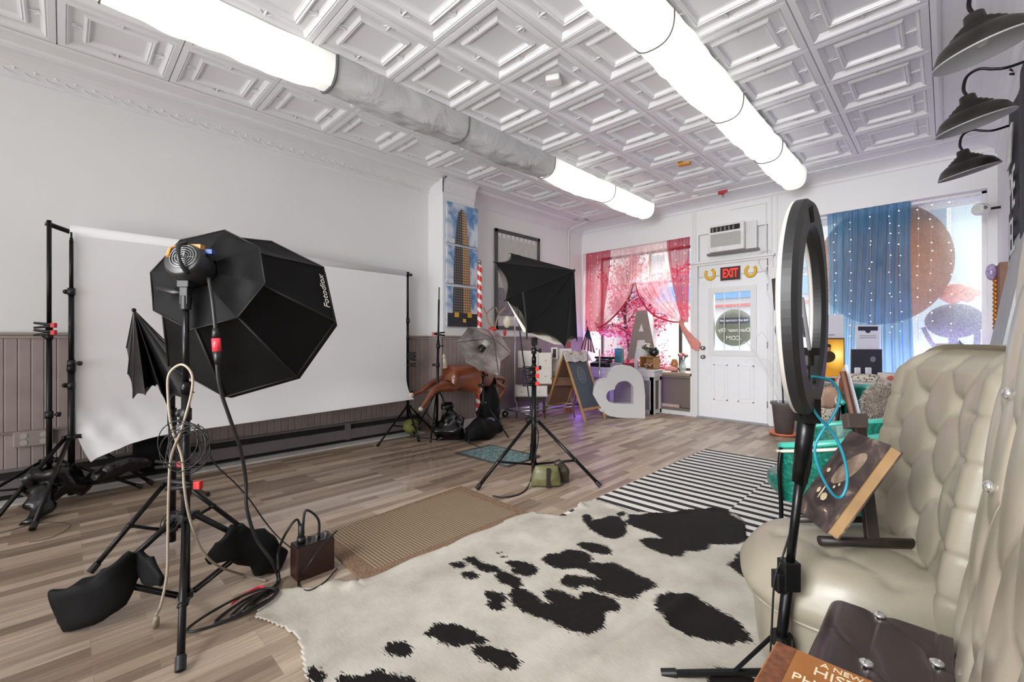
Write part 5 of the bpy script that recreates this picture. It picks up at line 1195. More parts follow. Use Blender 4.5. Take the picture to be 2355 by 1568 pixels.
# dark stool with white drawer unit
M_ivory = mat('ivory_drawer_paint', rgb(226, 222, 214), .45, var=.03); M_espresso = mat('espresso_wood', rgb(52, 36, 34), .4, var=.2)
q0 = pf(1186, 962); q1 = pf(1255, 962)
dxs = (q1-q0).normalized(); dys = Vector((-dxs.y, dxs.x, 0)); ws_ = (q1-q0).length; Rs = Matrix((dxs, dys, Vector((0, 0, 1)))).transposed(); cs = q0+dxs*ws_/2+dys*.12
t = thing('dark_stool', 'small espresso wood stool under the ivory two drawer box', 'stool', cs)
f = MB(); f.box(cs+Vector((0, 0, .30)), (ws_+.02, .25, .035), Rs); f.box(cs+Vector((0, 0, .265)), (ws_-.02, .22, .04), Rs); obj('seat', f, M_espresso, t, bevel=.004)
for sx_ in (-1, 1):
    for sy_ in (-1, 1):
        p = cs+dxs*sx_*(ws_/2-.015)+dys*sy_*.11; f = MB(); f.cyl(p, p+Vector((0, 0, .29)), .013, .02, n=4); obj('leg', f, M_espresso, t)
zb = .318
def drawer_unit(c, w, d, h, R, n_, label, name='drawer_unit', tilt=None):
    t = thing(name, label, 'drawers', c); dx_, dy_ = R@Vector((1, 0, 0)), R@Vector((0, 1, 0))
    f = MB(); f.box(c+Vector((0, 0, h/2)), (w, d, h), R); obj('carcass', f, M_ivory, t, bevel=.003)
    for k in range(n_):
        ww_ = w/n_; p = c+dx_*(-w/2+ww_*(k+.5))-dy_*(d/2+.006)+Vector((0, 0, h/2)); f = MB(); f.box(p, (ww_-.02, .012, h-.03), R); dw = obj('drawer', f, M_ivory, t, bevel=.002)
        f = MB(); f.ball(p-dy_*.018, .013); obj('knob', f, M_ivory, dw, smooth=True)
    return t
drawer_unit(cs+Vector((0, 0, zb)), ws_+.05, .24, .155, Rs, 2, 'ivory box of two small drawers on the dark stool')
rnd = random.Random(12)
# assorted white drawers leaning in the corner on a brown table
tb = gd(1275, 6.75)
t = thing('side_table', 'brown wooden side table with curved legs behind the chalkboard', 'table', tb)
f = MB(); f.box(tb+Vector((0, 0, .58)), (.62, .42, .03), Rs); f.box(tb+Vector((0, 0, .52)), (.58, .38, .10), Rs); obj('tabletop', f, mat('mid_brown_wood', rgb(112, 78, 60), .4, var=.15), t, bevel=.005)
for sx_ in (-1, 1):
    for sy_ in (-1, 1):
        p = tb+dxs*sx_*.27+dys*sy_*.17; f = MB(); f.tube(bez([p+Vector((0, 0, .48)), p+dxs*sx_*.02+Vector((0, 0, .36)), p-dxs*sx_*.01+Vector((0, 0, .15)), p+dxs*sx_*.015], 5), [.022]*5+[.018]*5+[.013]*6, 6); obj('leg', f, _M['mid_brown_wood'], t, smooth=True)
for k, (px_, py_, D_, w, h, n_, lab) in enumerate(((1214, 835, 6.58, .30, .25, 1, 'square ivory drawer front leaning left behind the middle light stand'), (1245, 850, 6.62, .30, .46, 2, 'tall ivory cabinet directly behind the middle light stand'), (1290, 858, 6.95, .32, .42, 2, 'ivory cabinet with round knobs on the brown side table'))):
    p = pd(px_, py_, D_); p.z = {0: .74, 1: .50, 2: .595}[k]
    t = thing('ivory_cabinet', lab, 'cabinet', p)
    f = MB(); f.box(p+Vector((0, 0, h/2)), (w, .16, h), Rs); obj('carcass', f, M_ivory, t, bevel=.004)
    for j in range(n_):
        pp = p-dys*.085+Vector((0, 0, h*(j+.5)/n_)); f = MB(); f.box(pp, (w-.03, .012, h/n_-.025), Rs); dw = obj('door' if j == 0 else 'drawer', f, M_ivory, t, bevel=.002)
        f = MB(); f.ball(pp-dys*.02+dxs*.05, .015); obj('knob', f, M_ivory, dw, smooth=True)
p = pd(1262, 822, 6.9)
f = MB(); f.box((p.x, p.y, .50+.0), (.28, .22, .36), Rs); tag(obj('ivory_pedestal', f, M_ivory, bevel=.004), 'plain ivory pedestal low behind the middle light stand', 'pedestal')
t = thing('framed_photo', 'small dark photo in a white frame standing among the ivory drawers', 'photo frame', pd(1273, 826, 6.78))
p = pd(1275, 812, 6.78); f = MB(); f.box(p, (.10, .02, .18), Rs); obj('frame', f, M_white, t, bevel=.002)
f = MB(); f.box(p-dys*.011, (.05, .002, .13), Rs); obj('photo', f, mat('dark_photo', rgb(70, 44, 38), .3, var=.5, scale=40), t)
# ================================================================ chalkboard A frame
M_oak = mat('honey_oak', rgb(178, 136, 82), .45, var=.15, stretch=(1, 1, 8))
Fa, Fb = pf(1347, 971), pf(1392, 962); Ta, Tb = pd(1297, 810, 6.42), pd(1343, 812, 6.72)
zt_ = (Ta.z+Tb.z)/2; wd = (Fb-Fa); Ta.z = zt_; Tb = Ta+wd
Ga, Gb = pf(1268, 960), None; Ga = Fa+(Ta-Fa)*2*Vector((1, 1, 0)) if 0 else Vector((2*Ta.x-Fa.x, 2*Ta.y-Fa.y, 0)); Gb = Ga+wd
t = thing('chalkboard_sign', 'standing oak framed chalkboard A sign with oval chalk logo in front of the side table', 'sign', (Fa+Gb)/2)
for (p0, p1, q0_, q1_, mm, nm) in ((Fa, Fb, Ta, Tb, mat('slate_board', rgb(66, 74, 84), .6, var=.1), 'front_board'), (Ga, Gb, Ta, Tb, mat('brown_board_back', rgb(122, 92, 74), .6, var=.08), 'rear_board')):
    wv = (p1-p0).normalized(); uv = (q0_-p0).normalized(); nv = wv.cross(uv); Rq = Matrix((wv, nv, uv)).transposed(); Lq = (q0_-p0).length; Wq = (p1-p0).length
    f = MB(); f.box(p0+wv*Wq/2+uv*(Lq*.575), (Wq-.03, .008, Lq*.80), Rq); obj(nm, f, mm, t)
    fr_ = MB()
    for s_ in (0, 1): fr_.box(p0+wv*(Wq*s_)+uv*Lq/2, (.032, .022, Lq), Rq)
    for s_ in (.17, .985): fr_.box(p0+wv*Wq/2+uv*Lq*s_, (Wq, .022, .035), Rq)
    obj('frame', fr_, M_oak, t, bevel=.003)
wv = wd.normalized(); uv = (Ta-Fa).normalized(); nv = wv.cross(uv); nv = nv if nv.dot(-FW) > 0 else -nv
cc_ = Fa+wd*.5+(Ta-Fa)*.66+nv*.006; xw = wv if wv.dot(RT) > 0 else -wv
f = MB(); Mx = frameM(cc_, xw, uv)
for sc_ in (1, .86): f.tube([Mx@Vector((.085*sc_*math.cos(a), .125*sc_*math.sin(a), .001)) for a in [2*PI*i/30 for i in range(30)]], .0012, 4, closed=True)
text_mb(f, 'CHALK', .042, frameM(cc_+uv*.045, xw, uv)) if 0 else None
for k in range(7): f.tube([Mx@Vector((-.055+.006*abs(k-3)*1.0, -.07+.023*k, .001)), Mx@Vector((.055-.006*abs(k-3), -.07+.023*k, .001))], .0025 if k % 2 else .0014, 4)
obj('chalk_drawing', f, mat('chalk', rgb(170, 180, 188), .9), t)
f = MB()
def drape(u, v):
    p = Ta.lerp(Tb, u*1.1-.05); o = (v-.4)*.30
    q = p+Vector((0, 0, .022-abs(v-.4)*.30))+nv*(o*.45 if v > .4 else o*.3)
    return q+wv*(.10*v*(u-.1))+Vector((0, 0, .012*math.sin(u*16)+.02*nz3(u*6, v*5, 2)))
f.grid(drape, 22, 16)
m, n, l, b = nodes_of('leopard_cloth'); tc = n.new('ShaderNodeTexCoord'); vo = n.new('ShaderNodeTexVoronoi'); vo.inputs['Scale'].default_value = 42; l.new(tc.outputs['Object'], vo.inputs['Vector'])
c = ramp(n, [(.16, rgb(40, 34, 30)), (.30, rgb(150, 126, 98)), (.36, rgb(206, 190, 160)), (1, rgb(214, 198, 170))]); l.new(vo.outputs['Distance'], c.inputs[0]); l.new(c.outputs[0], b.inputs['Base Color']); b.inputs['Roughness'].default_value = .9
mg = mat('grey_white_cloth', rgb(196, 192, 188), .9, var=.35, scale=26)
o = obj('draped_scarf', f, mg, smooth=True, solid=.004); tag(o, 'grey and white speckled scarf draped over the top of the chalkboard sign', 'scarf')
# ================================================================ heart
ho = [(860, 1465), (862, 1180), (845, 1000), (810, 900), (740, 830), (680, 795), (600, 780), (500, 792), (430, 830), (385, 885), (362, 950), (300, 957), (240, 992), (205, 1060), (185, 1150), (190, 1230), (222, 1310), (290, 1380), (400, 1435), (500, 1455), (620, 1463), (740, 1465)]
hi = [(710, 1280), (712, 1160), (708, 1060), (680, 1015), (650, 997), (620, 987), (585, 985), (550, 992), (515, 1006), (490, 1030), (474, 1062), (468, 1096), (425, 1100), (392, 1115), (370, 1140), (358, 1180), (364, 1215), (382, 1240), (410, 1262), (470, 1280), (560, 1282), (640, 1281)]
def hp(D): return lambda x, y: pd(1330+x/5.6, 700+min(y, 1465)/5.6, D)
hd0 = 6.49
z_min = hp(hd0)(860, 1465).z
def hq(d):
    def g(x, y): p = pd(1330+x/5.6, 700+y/5.6, hd0); p.z -= z_min; return p+FW*d
    return g
f = MB(); f.ringprism(ho, hi, hq(0), hq(.13)); tag(obj('wooden_heart', f, mat('white_heart_paint', rgb(214, 214, 212), .5, var=.02)), 'big white standing heart cut-out with heart shaped hole beside the chalkboard', 'heart')
# ================================================================ white radiator cabinet
m, n, l, b = nodes_of('lattice_screen'); tc = n.new('ShaderNodeTexCoord'); sp = n.new('ShaderNodeSeparateXYZ'); l.new(tc.outputs['Object'], sp.inputs[0])
s1 = mth(n, l, 'ADD', sp.outputs[0], sp.outputs[1])
a = mth(n, l, 'FRACT', mth(n, l, 'MULTIPLY', mth(n, l, 'ADD', s1, sp.outputs[2]), 42)); q = mth(n, l, 'FRACT', mth(n, l, 'MULTIPLY', mth(n, l, 'SUBTRACT', s1, sp.outputs[2]), 42))
w = mth(n, l, 'MAXIMUM', mth(n, l, 'LESS_THAN', a, .38), mth(n, l, 'LESS_THAN', q, .38)); l.new(mixc(n, l, w, rgb(44, 42, 42), rgb(186, 184, 184)), b.inputs['Base Color']); b.inputs['Roughness'].default_value = .5
t = thing('radiator_cabinet', 'white cabinet with lattice front panels under the pink window', 'cabinet', (-3.9, 6.5, 0))
xa, xb, ya_, yb_ = -4.66, -3.21, 6.37, 6.63
f = MB(); f.bb(xa-.02, xb+.03, ya_-.03, yb_, .66, .69); f.bb(xa-.01, xb+.015, ya_-.015, yb_, .575, .66); obj('top', f, M_trim, t, bevel=.006)
f = MB()
for x in (xa+.03, -3.95, xb-.03): f.bb(x-.035, x+.035, ya_, ya_+.05, 0, .58)
for z in (.03, .55): f.bb(xa, xb, ya_, ya_+.05, z-.03, z+.03)
for y in (ya_+.025, yb_-.025): f.bb(xb-.05, xb, y-.025, y+.025, 0, .58)
for z in (.04, .55): f.bb(xb-.05, xb, ya_, yb_, z-.03, z+.03)
obj('frame', f, M_trim, t)
for (x0, x1) in ((xa+.06, -3.985), (-3.915, xb-.06)):
    f = MB(); f.bb(x0, x1, ya_+.02, ya_+.03, .06, .52); obj('lattice_panel', f, _M['lattice_screen'], t)
f = MB(); f.bb(xb-.03, xb-.02, ya_+.05, yb_-.05, .07, .52); obj('side_panel', f, M_taupe_d, t)
f = MB(); f.bb(-2.93, -2.80, YF+.03, YF+.07, .10, .10+.001)
p = pY(1541, 935, YF+.05)
f = MB(); f.bb(p.x-.18, p.x+.16, YF+.02, YF+.06, .10, .15); ob = obj('wooden_word_block', f, mat('pink_marble_block', rgb(196, 170, 160), .6, var=.25, scale=40), bevel=.004); tag(ob, 'small pinkish carved word block on the ledge below the pink window', 'ornament')

# ================================================================ pink window display
def sheer(name, col, tr_, name2=None):
    m, n, l, b = nodes_of(name)
    t_ = n.new('ShaderNodeBsdfTransparent'); d_ = n.new('ShaderNodeBsdfTranslucent'); e_ = n.new('ShaderNodeBsdfDiffuse')
    tc = n.new('ShaderNodeTexCoord'); nn = n.new('ShaderNodeTexNoise'); nn.inputs['Scale'].default_value = 7; nn.inputs['Detail'].default_value = 3; mp = n.new('ShaderNodeMapping'); mp.inputs['Scale'].default_value = (4, 1, .5); l.new(tc.outputs['Object'], mp.inputs[0]); l.new(mp.outputs[0], nn.inputs['Vector'])
    c = ramp(n, [(.3, tuple(v*.80 for v in col)), (.7, tuple(min(1, v*1.12) for v in col))]); l.new(nn.outputs['Fac'], c.inputs[0]); l.new(c.outputs[0], d_.inputs[0]); l.new(c.outputs[0], e_.inputs[0])
    a_ = n.new('ShaderNodeMixShader'); a_.inputs[0].default_value = .35; l.new(d_.outputs[0], a_.inputs[1]); l.new(e_.outputs[0], a_.inputs[2])
    m_ = n.new('ShaderNodeMixShader')
    # a cloth seen at a slant hides more
    lw = n.new('ShaderNodeLayerWeight'); lw.inputs[0].default_value = .5; r_ = ramp(n, [(0, (1-tr_,)*3), (1, (1, 1, 1))]); l.new(lw.outputs['Facing'], r_.inputs[0]); l.new(r_.outputs[0], m_.inputs[0])
    l.new(t_.outputs[0], m_.inputs[1]); l.new(a_.outputs[0], m_.inputs[2]); l.new(m_.outputs[0], n['Material Output'].inputs[0]); return m
M_pinkd = sheer('deep_pink_chiffon', rgb(196, 76, 92), .22); M_pinkp = sheer('pale_pink_chiffon', rgb(240, 196, 198), .55); M_ivs = sheer('ivory_chiffon', rgb(246, 232, 222), .50)
def lerp(a, b, t): return a+(b-a)*t
def piece(xs_top, xs_bot, ztop, zbot, Y, amp, freq, mid=None, n_=60, r_=40):
    def fn(u, v):
        z = lerp(ztop, zbot, v); a0, a1 = xs_top; b0, b1 = xs_bot; s_ = v*v*(3-2*v) if mid is None else min(1, (v/mid))**1.6
        x = lerp(lerp(a0, b0, s_), lerp(a1, b1, s_), u); am = amp*(1-.5*s_)
        return (x, Y+am*math.sin(u*freq)+am*.5*math.sin(u*freq*2.3+1+v*1.5), z+.03*math.sin(u*PI)*v*0)
    return fn
t = thing('pink_curtain', 'deep pink chiffon curtain gathered at the left side of the flower window', 'curtain', (-4.5, YF+.06, 1.35), 'pink curtains in the flower window')
f = MB(); f.grid(piece((-4.68, -4.15), (-4.70, -4.30), ZW, 1.30, YF+.02, .018, 42), 110, 30); obj('pleated_panel', f, M_pinkd, t, smooth=True)
f = MB(); f.grid(piece((-4.3, -3.72), (-4.5, -4.24), ZW-.6, 1.38, YF+.05, .015, 26, .9), 80, 40); obj('sweeping_panel', f, M_pinkp, t, smooth=True)
f = MB(); f.tube(bez([(-3.73, YF+.05, ZW-.6), (-3.80, YF+.04, 1.9), (-3.98, YF+.03, 1.66), (-4.24, YF+.02, 1.44), (-4.40, YF+.02, 1.37)], 8), [.006+.010*math.sin(i*.09) for i in range(33)], 6); obj('rolled_edge', f, M_pinkd, t, smooth=True)
t = thing('pink_curtain', 'deep pink chiffon curtain tied back beside the front door', 'curtain', (-2.95, YF+.06, 1.0), 'pink curtains in the flower window')
f = MB(); f.grid(piece((-3.14, -2.78), (-2.92, -2.80), ZW, 1.42, YF+.02, .018, 34, .95), 90, 40); obj('pleated_panel', f, M_pinkd, t, smooth=True)
f = MB(); f.grid(piece((-3.72, -3.12), (-3.02, -2.86), ZW-.6, 1.42, YF+.05, .015, 26, .95), 80, 40); obj('sweeping_panel', f, M_pinkp, t, smooth=True)
f = MB(); f.tube(bez([(-3.70, YF+.05, ZW-.6), (-3.62, YF+.04, 1.85), (-3.40, YF+.03, 1.58), (-3.12, YF+.02, 1.45), (-2.92, YF+.02, 1.42)], 8), [.006+.010*math.sin(i*.09) for i in range(33)], 6); obj('rolled_edge', f, M_pinkd, t, smooth=True)
m_sal = mat('salmon_chiffon', rgb(214, 140, 128), .7, var=.2, stretch=(8, 1, 1))
f = MB(); loftd(f, [(-2.90, YF+.0, 1.44), (-2.87, YF-.03, 1.36), (-2.78, YF-.04, 1.22), (-2.66, YF-.05, 1.06), (-2.645, YF-.05, 0.99)], [.05, .03, .05, .075, .02], [.03, .02, .02, .02, .008], Vector((1, 0, .6)), n=16, wr=.2); obj('tie_back_tail', f, m_sal, t, smooth=True)
t = thing('ivory_valance', 'ivory chiffon valance across the top of the flower window', 'curtain', (-3.7, YF+.05, 2.1))
f = MB(); f.grid(piece((-4.18, -3.1), (-4.22, -3.08), ZW, ZW-.62, YF+.08, .014, 60), 130, 12); obj('cloth', f, M_ivs, t, smooth=True)
# fairy lights
M_bulb = mat('warm_fairy_bulb', rgb(255, 236, 210), .3, emit=(1, .86, .66), estr=2.0)
def fairy(name, label, strings, Y, group, r=.006):
    t = thing(name, label, 'string lights', (strings[0][0][0], Y, strings[0][-1][1]), group)
    f = MB(); g = MB()
    for st_ in strings:
        f.tube([(x, Y, z) for x, z in st_], .0010, 4)
        (x0, z0), (x1, z1) = st_[0], st_[-1]; n_ = int(abs(z0-z1)/.125)
        for i in range(n_):
            tt = (i+.5)/n_; g.ball((lerp(x0, x1, tt)+rnd.uniform(-.012, .012), Y-.006, lerp(z0, z1, tt)+rnd.uniform(-.05, .05)), r*rnd.uniform(.6, 1.0), 6, 4)
    obj('wire', f, mat('clear_wire', rgb(190, 185, 180), .3), t); o_ = obj('bulbs', g, M_bulb, t); o_['kind'] = 'stuff'; return t
fairy('string_lights', 'curtain of tiny warm lights over the pink flower window', [[(x, ZW-.02), (x+rnd.uniform(-.03, .03), .95+rnd.uniform(0, .5))] for x in (-4.53, -4.40, -4.12, -3.81, -3.47, -3.2, -2.98, -2.84)], YF-.01, 'fairy light curtains in the windows')
# blossom branches
t = thing('blossom_tree', 'artificial cherry tree with pink blossoms filling the flower window', 'artificial tree', (-4.0, YF+.40, .64))
f = MB(); base_ = Vector((-4.05, YF+.42, .64)); br_ = []
f.tube(bez([base_, base_+Vector((.02, 0, .5)), base_+Vector((-.05, -.03, 1.0)), base_+Vector((.1, 0, 1.5))], 6), .03, 8)
for k in range(22):
    a0 = base_+Vector((0, 0, .35+.06*k)); e_ = a0+Vector((rnd.uniform(-.7, 1.3), rnd.uniform(-.22, .1), rnd.uniform(.0, .6))); e_.x = max(-4.65, min(-2.85, e_.x)); e_.z = min(2.6, e_.z)
    f.tube(bez([a0, a0.lerp(e_, .5)+Vector((0, 0, .08)), e_], 5), [.012-.0009*i for i in range(11)], 6); br_.append((a0, e_))
obj('branches', f, mat('dark_branch', rgb(80, 58, 54), .8), t, smooth=True)
for nm, col, cnt in (('pale_blossoms', rgb(246, 176, 200), 3400), ('deep_blossoms', rgb(226, 70, 116), 2000)):
    g = MB()
    for k in range(cnt):
        a0, e_ = rnd.choice(br_); tt = rnd.random()**.6; p = a0.lerp(e_, tt)+Vector((rnd.gauss(0, .07), rnd.gauss(0, .04), rnd.gauss(0, .07))); s_ = rnd.uniform(.014, .032)
        if p.x > -2.84 or p.x < -4.68 or p.y > YF+.58 or p.z > 2.66: continue
        R = Matrix.Rotation(rnd.uniform(0, 6), 3, Vector((rnd.uniform(-1, 1), rnd.uniform(-1, 1), rnd.uniform(-1, 1))).normalized())
        pet = []
        for i in range(5):
            a = 2*PI*i/5; pet += [p+R@Vector((s_*math.cos(a), s_*math.sin(a), s_*.3)), p+R@Vector((s_*.5*math.cos(a+.6), s_*.5*math.sin(a+.6), s_*.1))]
        g.add([p]+pet, [(0, 1+i, 1+(i+1) % 10) for i in range(10)])
    mm = mat(nm+'_petal', col, .8, var=.15, scale=30)
    o_ = obj(nm, g, mm, t, recalc=False); o_['kind'] = 'stuff'
g = MB()
for k in range(1500):
    p = Vector((rnd.uniform(-4.55, -3.3), YF+rnd.uniform(.12, .5), .66+abs(rnd.gauss(0, .16)))); s_ = rnd.uniform(.012, .026); R = Matrix.Rotation(rnd.uniform(0, 6), 3, Vector((rnd.uniform(-1, 1), rnd.uniform(-1, 1), rnd.uniform(-1, 1))).normalized())
    g.add([p]+[p+R@Vector((s_*(1 if i % 2 else .5)*math.cos(PI*i/5), s_*(1 if i % 2 else .5)*math.sin(PI*i/5), 0)) for i in range(10)], [(0, 1+i, 1+(i+1) % 10) for i in range(10)])
tag(obj('fallen_petals', g, mat('coral_petal', rgb(228, 110, 130), .8, var=.2), recalc=False), 'heap of coral pink petals on the window deck before the big letter', 'petals', kind='stuff')
# big letter A
D_ = 7.15; ta = pd(1466, 714, D_); tz = 1.62
t = thing('marquee_letter', 'tall white freestanding letter A with taupe face in the flower window', 'letter', gd(1480, D_)+Vector((0, 0, .64)))
def lp(u, v, d): # u px, v px
    q = pd(u, v, D_); return q+FW*d
ao = [(1466, 714), (1488, 714), (1508, 822), (1492, 822), (1486, 789), (1461, 789), (1460, 822), (1444, 822)]
ao = [(1465, 714), (1488, 714), (1510, 826), (1490, 826), (1484, 781), (1466, 781), (1458, 826), (1442, 826)]
f = MB(); f.prism(ao, lambda x, y: lp(x, y, 0), lambda x, y: lp(x, y, .02)); 
obj('face', f, mat('taupe_letter_face', rgb(142, 128, 122), .5), t)
sh = FW*.02+Vector((.0, .0, 0))
f = MB(); f.prism([(1466, 715), (1487, 715), (1509, 826), (1443, 826)], lambda x, y: lp(x, y, .021), lambda x, y: lp(x, y, .021)+RT*.17+FW*.24)
obj('side_shell', f, mat('white_letter_shell', rgb(226, 224, 226), .5), t)
f = MB(); f.prism([(1475, 744), (1480, 762), (1469, 762)], lambda x, y: lp(x, y, -.001), lambda x, y: lp(x, y, .02)); obj('counter', f, M_white, t)
# low pieces on cabinet top and deck
def bouquet(c, r, cols, label, vase, vh, name='flower_vase', cnt=26):
    t = thing(name, label, 'flowers', c)
    f = MB(); f.lathe([(vh*.16, 0), (vh*.26, vh*.25), (vh*.22, vh*.6), (vh*.14, vh*.85), (vh*.18, vh)], c, 18); obj('vase', f, vase, t, smooth=True)
    f = MB(); g_ = [MB() for _ in cols]
    for k in range(cnt):
        d = Vector((rnd.gauss(0, 1), rnd.gauss(0, 1), abs(rnd.gauss(0, 1))*.8+.3)).normalized()*r*rnd.uniform(.6, 1); p = Vector(c)+Vector((0, 0, vh+r*.35))+d*.8
        f.tube([Vector(c)+Vector((0, 0, vh*.6)), p], .002, 4)
        for q in range(2): f.ball(p+Vector((rnd.gauss(0, .01), rnd.gauss(0, .01), -.02)), (.016, .004, .01), 6, 4, Matrix.Rotation(rnd.uniform(0, 6), 3, 'Z'))
        mb_ = g_[k % len(cols)]; s_ = r*.26
        for i in range(7):
            a = 2*PI*i/7; mb_.ball(p+Vector((s_*.4*math.cos(a), s_*.4*math.sin(a), 0)), (s_*.45, s_*.45, s_*.35), 6, 4)
        mb_.ball(p+Vector((0, 0, s_*.15)), s_*.4, 6, 4)
    obj('stems', f, mat('leaf_green', rgb(70, 104, 62), .6, var=.3), t)
    for gg, cc2 in zip(g_, cols): obj('blooms', gg, mat('bloom_%d_%d' % (int(cc2[0]*99), int(cc2[2]*99)), cc2, .7, var=.15), t, smooth=True)
    return t
M_vglass = mat('vase_glass', rgb(190, 210, 200), .08, alpha=.5); M_amber = mat('amber_glass', rgb(176, 118, 70), .15, var=.2)
cr = thing('wooden_crate', 'small open wooden crate on its side on the white cabinet', 'crate', (-3.33, 6.50, .69))
f = MB(); x0, x1, y0_, y1_, z0_, z1_ = -3.46, -3.22, 6.40, 6.60, .69, .89
f.bb(x0, x1, y0_, y1_, z0_, z0_+.012); f.bb(x0, x1, y0_, y1_, z1_-.012, z1_); f.bb(x0, x0+.012, y0_, y1_, z0_, z1_); f.bb(x1-.012, x1, y0_, y1_, z0_, z1_); f.bb(x0, x1, y1_-.01, y1_, z0_, z1_); obj('boards', f, M_oak, cr, bevel=.002)
bouquet((-3.40, 6.50, .89), .10, [rgb(236, 200, 208), rgb(226, 222, 204), rgb(232, 226, 216)], 'bouquet of pale pink and cream flowers on the wooden crate', M_vglass, .10, cnt=22)
bouquet((-2.95, 6.82, .64), .11, [rgb(214, 92, 116), rgb(236, 190, 196), rgb(226, 216, 180)], 'bright pink bouquet in a glass vase on the sill beside the door', M_vglass, .20, cnt=20)
f = MB(); f.ball((-3.27, 6.50, .96), (.085, .07, .07)); f.ball((-3.22, 6.46, 1.02), .02); tag(obj('glossy_black_figurine', f, mat('glossy_black', rgb(16, 16, 16), .08, coat=1), smooth=True), 'glossy black rounded figurine on the wooden crate', 'figurine')
g = MB()
for k in range(9): g.ball((-3.40+rnd.uniform(0, .12), 6.44+rnd.uniform(0, .08), .725+rnd.uniform(0, .07)), (.028, .028, .022), 8, 6)
tag(obj('dried_roses', g, mat('dusty_rose', rgb(196, 150, 134), .8, var=.3, scale=40), smooth=True), 'dusty pink dried roses inside the wooden crate', 'flowers')
g = MB(); cpx = Vector((-3.05, 6.62, .70))
for ring_, nn_, rr2 in ((0, 1, .0), (1, 6, .04), (2, 10, .075)):
    for k in range(nn_):
        a = 2*PI*k/nn_+ring_; g.ball(cpx+Vector((rr2*math.cos(a), rr2*.6*math.sin(a), .02-ring_*.012)), (.034, .026, .028), 8, 5)
tag(obj('paper_rose', g, mat('coral_paper', rgb(224, 150, 146), .8, var=.12), smooth=True), 'large coral pink paper rose at the corner of the cabinet', 'flower')
for (x, y, z, w, d, h, c, nm, lab, cat_) in (
    (-4.22, 6.50, .69, .17, .20, .09, rgb(30, 28, 34), 'vintage_typewriter', '', 'typewriter'),
    (-3.90, 6.50, .69, .22, .16, .075, rgb(150, 154, 150), 'grey_metal_box', 'grey metal box between the typewriter and red case on the cabinet', 'box'),
    (-3.70, 6.47, .69, .15, .12, .085, rgb(150, 44, 70), 'red_camera_case', 'small crimson case on the cabinet between grey box and crate', 'case'),
    (-3.55, 6.46, .69, .055, .03, .14, rgb(200, 204, 212), 'card_holder', 'upright pale card holder left of the wooden crate', 'card holder'),
    (-4.1, 6.86, .64, .14, .09, .36, rgb(60, 140, 130), 'teal_box', 'teal upright box in the flower window behind the typewriter', 'box'),
    (-3.40, 6.30+.08, .69, .11, .06, .03, rgb(188, 188, 190), 'cassette', 'pale grey cassette in front of the wooden crate', 'box')):
    if nm == 'vintage_typewriter':
        t = thing(nm, 'black vintage typewriter on the white cabinet behind the chalkboard', cat_, (x, y, z))
        f = MB(); f.bb(x-.17, x+.17, y-.12, y+.14, z, z+.07); f.bb(x-.13, x+.13, y+.0, y+.14, z+.07, z+.13); obj('body', f, mat('typewriter_black', c, .25, var=.2), t, bevel=.015)
        f = MB(); f.cyl((x-.19, y+.08, z+.15), (x+.19, y+.08, z+.15), .022); obj('platen', f, M_blackplas, t, smooth=True)
        for r_ in range(4):
            for k in range(9):
                f = MB(); f.cyl((x-.12+.03*k, y-.10+.028*r_, z+.07+.008*r_), (x-.12+.03*k, y-.10+.028*r_, z+.082+.008*r_), .009, n=8); obj('key', f, mat('key_grey', rgb(120, 116, 118), .3), t)
    else:
        f = MB(); f.bb(x-w/2, x+w/2, y-d/2, y+d/2, z, z+h); tag(obj(nm, f, mat('box_'+nm, c, .45, var=.1, scale=30), bevel=.004), lab, cat_)
for k, (px_, lab) in enumerate(((1557, 'amber glass jar on the window sill left of the pink bouquet'),)):
    c = Vector((-3.12, 6.9, .64)); f = MB(); f.lathe([(.05, 0), (.062, .03), (.05, .08), (.06, .12), (.045, .17), (.035, .20)], c, 20); tag(obj('amber_jar', f, M_amber, smooth=True), lab, 'jar')
f = MB(); f.bb(-3.07, -3.03, YF+.3, YF+.34, .64, 1.5); tag(obj('dark_post', f, mat('dark_bronze_frame', (0, 0, 0))), 'slim dark upright post inside the flower window near the door', 'post')
f = MB(); f.bb(-3.05, -2.80, YF+.50, YF+.54, 1.0, 1.30); 
# flag
fl = pd(1349, 740, 6.45); t = thing('small_flag', 'small red white and blue striped flag on a stick behind the chalkboard', 'flag', pd(1349, 815, 6.45))
f = MB(); f.cyl(pd(1352, 830, 6.45), fl, .004); f.cyl(fl, fl+Vector((0, 0, .03)), .007, .001); obj('stick', f, M_blackplas, t)
def flagp(u, v): # u along drop, v across
    top_ = pd(lerp(1351, 1358, v), lerp(750, 768, v), 6.43); bot = pd(lerp(1335, 1369, v), lerp(802, 812, v), 6.43); p = top_.lerp(bot, u); return p-FW*(.02*math.sin(v*11+u*2))
fs_ = [MB(), MB(), MB()]
for k in range(9):
    v0, v1 = k/9, (k+1)/9
    for a0, a1 in ((0, .42), (.42, 1)):
        mb_ = fs_[2] if a1 == .42 else fs_[k % 2]
        mb_.grid(lambda u, v, a0=a0, a1=a1, v0=v0, v1=v1: flagp(lerp(a0, a1, v), lerp(v0, v1, u)), 5, 8)
for mb_, nm, c in zip(fs_, ('red_stripes', 'white_stripes', 'starred_field'), (rgb(132, 46, 82), rgb(222, 210, 226), rgb(52, 50, 84))):
    obj(nm, mb_, mat('flag_'+nm, c, .8, var=.5 if nm == 'starred_field' else .05, scale=90 if nm == 'starred_field' else 10), t, smooth=True)
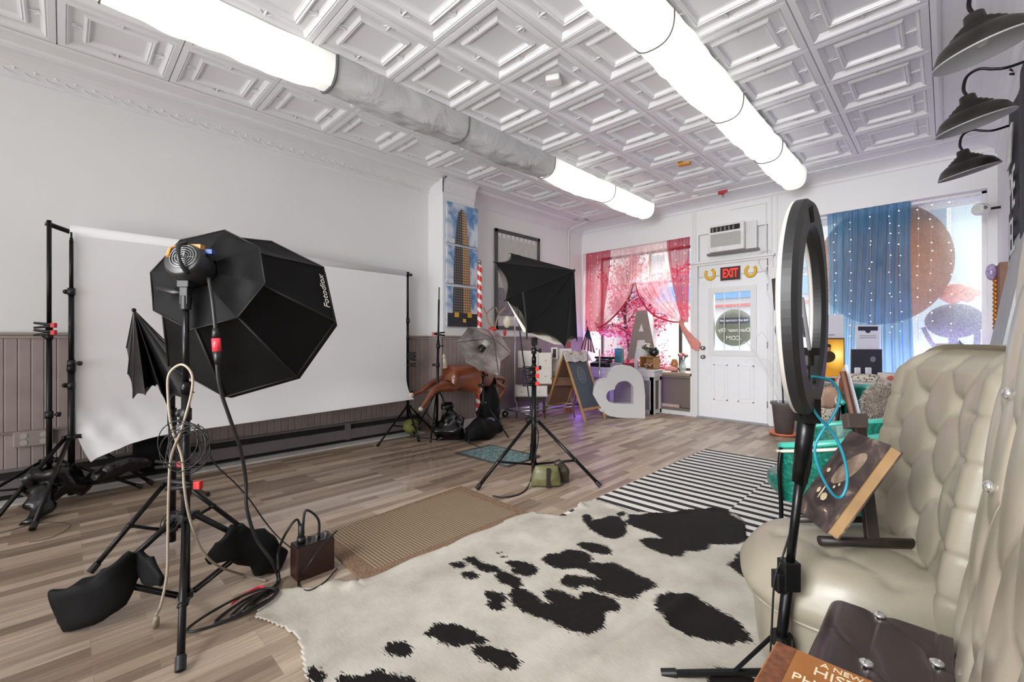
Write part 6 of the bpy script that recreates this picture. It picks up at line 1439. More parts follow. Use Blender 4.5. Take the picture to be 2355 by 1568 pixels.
# EXIT sign, horseshoes, air conditioner
ex0, ex1 = pY(1657, 643, YF-.02), pY(1703, 613, YF-.02); xc = (ex0.x+ex1.x)/2; zc_ = (pY(1680, 644, YF-.02).z+pY(1680, 613, YF-.02).z)/2
t = thing('exit_sign', 'red EXIT sign above the front door between two horseshoes', 'sign', (xc, YF-.02, zc_-.095))
w = ex1.x-ex0.x
f = MB(); f.bb(xc-w/2-.01, xc+w/2+.01, YF-.022, YF-.012, zc_-.105, zc_+.105); obj('white_border', f, M_white, t)
f = MB(); f.bb(xc-w/2, xc+w/2, YF-.026, YF-.02, zc_-.095, zc_+.095); obj('black_panel', f, mat('dark_maroon', rgb(60, 16, 18), .4), t)
f = MB(); text_mb(f, 'EXIT', .150, frameM((xc, YF-.029, zc_), (1, 0, 0), (0, 0, 1))@Matrix.Diagonal((w*.92/.37, 1.12, 1, 1)), depth=.003, bold=.005); obj('red_letters', f, mat('exit_red', rgb(232, 50, 36), .4, emit=(1, .06, .03), estr=.25), t)
for px_, tilt_, lab in ((1633, -.15, 'yellow horseshoe left of the EXIT sign'), (1726, .2, 'yellow horseshoe right of the EXIT sign')):
    c = pY(px_, 624 if px_ > 1700 else 632, YF-.02); f = MB(); R = Matrix.Rotation(tilt_, 3, 'Y')
    pts_ = [c+R@Vector((.062*math.sin(a), 0, -.075*math.cos(a)+.01)) for a in [-2.5+5.0*i/20 for i in range(21)]]
    f.tube(pts_, .021, 6); tag(obj('horseshoe', f, mat('yellow_paint', rgb(226, 178, 38), .35), smooth=True), lab, 'horseshoe', 'yellow horseshoes over the door')
ax0, ax1, az0, az1 = -2.44, -1.97, 2.40, 2.78
t = thing('air_conditioner', 'white window air conditioner above the EXIT sign', 'air conditioner', ((ax0+ax1)/2, YF-.06, az0))
f = MB(); f.bb(ax0, ax1, YF-.14, YF+.02, az0, az1); obj('body', f, mat('off_white_plastic', rgb(222, 221, 218), .4), t, bevel=.012)
f = MB(); f.bb(ax0-.04, ax0, YF-.04, YF, az0, az1); f.bb(ax1, ax1+.13, YF-.04, YF, az0, az1)
for k in range(5): f.bb(ax1+.015+.022*k, ax1+.022+.022*k, YF-.05, YF-.04, az0, az1)
obj('side_panel', f, M_trim, t)
f = MB(); f.bb(ax0+.03, ax1-.05, YF-.146, YF-.138, az1-.10, az1-.03); obj('louver_slot', f, M_dark, t)
f = MB()
for k in range(6): f.bb(ax0+.05+.055*k, ax0+.054+.055*k+.02, YF-.149, YF-.146, az1-.095, az1-.04)
obj('louver', f, M_grey, t)
m, n, l, b = nodes_of('fine_grille'); tc = n.new('ShaderNodeTexCoord'); ck = n.new('ShaderNodeTexChecker'); ck.inputs['Scale'].default_value = 110; ck.inputs[1].default_value = rgb(120, 120, 118)+(1,); ck.inputs[2].default_value = rgb(206, 205, 202)+(1,); l.new(tc.outputs['Object'], ck.inputs[0]); l.new(ck.outputs[0], b.inputs['Base Color'])
f = MB(); f.bb(ax0+.03, ax1-.04, YF-.146, YF-.138, az0+.07, az1-.13); obj('intake_grille', f, m, t)
f = MB(); f.bb(ax0-.05, ax1+.16, YF-.07, YF-.02, az0-.03, az0); tag(obj('mounting_shelf', f, M_grey), 'grey metal shelf strip under the air conditioner', 'bracket')
for k, pp in enumerate(([(1738, 592), (1752, 578), (1770, 576), (1772, 600), (1760, 622), (1770, 640)], [(1742, 592), (1748, 612), (1760, 628), (1768, 650), (1764, 665), (1770, 690)])):
    tag(cord('extension_wire', [pY(x, y, YF-.03) for x, y in pp], .005, M_white), ('upper white cord looping from the air conditioner', 'lower white cord dangling beside the door frame')[k], 'cord')
f = MB(); f.bb(XDb+.04, XDb+.12, YF-.035, YF-.015, 1.92, 2.12); tag(obj('switch_box', f, M_trim, bevel=.005), 'white switch box on the trim right of the door', 'switch')
# ================================================================ tufted seating on the right
M_cream = mat('cream_leather', rgb(152, 144, 127), .38, var=.035, scale=5, bump=.06, bscale=90, coat=.12)
M_cream2 = mat('pale_cream_leather', rgb(168, 159, 142), .30, var=.03, scale=5, bump=.05, bscale=90, coat=.25)
M_brownl = mat('dark_brown_leather', rgb(54, 42, 42), .36, var=.08, scale=8, bump=.08, bscale=120, coat=.15)
M_crystal = mat('crystal_button', rgb(225, 225, 225), .08, metal=.85, var=.3, scale=200)
def tuft(a, b, A, r0=.16):
    sa, sb = abs(math.sin(PI*a)), abs(math.sin(PI*b)); d2 = (sa/PI)**2+(sb/PI)**2
    return A*(.28*(sa*sb)**.35+.72*(1-math.exp(-d2/(r0*r0))))
CB = Vector((-.09, 2.01, 0)); cf = Vector((-.928, -.371, 0)).normalized(); cs_ = Vector((.371, -.928, 0)).normalized()
def cl_(s, d, z): return CB+cs_*s+cf*d+Vector((0, 0, z))
t = thing('tufted_chair', 'cream leather high back tufted chair with rounded seat, in the right foreground', 'armchair', CB+cf*.2)
# seat outline, half superellipse
def seat_edge(th, k=1.0, front=.49):
    c, s_ = math.cos(th), math.sin(th)
    return (.325*k*math.copysign(abs(c)**.75, c), front*k*abs(s_)**.85 if s_ >= 0 else 0)
def seat_fn(u, v):      # u angle, v radius
    th = PI*u; x, y = seat_edge(th); r = v
    px_, py_ = x*r, .0+y*r
    a, b = px_/.26+py_/.25+.5, px_/.26-py_/.25+.5
    dome = .045*(1-r**4)
    fall = 0 if r < .86 else -.042*((r-.86)/.14)**2
    h = tuft(a, b, .024)*min(1, (1-r)/.25) if r < 1 else 0
    return cl_(px_, py_, .40+dome+fall+h-.012)
f = MB(); f.grid(seat_fn, 80, 46)
def seat_side(u, v):
    th = PI*u; z = lerp(.346, .25, v); bul = 1+.04*math.sin(PI*v)+.004*math.sin(th*26)*v; x, y = seat_edge(th); return cl_(x*bul, y*bul, z)
f.grid(seat_side, 80, 10)
obj('seat_cushion', f, M_cream, t, smooth=True)
f = MB(); f.grid(lambda u, v: cl_(seat_edge(PI*u)[0]*(.97-.03*v+.003*math.sin(u*70)), seat_edge(PI*u)[1]*(.965-.05*v), lerp(.262, .03, v)), 70, 8); obj('skirt', f, M_cream, t, smooth=True)
f = MB(); f.tube([cl_(seat_edge(PI*i/50)[0]*1.0, seat_edge(PI*i/50)[1]*1.0, .252) for i in range(51)], .006, 6); obj('piping', f, M_cream, t, smooth=True)
for th in (.35, 1.2, 1.95, 2.8):
    x, y = seat_edge(th); f = MB(); f.cyl(cl_(x*.85, y*.85, 0), cl_(x*.85, y*.85, .05), .018, .022); obj('foot', f, M_espresso, t)
BH0, BH1 = .34, 1.135
def back_prof(v):  return -(.02+.13*v**1.3)      # lean
def back_fn(u, v):
    s_ = lerp(-.325, .345, u); z = lerp(BH0, BH1, v)
    top = 1-abs((u-.5)*2)**5*.10; z = BH0+(z-BH0)*top
    wrap = .045*abs((u-.5)*2)**2.2
    e = min(u, 1-u); edge = 1-math.exp(-e/.02)
    inner = min(1, max(0, (e-(.13 if u < .5 else .20))/.05)); tz = min(1, max(0, (.97-v)/.08))
    a, b = s_/.22+(z)/.27, s_/.22-(z)/.27
    h = tuft(a, b, .040)*inner*tz+.046*(1-inner)*edge*(.75+.25*math.sin(PI*min(1, e/.13)))
    fold = .006*math.exp(-((((z*8) % 1)-.5)/.08)**2)*(1-inner)
    if v > .9: h -= .07*((v-.9)/.1)**2.5
    return cl_(s_, back_prof(v)+wrap+h-fold, z)
f = MB(); f.grid(back_fn, 110, 120); obj('tufted_back', f, M_cream, t, smooth=True)
def back_rear(u, v):
    s_ = lerp(-.325, .345, u); z = BH0+(lerp(.02, BH1-BH0, v) if 0 else (BH1-BH0)*v)*(1-abs((u-.5)*2)**5*.10)
    return cl_(s_, back_prof(v)-.10+.03*abs((u-.5)*2)**2-(.0 if v < .9 else -.09*((v-.9)/.1)**2), z-(0 if v > .02 else .30))
f = MB(); f.grid(back_rear, 24, 30); obj('outer_back', f, M_cream, t, smooth=True)
for sg, s0_ in ((-1, -.325), (1, .345)):
    f = MB()
    def side(u, v, s0_=s0_, sg=sg):
        z = BH0+(BH1-BH0)*v*.90; z = z if v > .001 else .05; d = back_prof(v)
        bul = .028*math.sin(PI*u); return cl_(s0_+sg*bul, d+lerp(-.072, .045, u), z)
    f.grid(side, 12, 30); obj('side_roll', f, M_cream, t, smooth=True)
for i in range(-4, 5):           # buttons of the back
    for j in range(0, 9):
        a, b = i, j
        s_ = .165*(a+b)/2; z = .215*(a-b)/2
        s_, z = .22*(i)/2, .27*(j)/2
        if (i+j) % 2: continue
        if abs(s_-.0) > .20 or z < .5 or z > 1.06: continue
        u = (s_+.325)/.67; v = (z-BH0)/(BH1-BH0); p = back_fn(u, v); f = MB(); f.ball(p, (.011, .011, .011), 8, 5); obj('button', f, M_cream, t, smooth=True)

# --- nearer second tufted chair at the right edge
t = thing('tufted_chair', 'paler tufted chair with crystal buttons at the extreme right edge, nearest the camera', 'armchair', (.10, 1.25, 0))
def nb(u, v):      # u along Y from far to near, v height
    y = lerp(1.62, .62, u); z = lerp(.0, 1.50, v); x0 = .015+.115*max(0, (z-.30)/.95)
    bul = .035*math.sin(PI*min(1, u*4.5))**.6 if u < .22 else .035*math.sin(PI*(.5 if u < .26 else 1))*0+.028
    a, b = (y-1.47)/.26+(z-.04)/.44, (y-1.47)/.26-(z-.04)/.44
    h = tuft(a, b, .045, .18)*min(1, u/.04)
    gro = .035*math.exp(-((y-1.24)/.008)**2)
    return Vector((x0+.055-h-.03*min(1, u/.05)**.5+gro, y, z))
f = MB(); f.grid(nb, 110, 120); obj('tufted_back', f, M_cream2, t, smooth=True)
f = MB(); f.grid(lambda u, v: Vector((nb(0, v).x+.11*u-.0, 1.62+.02*math.sin(PI*u), lerp(0, 1.5, v))), 8, 30); obj('side_roll', f, M_cream2, t, smooth=True)
f = MB(); f.grid(lambda u, v: Vector((nb(0, v).x+.11, lerp(1.62, .62, u), lerp(0, 1.5, v))), 8, 30); obj('outer_back', f, M_cream2, t, smooth=True)
for (px_, py_) in ((2330, 905), (2288, 1120), (2250, 1463)):
    d = _ray(px_, py_); best = None
    for i in range(60):
        for j in range(90):
            p = nb(i/150+.02, j/89); q = p-Vector((0, 0, HC)); dd = q.cross(d).length/d.length
            if best is None or dd < best[0]: best = (dd, p)
    f = MB(); f.ball(best[1]-Vector((.006, 0, 0)), (.010, .013, .013), 10, 6); obj('crystal_button', f, M_crystal, t, smooth=True)

# --- brown tufted bench
t = thing('tufted_ottoman', 'dark brown leather ottoman with crystal buttons at the bottom right', 'ottoman', (-.11, 1.2, 0))
ox0, ox1, oy0, oy1, oz = -.24, .012, .72, 1.53, .43
btn = [pf(2022, 1417, oz), pf(1992, 1528, oz), pf(2155, 1528, oz)]
va, vb_ = btn[1]-btn[0], btn[2]-btn[1]
def lat(x, y):      # lattice coordinates from the three visible buttons
    dx, dy = x-btn[0].x, y-btn[0].y; a1, a2 = va.x, va.y; b1, b2 = (btn[2]-btn[0]).x, (btn[2]-btn[0]).y; det = a1*b2-a2*b1
    return (dx*b2-dy*b1)/det, (a1*dy-a2*dx)/det
def ot(u, v):
    x, y = lerp(ox0, ox1, u), lerp(oy0, oy1, v); e = min(x-ox0, (ox1+.05)-x, y-oy0, oy1-y)
    a, b = lat(x, y); h = .012*(1-math.exp(-((math.sin(PI*a)/PI)**2+(math.sin(PI*b)/PI)**2)/.03))-.0035*(math.exp(-(math.sin(PI*a)/.07)**2)+math.exp(-(math.sin(PI*b)/.07)**2))
    r = .055; drop = (r-math.sqrt(max(0, r*r-(r-min(e, r))**2))) if e < r else 0
    return Vector((x, y, oz+h*min(1, .3+e/.06)-drop))
f = MB(); f.grid(ot, 70, 130)
obj('tufted_top', f, M_brownl, t, smooth=True)
f = MB(); f.bb(ox0+.004, ox1, oy0, oy1-.004, .05, oz-.05); obj('base', f, M_brownl, t, bevel=.02)
for x in (ox0+.04, ox1-.04):
    for y in (oy0+.05, oy1-.05): f = MB(); f.cyl((x, y, 0), (x, y, .055), .015, .02); obj('foot', f, M_espresso, t)
for p in btn+[btn[1]+va, btn[2]+va]:
    if oy0 < p.y < oy1 and ox0 < p.x < ox1: f = MB(); f.ball((p.x, p.y, oz+.004), (.015, .015, .007), 12, 6); obj('crystal_button', f, M_crystal, t, smooth=True)
# book on the ottoman
t = thing('photography_book', 'worn orange brown hardback photography history book lying on the dark ottoman', 'book', (-.13, .93, oz+.03))
bx0, bx1, by0, by1 = -.262, .0, .76, 1.098; bz = oz+.020
f = MB(); f.bb(bx0+.004, bx1-.004, by0+.004, by1-.004, bz+.003, bz+.037); obj('pages', f, mat('old_paper', rgb(206, 190, 160), .8, stretch=(1, 1, 40)), t)
m_cov = mat('orange_brown_jacket', rgb(164, 104, 46), .35, var=.22, scale=6, coat=.3)
f = MB(); f.bb(bx0, bx1, by0, by1, bz, bz+.004); f.bb(bx0, bx1, by0, by1, bz+.037, bz+.041); f.bb(bx0-.004, bx0+.002, by0, by1, bz, bz+.041); obj('cover', f, m_cov, t, bevel=.002)
f = MB(); f.bb(bx0-.0005, bx0+.035, by0+.002, by1-.002, bz+.0412, bz+.0418); obj('spine_ornament', f, mat('brown_ornament', rgb(120, 70, 40), .4, var=.5, scale=50), t)
f = MB()
for tx, x, y, s_ in (('A NEW', -.182, 1.079, .021), ('HISTORY', -.190, 1.050, .036), ('OF', -.150, 1.030, .014), ('PHOTOGRAPHY', -.218, 1.006, .033)): text_mb(f, tx, s_, frameM((x, y, bz+.0414), (1, .03, 0), (0, 1, 0)), depth=.0004, align='LEFT')
obj('title_lettering', f, mat('cream_print', rgb(236, 222, 190), .5), t)

# --- tabletop easel with leaning book on the chair seat
seatz = .455
M_easel = mat('dark_walnut', rgb(44, 36, 34), .4, var=.2)
e0, e1 = pf(1885, 1243, seatz+.018), pf(2103, 1250, seatz+.018); ed = (e1-e0).normalized(); en = Vector((-ed.y, ed.x, 0)); en = en if en.dot(FW) > 0 else -en
t = thing('tabletop_easel', 'dark wooden tabletop easel standing on the cream chair seat behind the leaning book', 'easel', (e0+e1)/2-Vector((0, 0, .018)))
RE = Matrix((ed, en, Vector((0, 0, 1)))).transposed()
f = MB(); f.cyl(e0, e1, .016, n=12); obj('base_bar', f, M_easel, t, smooth=True)
g0, g1 = pd(1830, 1193, 1.66), pd(2010, 1212, 1.66); g0.z = g1.z = seatz+.022
f = MB(); f.cyl(g0, g1, .013, n=10); obj('rear_bar', f, M_easel, t, smooth=True)
u0, u1 = e0.lerp(e1, .56), pd(1975, 975, 1.60)
f = MB(); uu = (u1-u0).normalized(); ff = ed.cross(uu); Ru = Matrix((ed, ff, uu)).transposed(); f.box(u0.lerp(u1, .5), (.040, .020, (u1-u0).length), Ru); obj('upright', f, M_easel, t, bevel=.003)
f = MB(); f.box(u1+uu*.01-ed*.012, (.072, .035, .055), Ru); obj('top_clamp', f, mat('brown_grey_clamp', rgb(84, 72, 70), .4), t, bevel=.005)
f = MB(); f.tube([g0.lerp(g1, .9), u0.lerp(u1, .55)+ff*.01], .009, 6); obj('rear_strut', f, M_easel, t)
bl_, br_, tl_ = pd(1828, 1166, 1.58), pd(1902, 1222, 1.36), pd(1909, 986, 1.66)
xu = (br_-bl_); xu.z = 0; BW = .215; xu.normalize(); yu = (tl_-bl_); BHh = yu.length; yu = (yu-xu*yu.dot(xu)).normalized(); zu = xu.cross(yu)
if zu.dot(-Vector(bl_)+Vector((0, 0, HC))) < 0: zu = -zu
BM = Matrix((xu, yu, zu)).transposed(); th = .042
t = thing('leaning_book', 'dark hardback art book with pale printed figure leaning on the tabletop easel', 'book', bl_.lerp(br_, .5))
c0 = bl_+xu*BW/2+yu*BHh/2
f = MB(); f.box(c0-zu*th/2, (BW-.010, BHh-.008, th-.006), BM); obj('pages', f, mat('tan_page_block', rgb(176, 142, 100), .8, var=.1), t)
m, n, l, b = nodes_of('dark_printed_jacket'); tc = n.new('ShaderNodeTexCoord'); nn = n.new('ShaderNodeTexNoise'); nn.inputs['Scale'].default_value = 9; nn.inputs['Detail'].default_value = 5; nn.inputs['Distortion'].default_value = 1.2; l.new(tc.outputs['Object'], nn.inputs['Vector'])
c = ramp(n, [(.40, rgb(52, 45, 44)), (.56, rgb(84, 72, 68)), (.66, rgb(150, 132, 116)), (.8, rgb(196, 180, 158))]); l.new(nn.outputs['Fac'], c.inputs[0]); l.new(c.outputs[0], b.inputs['Base Color']); b.inputs['Roughness'].default_value = .3
f = MB(); f.box(c0-zu*.0015, (BW, BHh, .003), BM); f.box(c0-zu*(th-.0015), (BW, BHh, .003), BM); f.box(c0-xu*(BW/2-.0015)-zu*th/2, (.003, BHh, th), BM); obj('jacket', f, m, t)
for (x, y, w, h) in ((.10, .09, .035, .03), (.075, .10, .010, .055), (.055, .10, .018, .022), (.15, .055, .02, .005), (.035, .175, .020, .018), (.115, .135, .012, .012), (.13, .15, .010, .012)):
    f = MB(); f.ball(bl_+xu*x+yu*y+zu*.001, (w/2, h/2, .0006), 7, 4, BM); obj('printed_highlight', f, mat('pale_gold_print', rgb(212, 196, 160), .4, var=.2, scale=80), t)
f = MB(); f.ball(bl_+xu*.12+yu*.21+zu*.0005, (.038, .075, .0008), 16, 8, BM@Rz(-.5)); obj('printed_figure', f, mat('pale_brown_print', rgb(150, 130, 112), .4, var=.5, scale=22), t)

# --- ring light on leaning pole
rc_ = pd(1848, 708, 1.31); vv = (RT*.66+FW).normalized(); lp_ = (-RT+FW*.66).normalized(); nf = (lp_+vv*.14).normalized()
ex_ = Vector((0, 0, 1)); ex_ = (ex_-nf*ex_.dot(nf)).normalized(); ey_ = nf.cross(ex_); RM = Matrix((ex_, ey_, nf)).transposed()
rb = gd(1790, 1.42)
t = thing('ring_light', 'large ring light seen almost edge on, standing in front of the cream chair', 'ring light', rb)
RO, RI = .312, .225
def ringband(prof_, m_, nm):
    f = MB(); N_ = 96
    def fn(u, v):
        a = 2*PI*u; k = v*(len(prof_)); i = int(k) % len(prof_); r, z = prof_[i]
        return rc_+RM@Vector((r*math.cos(a), r*math.sin(a), z))
    vs_ = []
    for (r, z) in prof_+[prof_[0]]:
        vs_ += [rc_+RM@Vector((r*math.cos(2*PI*i/N_), r*math.sin(2*PI*i/N_), z)) for i in range(N_)]
    fs2 = [(k*N_+i, k*N_+(i+1) % N_, (k+1)*N_+(i+1) % N_, (k+1)*N_+i) for k in range(len(prof_)) for i in range(N_)]
    f.add(vs_, fs2); return obj(nm, f, m_, t, smooth=True)
hs_ = ringband([(RO-.012, -.030), (RO, -.018), (RO, .004), (RI, .004), (RI, -.018), (RI+.012, -.030)], mat('matt_black_ring', rgb(30, 30, 31), .5, var=.1), 'housing')
hs_.data.polygons.foreach_set('use_smooth', [False]*len(hs_.data.polygons))
ringband([(RO, .004), (RO-.002, .012), (RO-.014, .018), (RI+.014, .018), (RI+.002, .012), (RI, .004)], mat('milky_ring_diffuser', rgb(184, 180, 174), .35, var=.02), 'diffuser')
f = MB()
for k in range(3):
    a = .25+.075*k; p = rc_+RM@Vector(((RO+RI)/2*math.cos(-a), (RO+RI)/2*math.sin(-a), -.0312)); f.box(p, (.05, .006, .004), RM@Rz(-a-.5))
obj('vent_slots', f, M_dark, t)
low = rc_+RM@Vector((-RO+.01, 0, -.01)); ytop = low
f = MB(); p1 = Vector((rb.x, rb.y, .10)); 
def pl(z): tt = (z-.10)/(low.z-.10); return p1.lerp(low, tt)
f.cyl(pl(.06), pl(.42), .0165); f.cyl(pl(.40), pl(low.z-.20), .0125); f.cyl(pl(low.z-.22), low, .021, .024); obj('pole', f, M_blackmet, t, smooth=True)
f = MB(); k_ = pl(.42); f.box(k_, (.05, .045, .09), Rz(RA)); f.box(k_-RT*.03+Vector((0, 0, -.02)), (.03, .04, .06), Rz(RA)); obj('flip_lock', f, M_blackplas, t, bevel=.004)
f = MB(); f.tube(bez([low+Vector((0, 0, -.03)), low-RT*.035+Vector((0, 0, .0)), low-RT*.03+Vector((0, 0, .05)), low+RT*.0+Vector((0, 0, .055))], 6), .007, 6); f.box(low-Vector((0, 0, .0)), (.045, .05, .07), Rz(RA)); obj('yoke', f, M_blackplas, t, smooth=False)
hub1 = pl(.20); hub0 = pl(.075)
f = MB(); f.cyl(hub1-Vector((0, 0, .015)), hub1+Vector((0, 0, .015)), .032); obj('collar', f, M_blackplas, t); f = MB(); f.cyl(hub0-Vector((0, 0, .012)), hub0+Vector((0, 0, .012)), .03); obj('lower_hub', f, M_blackplas, t)
for q in (pf(1521, 1558), Vector((rb.x+.10, rb.y-.30, 0)), Vector((rb.x+.12, rb.y+.10, 0))):
    q = Vector((q.x, q.y, .014)); d = (q-hub0); d.z = 0; d.normalize(); a = hub0+d*.03; f = MB(); f.tube([a, q], .012, 8); lg = obj('leg', f, M_blackmet, t)
    f = MB(); f.tube([hub1+d*.03, a.lerp(q, .30)+Vector((0, 0, .004))], .007, 6); obj('brace', f, M_blackmet, t)
    f = MB(); v_ = (q-a).normalized(); f.cyl(q-v_*.05, q, .0155); obj('rubber_foot', f, M_blackplas, lg)
# phone holder in the ring
pc = pd(1852, 760, 1.30)
f = MB(); f.tube([low+Vector((0, 0, .02)), low+Vector((0, 0, .12)), pd(1858, 838, 1.3)], .006, 6); f.cyl(pd(1858, 840, 1.3), pd(1858, 810, 1.3), .017); f.box(pd(1857, 808, 1.3), (.03, .06, .022), Rz(RA)); obj('phone_bracket', f, M_blackplas, t, smooth=False)
t = thing('smartphone', 'grey phone held upright inside the ring light', 'phone', pd(1855, 800, 1.30))
PR = Matrix((lp_*1.0, (vv), Vector((0, 0, 1)))).transposed() @ Matrix.Rotation(.12, 3, 'Y')
f = MB(); f.box(pd(1853, 745, 1.30), (.010, .075, .155), PR); obj('body', f, mat('grey_phone', rgb(120, 120, 124), .35), t, bevel=.003)
f = MB(); f.box(pd(1850, 752, 1.30), (.012, .02, .06), PR); obj('side_grip', f, M_blackplas, t)
tag(cord('charging_cable', [pd(1843, 842, 1.27), pd(1850, 895, 1.26), pd(1876, 950, 1.27), pd(1918, 1000, 1.28), pd(1942, 1055, 1.28), pd(1948, 1110, 1.28), pd(1934, 1143, 1.28), pd(1912, 1132, 1.28), pd(1884, 1080, 1.28), pd(1874, 1030, 1.28), pd(1892, 990, 1.28), pd(1922, 945, 1.28), pd(1930, 905, 1.28), pd(1912, 876, 1.28), pd(1884, 868, 1.28), pd(1866, 866, 1.28)], .0042, mat('teal_rubber', rgb(38, 134, 156), .4), n=10), 'looped teal charging cable hanging from the ring light over the leaning book', 'cable')
tag(cord('control_cord', [pd(1872, 868, 1.33), pd(1880, 930, 1.34), pd(1868, 1010, 1.36), pd(1862, 1080, 1.38), pd(1840, 1150, 1.36), pd(1800, 1280, 1.38), pd(1782, 1330, 1.37), pd(1775, 1440, 1.38), pd(1772, 1500, 1.38)], .0030, M_rub), 'thin black cord running down beside the ring light pole', 'cord')
f = MB(); p = pd(1868, 955, 1.335); f.box(p, (.018, .012, .06), Rz(RA)); tag(obj('inline_controller', f, M_blackplas, bevel=.003), 'small black inline controller on the cord beside the ring light pole', 'controller')

# ================================================================ teal vintage chairs
m, n, l, b = nodes_of('teal_sparkle_vinyl'); tc = n.new('ShaderNodeTexCoord'); nn = n.new('ShaderNodeTexNoise'); nn.inputs['Scale'].default_value = 60; nn.inputs['Detail'].default_value = 3; l.new(tc.outputs['Object'], nn.inputs['Vector'])
c = ramp(n, [(.3, rgb(8, 74, 62)), (.6, rgb(18, 112, 94)), (.75, rgb(60, 168, 146))]); l.new(nn.outputs['Fac'], c.inputs[0]); l.new(c.outputs[0], b.inputs['Base Color']); b.inputs['Roughness'].default_value = .3; b.inputs['Coat Weight'].default_value = .4
M_teal = m; M_cpipe = mat('cream_piping', rgb(208, 204, 190), .4); M_tealp = mat('teal_edge_vinyl', rgb(70, 176, 156), .3, coat=.4)
def teal_chair(c, ang, label, zr_=.60, r=.33):
    R = Rz(ang); c = Vector(c); t = thing('vintage_chair', label, 'chair', c, 'teal vinyl barrel chairs')
    A0, A1 = -2.05, 2.05
    def P(a, z, rr=r):      # opening toward local -X
        k = max(0, (abs(a)-1.15)/.9); return c+R@Vector((rr*math.cos(a)-.02*k, rr*math.sin(a)*(1+.08*k), z))
    def topz(a): k = max(0, (abs(a)-.9)/1.15); return zr_+.08*(1-k)-.02*k
    f = MB(); f.grid(lambda u, v: P(lerp(A0, A1, u), lerp(topz(lerp(A0, A1, u)), .27, v), r+.03*(1-v)), 60, 10); f.grid(lambda u, v: P(lerp(A0, A1, u), lerp(topz(lerp(A0, A1, u)), .27, v), r-.03+.02*(1-v)), 60, 10); obj('shell', f, M_teal, t, smooth=True)
    f = MB(); f.tube([P(lerp(A0, A1, i/50), topz(lerp(A0, A1, i/50))+.008, r+.012) for i in range(51)], .020, 8); obj('top_rail', f, M_tealp, t, smooth=True)
    f = MB(); f.tube([P(lerp(A0, A1, i/50), topz(lerp(A0, A1, i/50))-.018, r+.036) for i in range(51)], .009, 8); obj('piping', f, M_cpipe, t, smooth=True)
    f = MB(); f.lathe([(.02, .0), (r-.05, 0), (r-.03, .03), (r-.03, .08), (r-.07, .11), (.02, .12)], c+Vector((0, 0, .26)), 28); obj('seat', f, M_teal, t, smooth=True)
    for a in (.75, -.75, 2.0, -2.0):
        rr = r if abs(a) < 1 else r+.01; p = P(a, .0, rr+.03)
        f = MB()
        if abs(a) > 1: f.tube(bez([P(a, topz(a)-.0, rr+.02), P(a, .44, rr+.035), P(a, .22, rr+.02), p], 6), .011, 8)
        else: f.tube([P(a, .30, rr-.06), p], .012, 8)
        obj('leg', f, M_blackmet, t, smooth=True)
    return t
teal_chair(gd(1915, 2.56), RA-.75, 'teal vinyl barrel chair with cream piping directly behind the cream tufted chair', .58, .36)
teal_chair(gd(2062, 3.45), RA+.9, 'farther teal vinyl barrel chair with the fluffy pillow on it', .66)
# fluffy pillow
pc = pd(2050, 935, 3.15)
f = MB(); RP = Rz(RA) @ Matrix.Rotation(-.25, 3, 'X')
f.ball(pc, (.185, .075, .165), 28, 18, RP)
t = thing('fluffy_pillow', 'shaggy grey brown fluffy pillow on the farther teal chair', 'pillow', pc-Vector((0, 0, .17)))
obj('cushion', f, mat('taupe_fur_base', rgb(120, 108, 98), .9, var=.3, scale=40), t, smooth=True)
g = MB(); rf = random.Random(3)
for k in range(5200):
    a, b_ = rf.uniform(0, 2*PI), math.asin(rf.uniform(-1, 1)); nrm = Vector((math.cos(b_)*math.cos(a), math.cos(b_)*math.sin(a), math.sin(b_)))
    if nrm.y > .35: continue
    p = pc+RP@Vector((nrm.x*.185, nrm.y*.075, nrm.z*.165)); dd = (RP@Vector((nrm.x*.8, nrm.y*1.0-.25, nrm.z*.8))).normalized(); ln = rf.uniform(.022, .042)
    sd = (dd.cross(Vector((rf.gauss(0, 1), rf.gauss(0, 1), rf.gauss(0, 1))))).normalized()*.0022; tip = p+dd*ln+Vector((rf.gauss(0, .006), rf.gauss(0, .006), -.010)); md_ = p+dd*ln*.55
    g.add([p-sd, p+sd, md_+sd*.8, tip, md_-sd*.8], [(0, 1, 2, 4), (4, 2, 3)])
m, n, l, b = nodes_of('fur_strands'); nn = n.new('ShaderNodeTexNoise'); nn.inputs['Scale'].default_value = 25; tc = n.new('ShaderNodeTexCoord'); l.new(tc.outputs['Object'], nn.inputs['Vector']); c = ramp(n, [(.3, rgb(140, 126, 116)), (.5, rgb(186, 174, 164)), (.7, rgb(226, 220, 212))]); l.new(nn.outputs['Fac'], c.inputs[0]); l.new(c.outputs[0], b.inputs['Base Color']); b.inputs['Roughness'].default_value = .8
o = obj('fur', g, m, t, recalc=False); o['kind'] = 'stuff'

# ================================================================ desk by the right window
t = thing('window_desk', 'white desk with leopard print panels in front of the blue curtain', 'desk', (-.45, 6.0, 0))
dx0, dx1, dy0, dy1, dz = -1.14, .24, 5.72, 6.34, .735
f = MB(); f.bb(dx0, dx1, dy0, dy1, dz-.05, dz); obj('tabletop', f, M_trim, t, bevel=.004)
f = MB()
for x in (dx0+.03, -.45, dx1-.03): f.bb(x-.025, x+.025, dy0+.02, dy0+.07, 0, dz-.05); f.bb(x-.025, x+.025, dy1-.07, dy1-.02, 0, dz-.05)
f.bb(dx0+.02, dx1-.02, dy0+.02, dy0+.06, 0, .07); obj('frame', f, M_trim, t)
m, n, l, b = nodes_of('leopard_panel'); tc = n.new('ShaderNodeTexCoord'); vo = n.new('ShaderNodeTexVoronoi'); vo.inputs['Scale'].default_value = 46; l.new(tc.outputs['Object'], vo.inputs['Vector'])
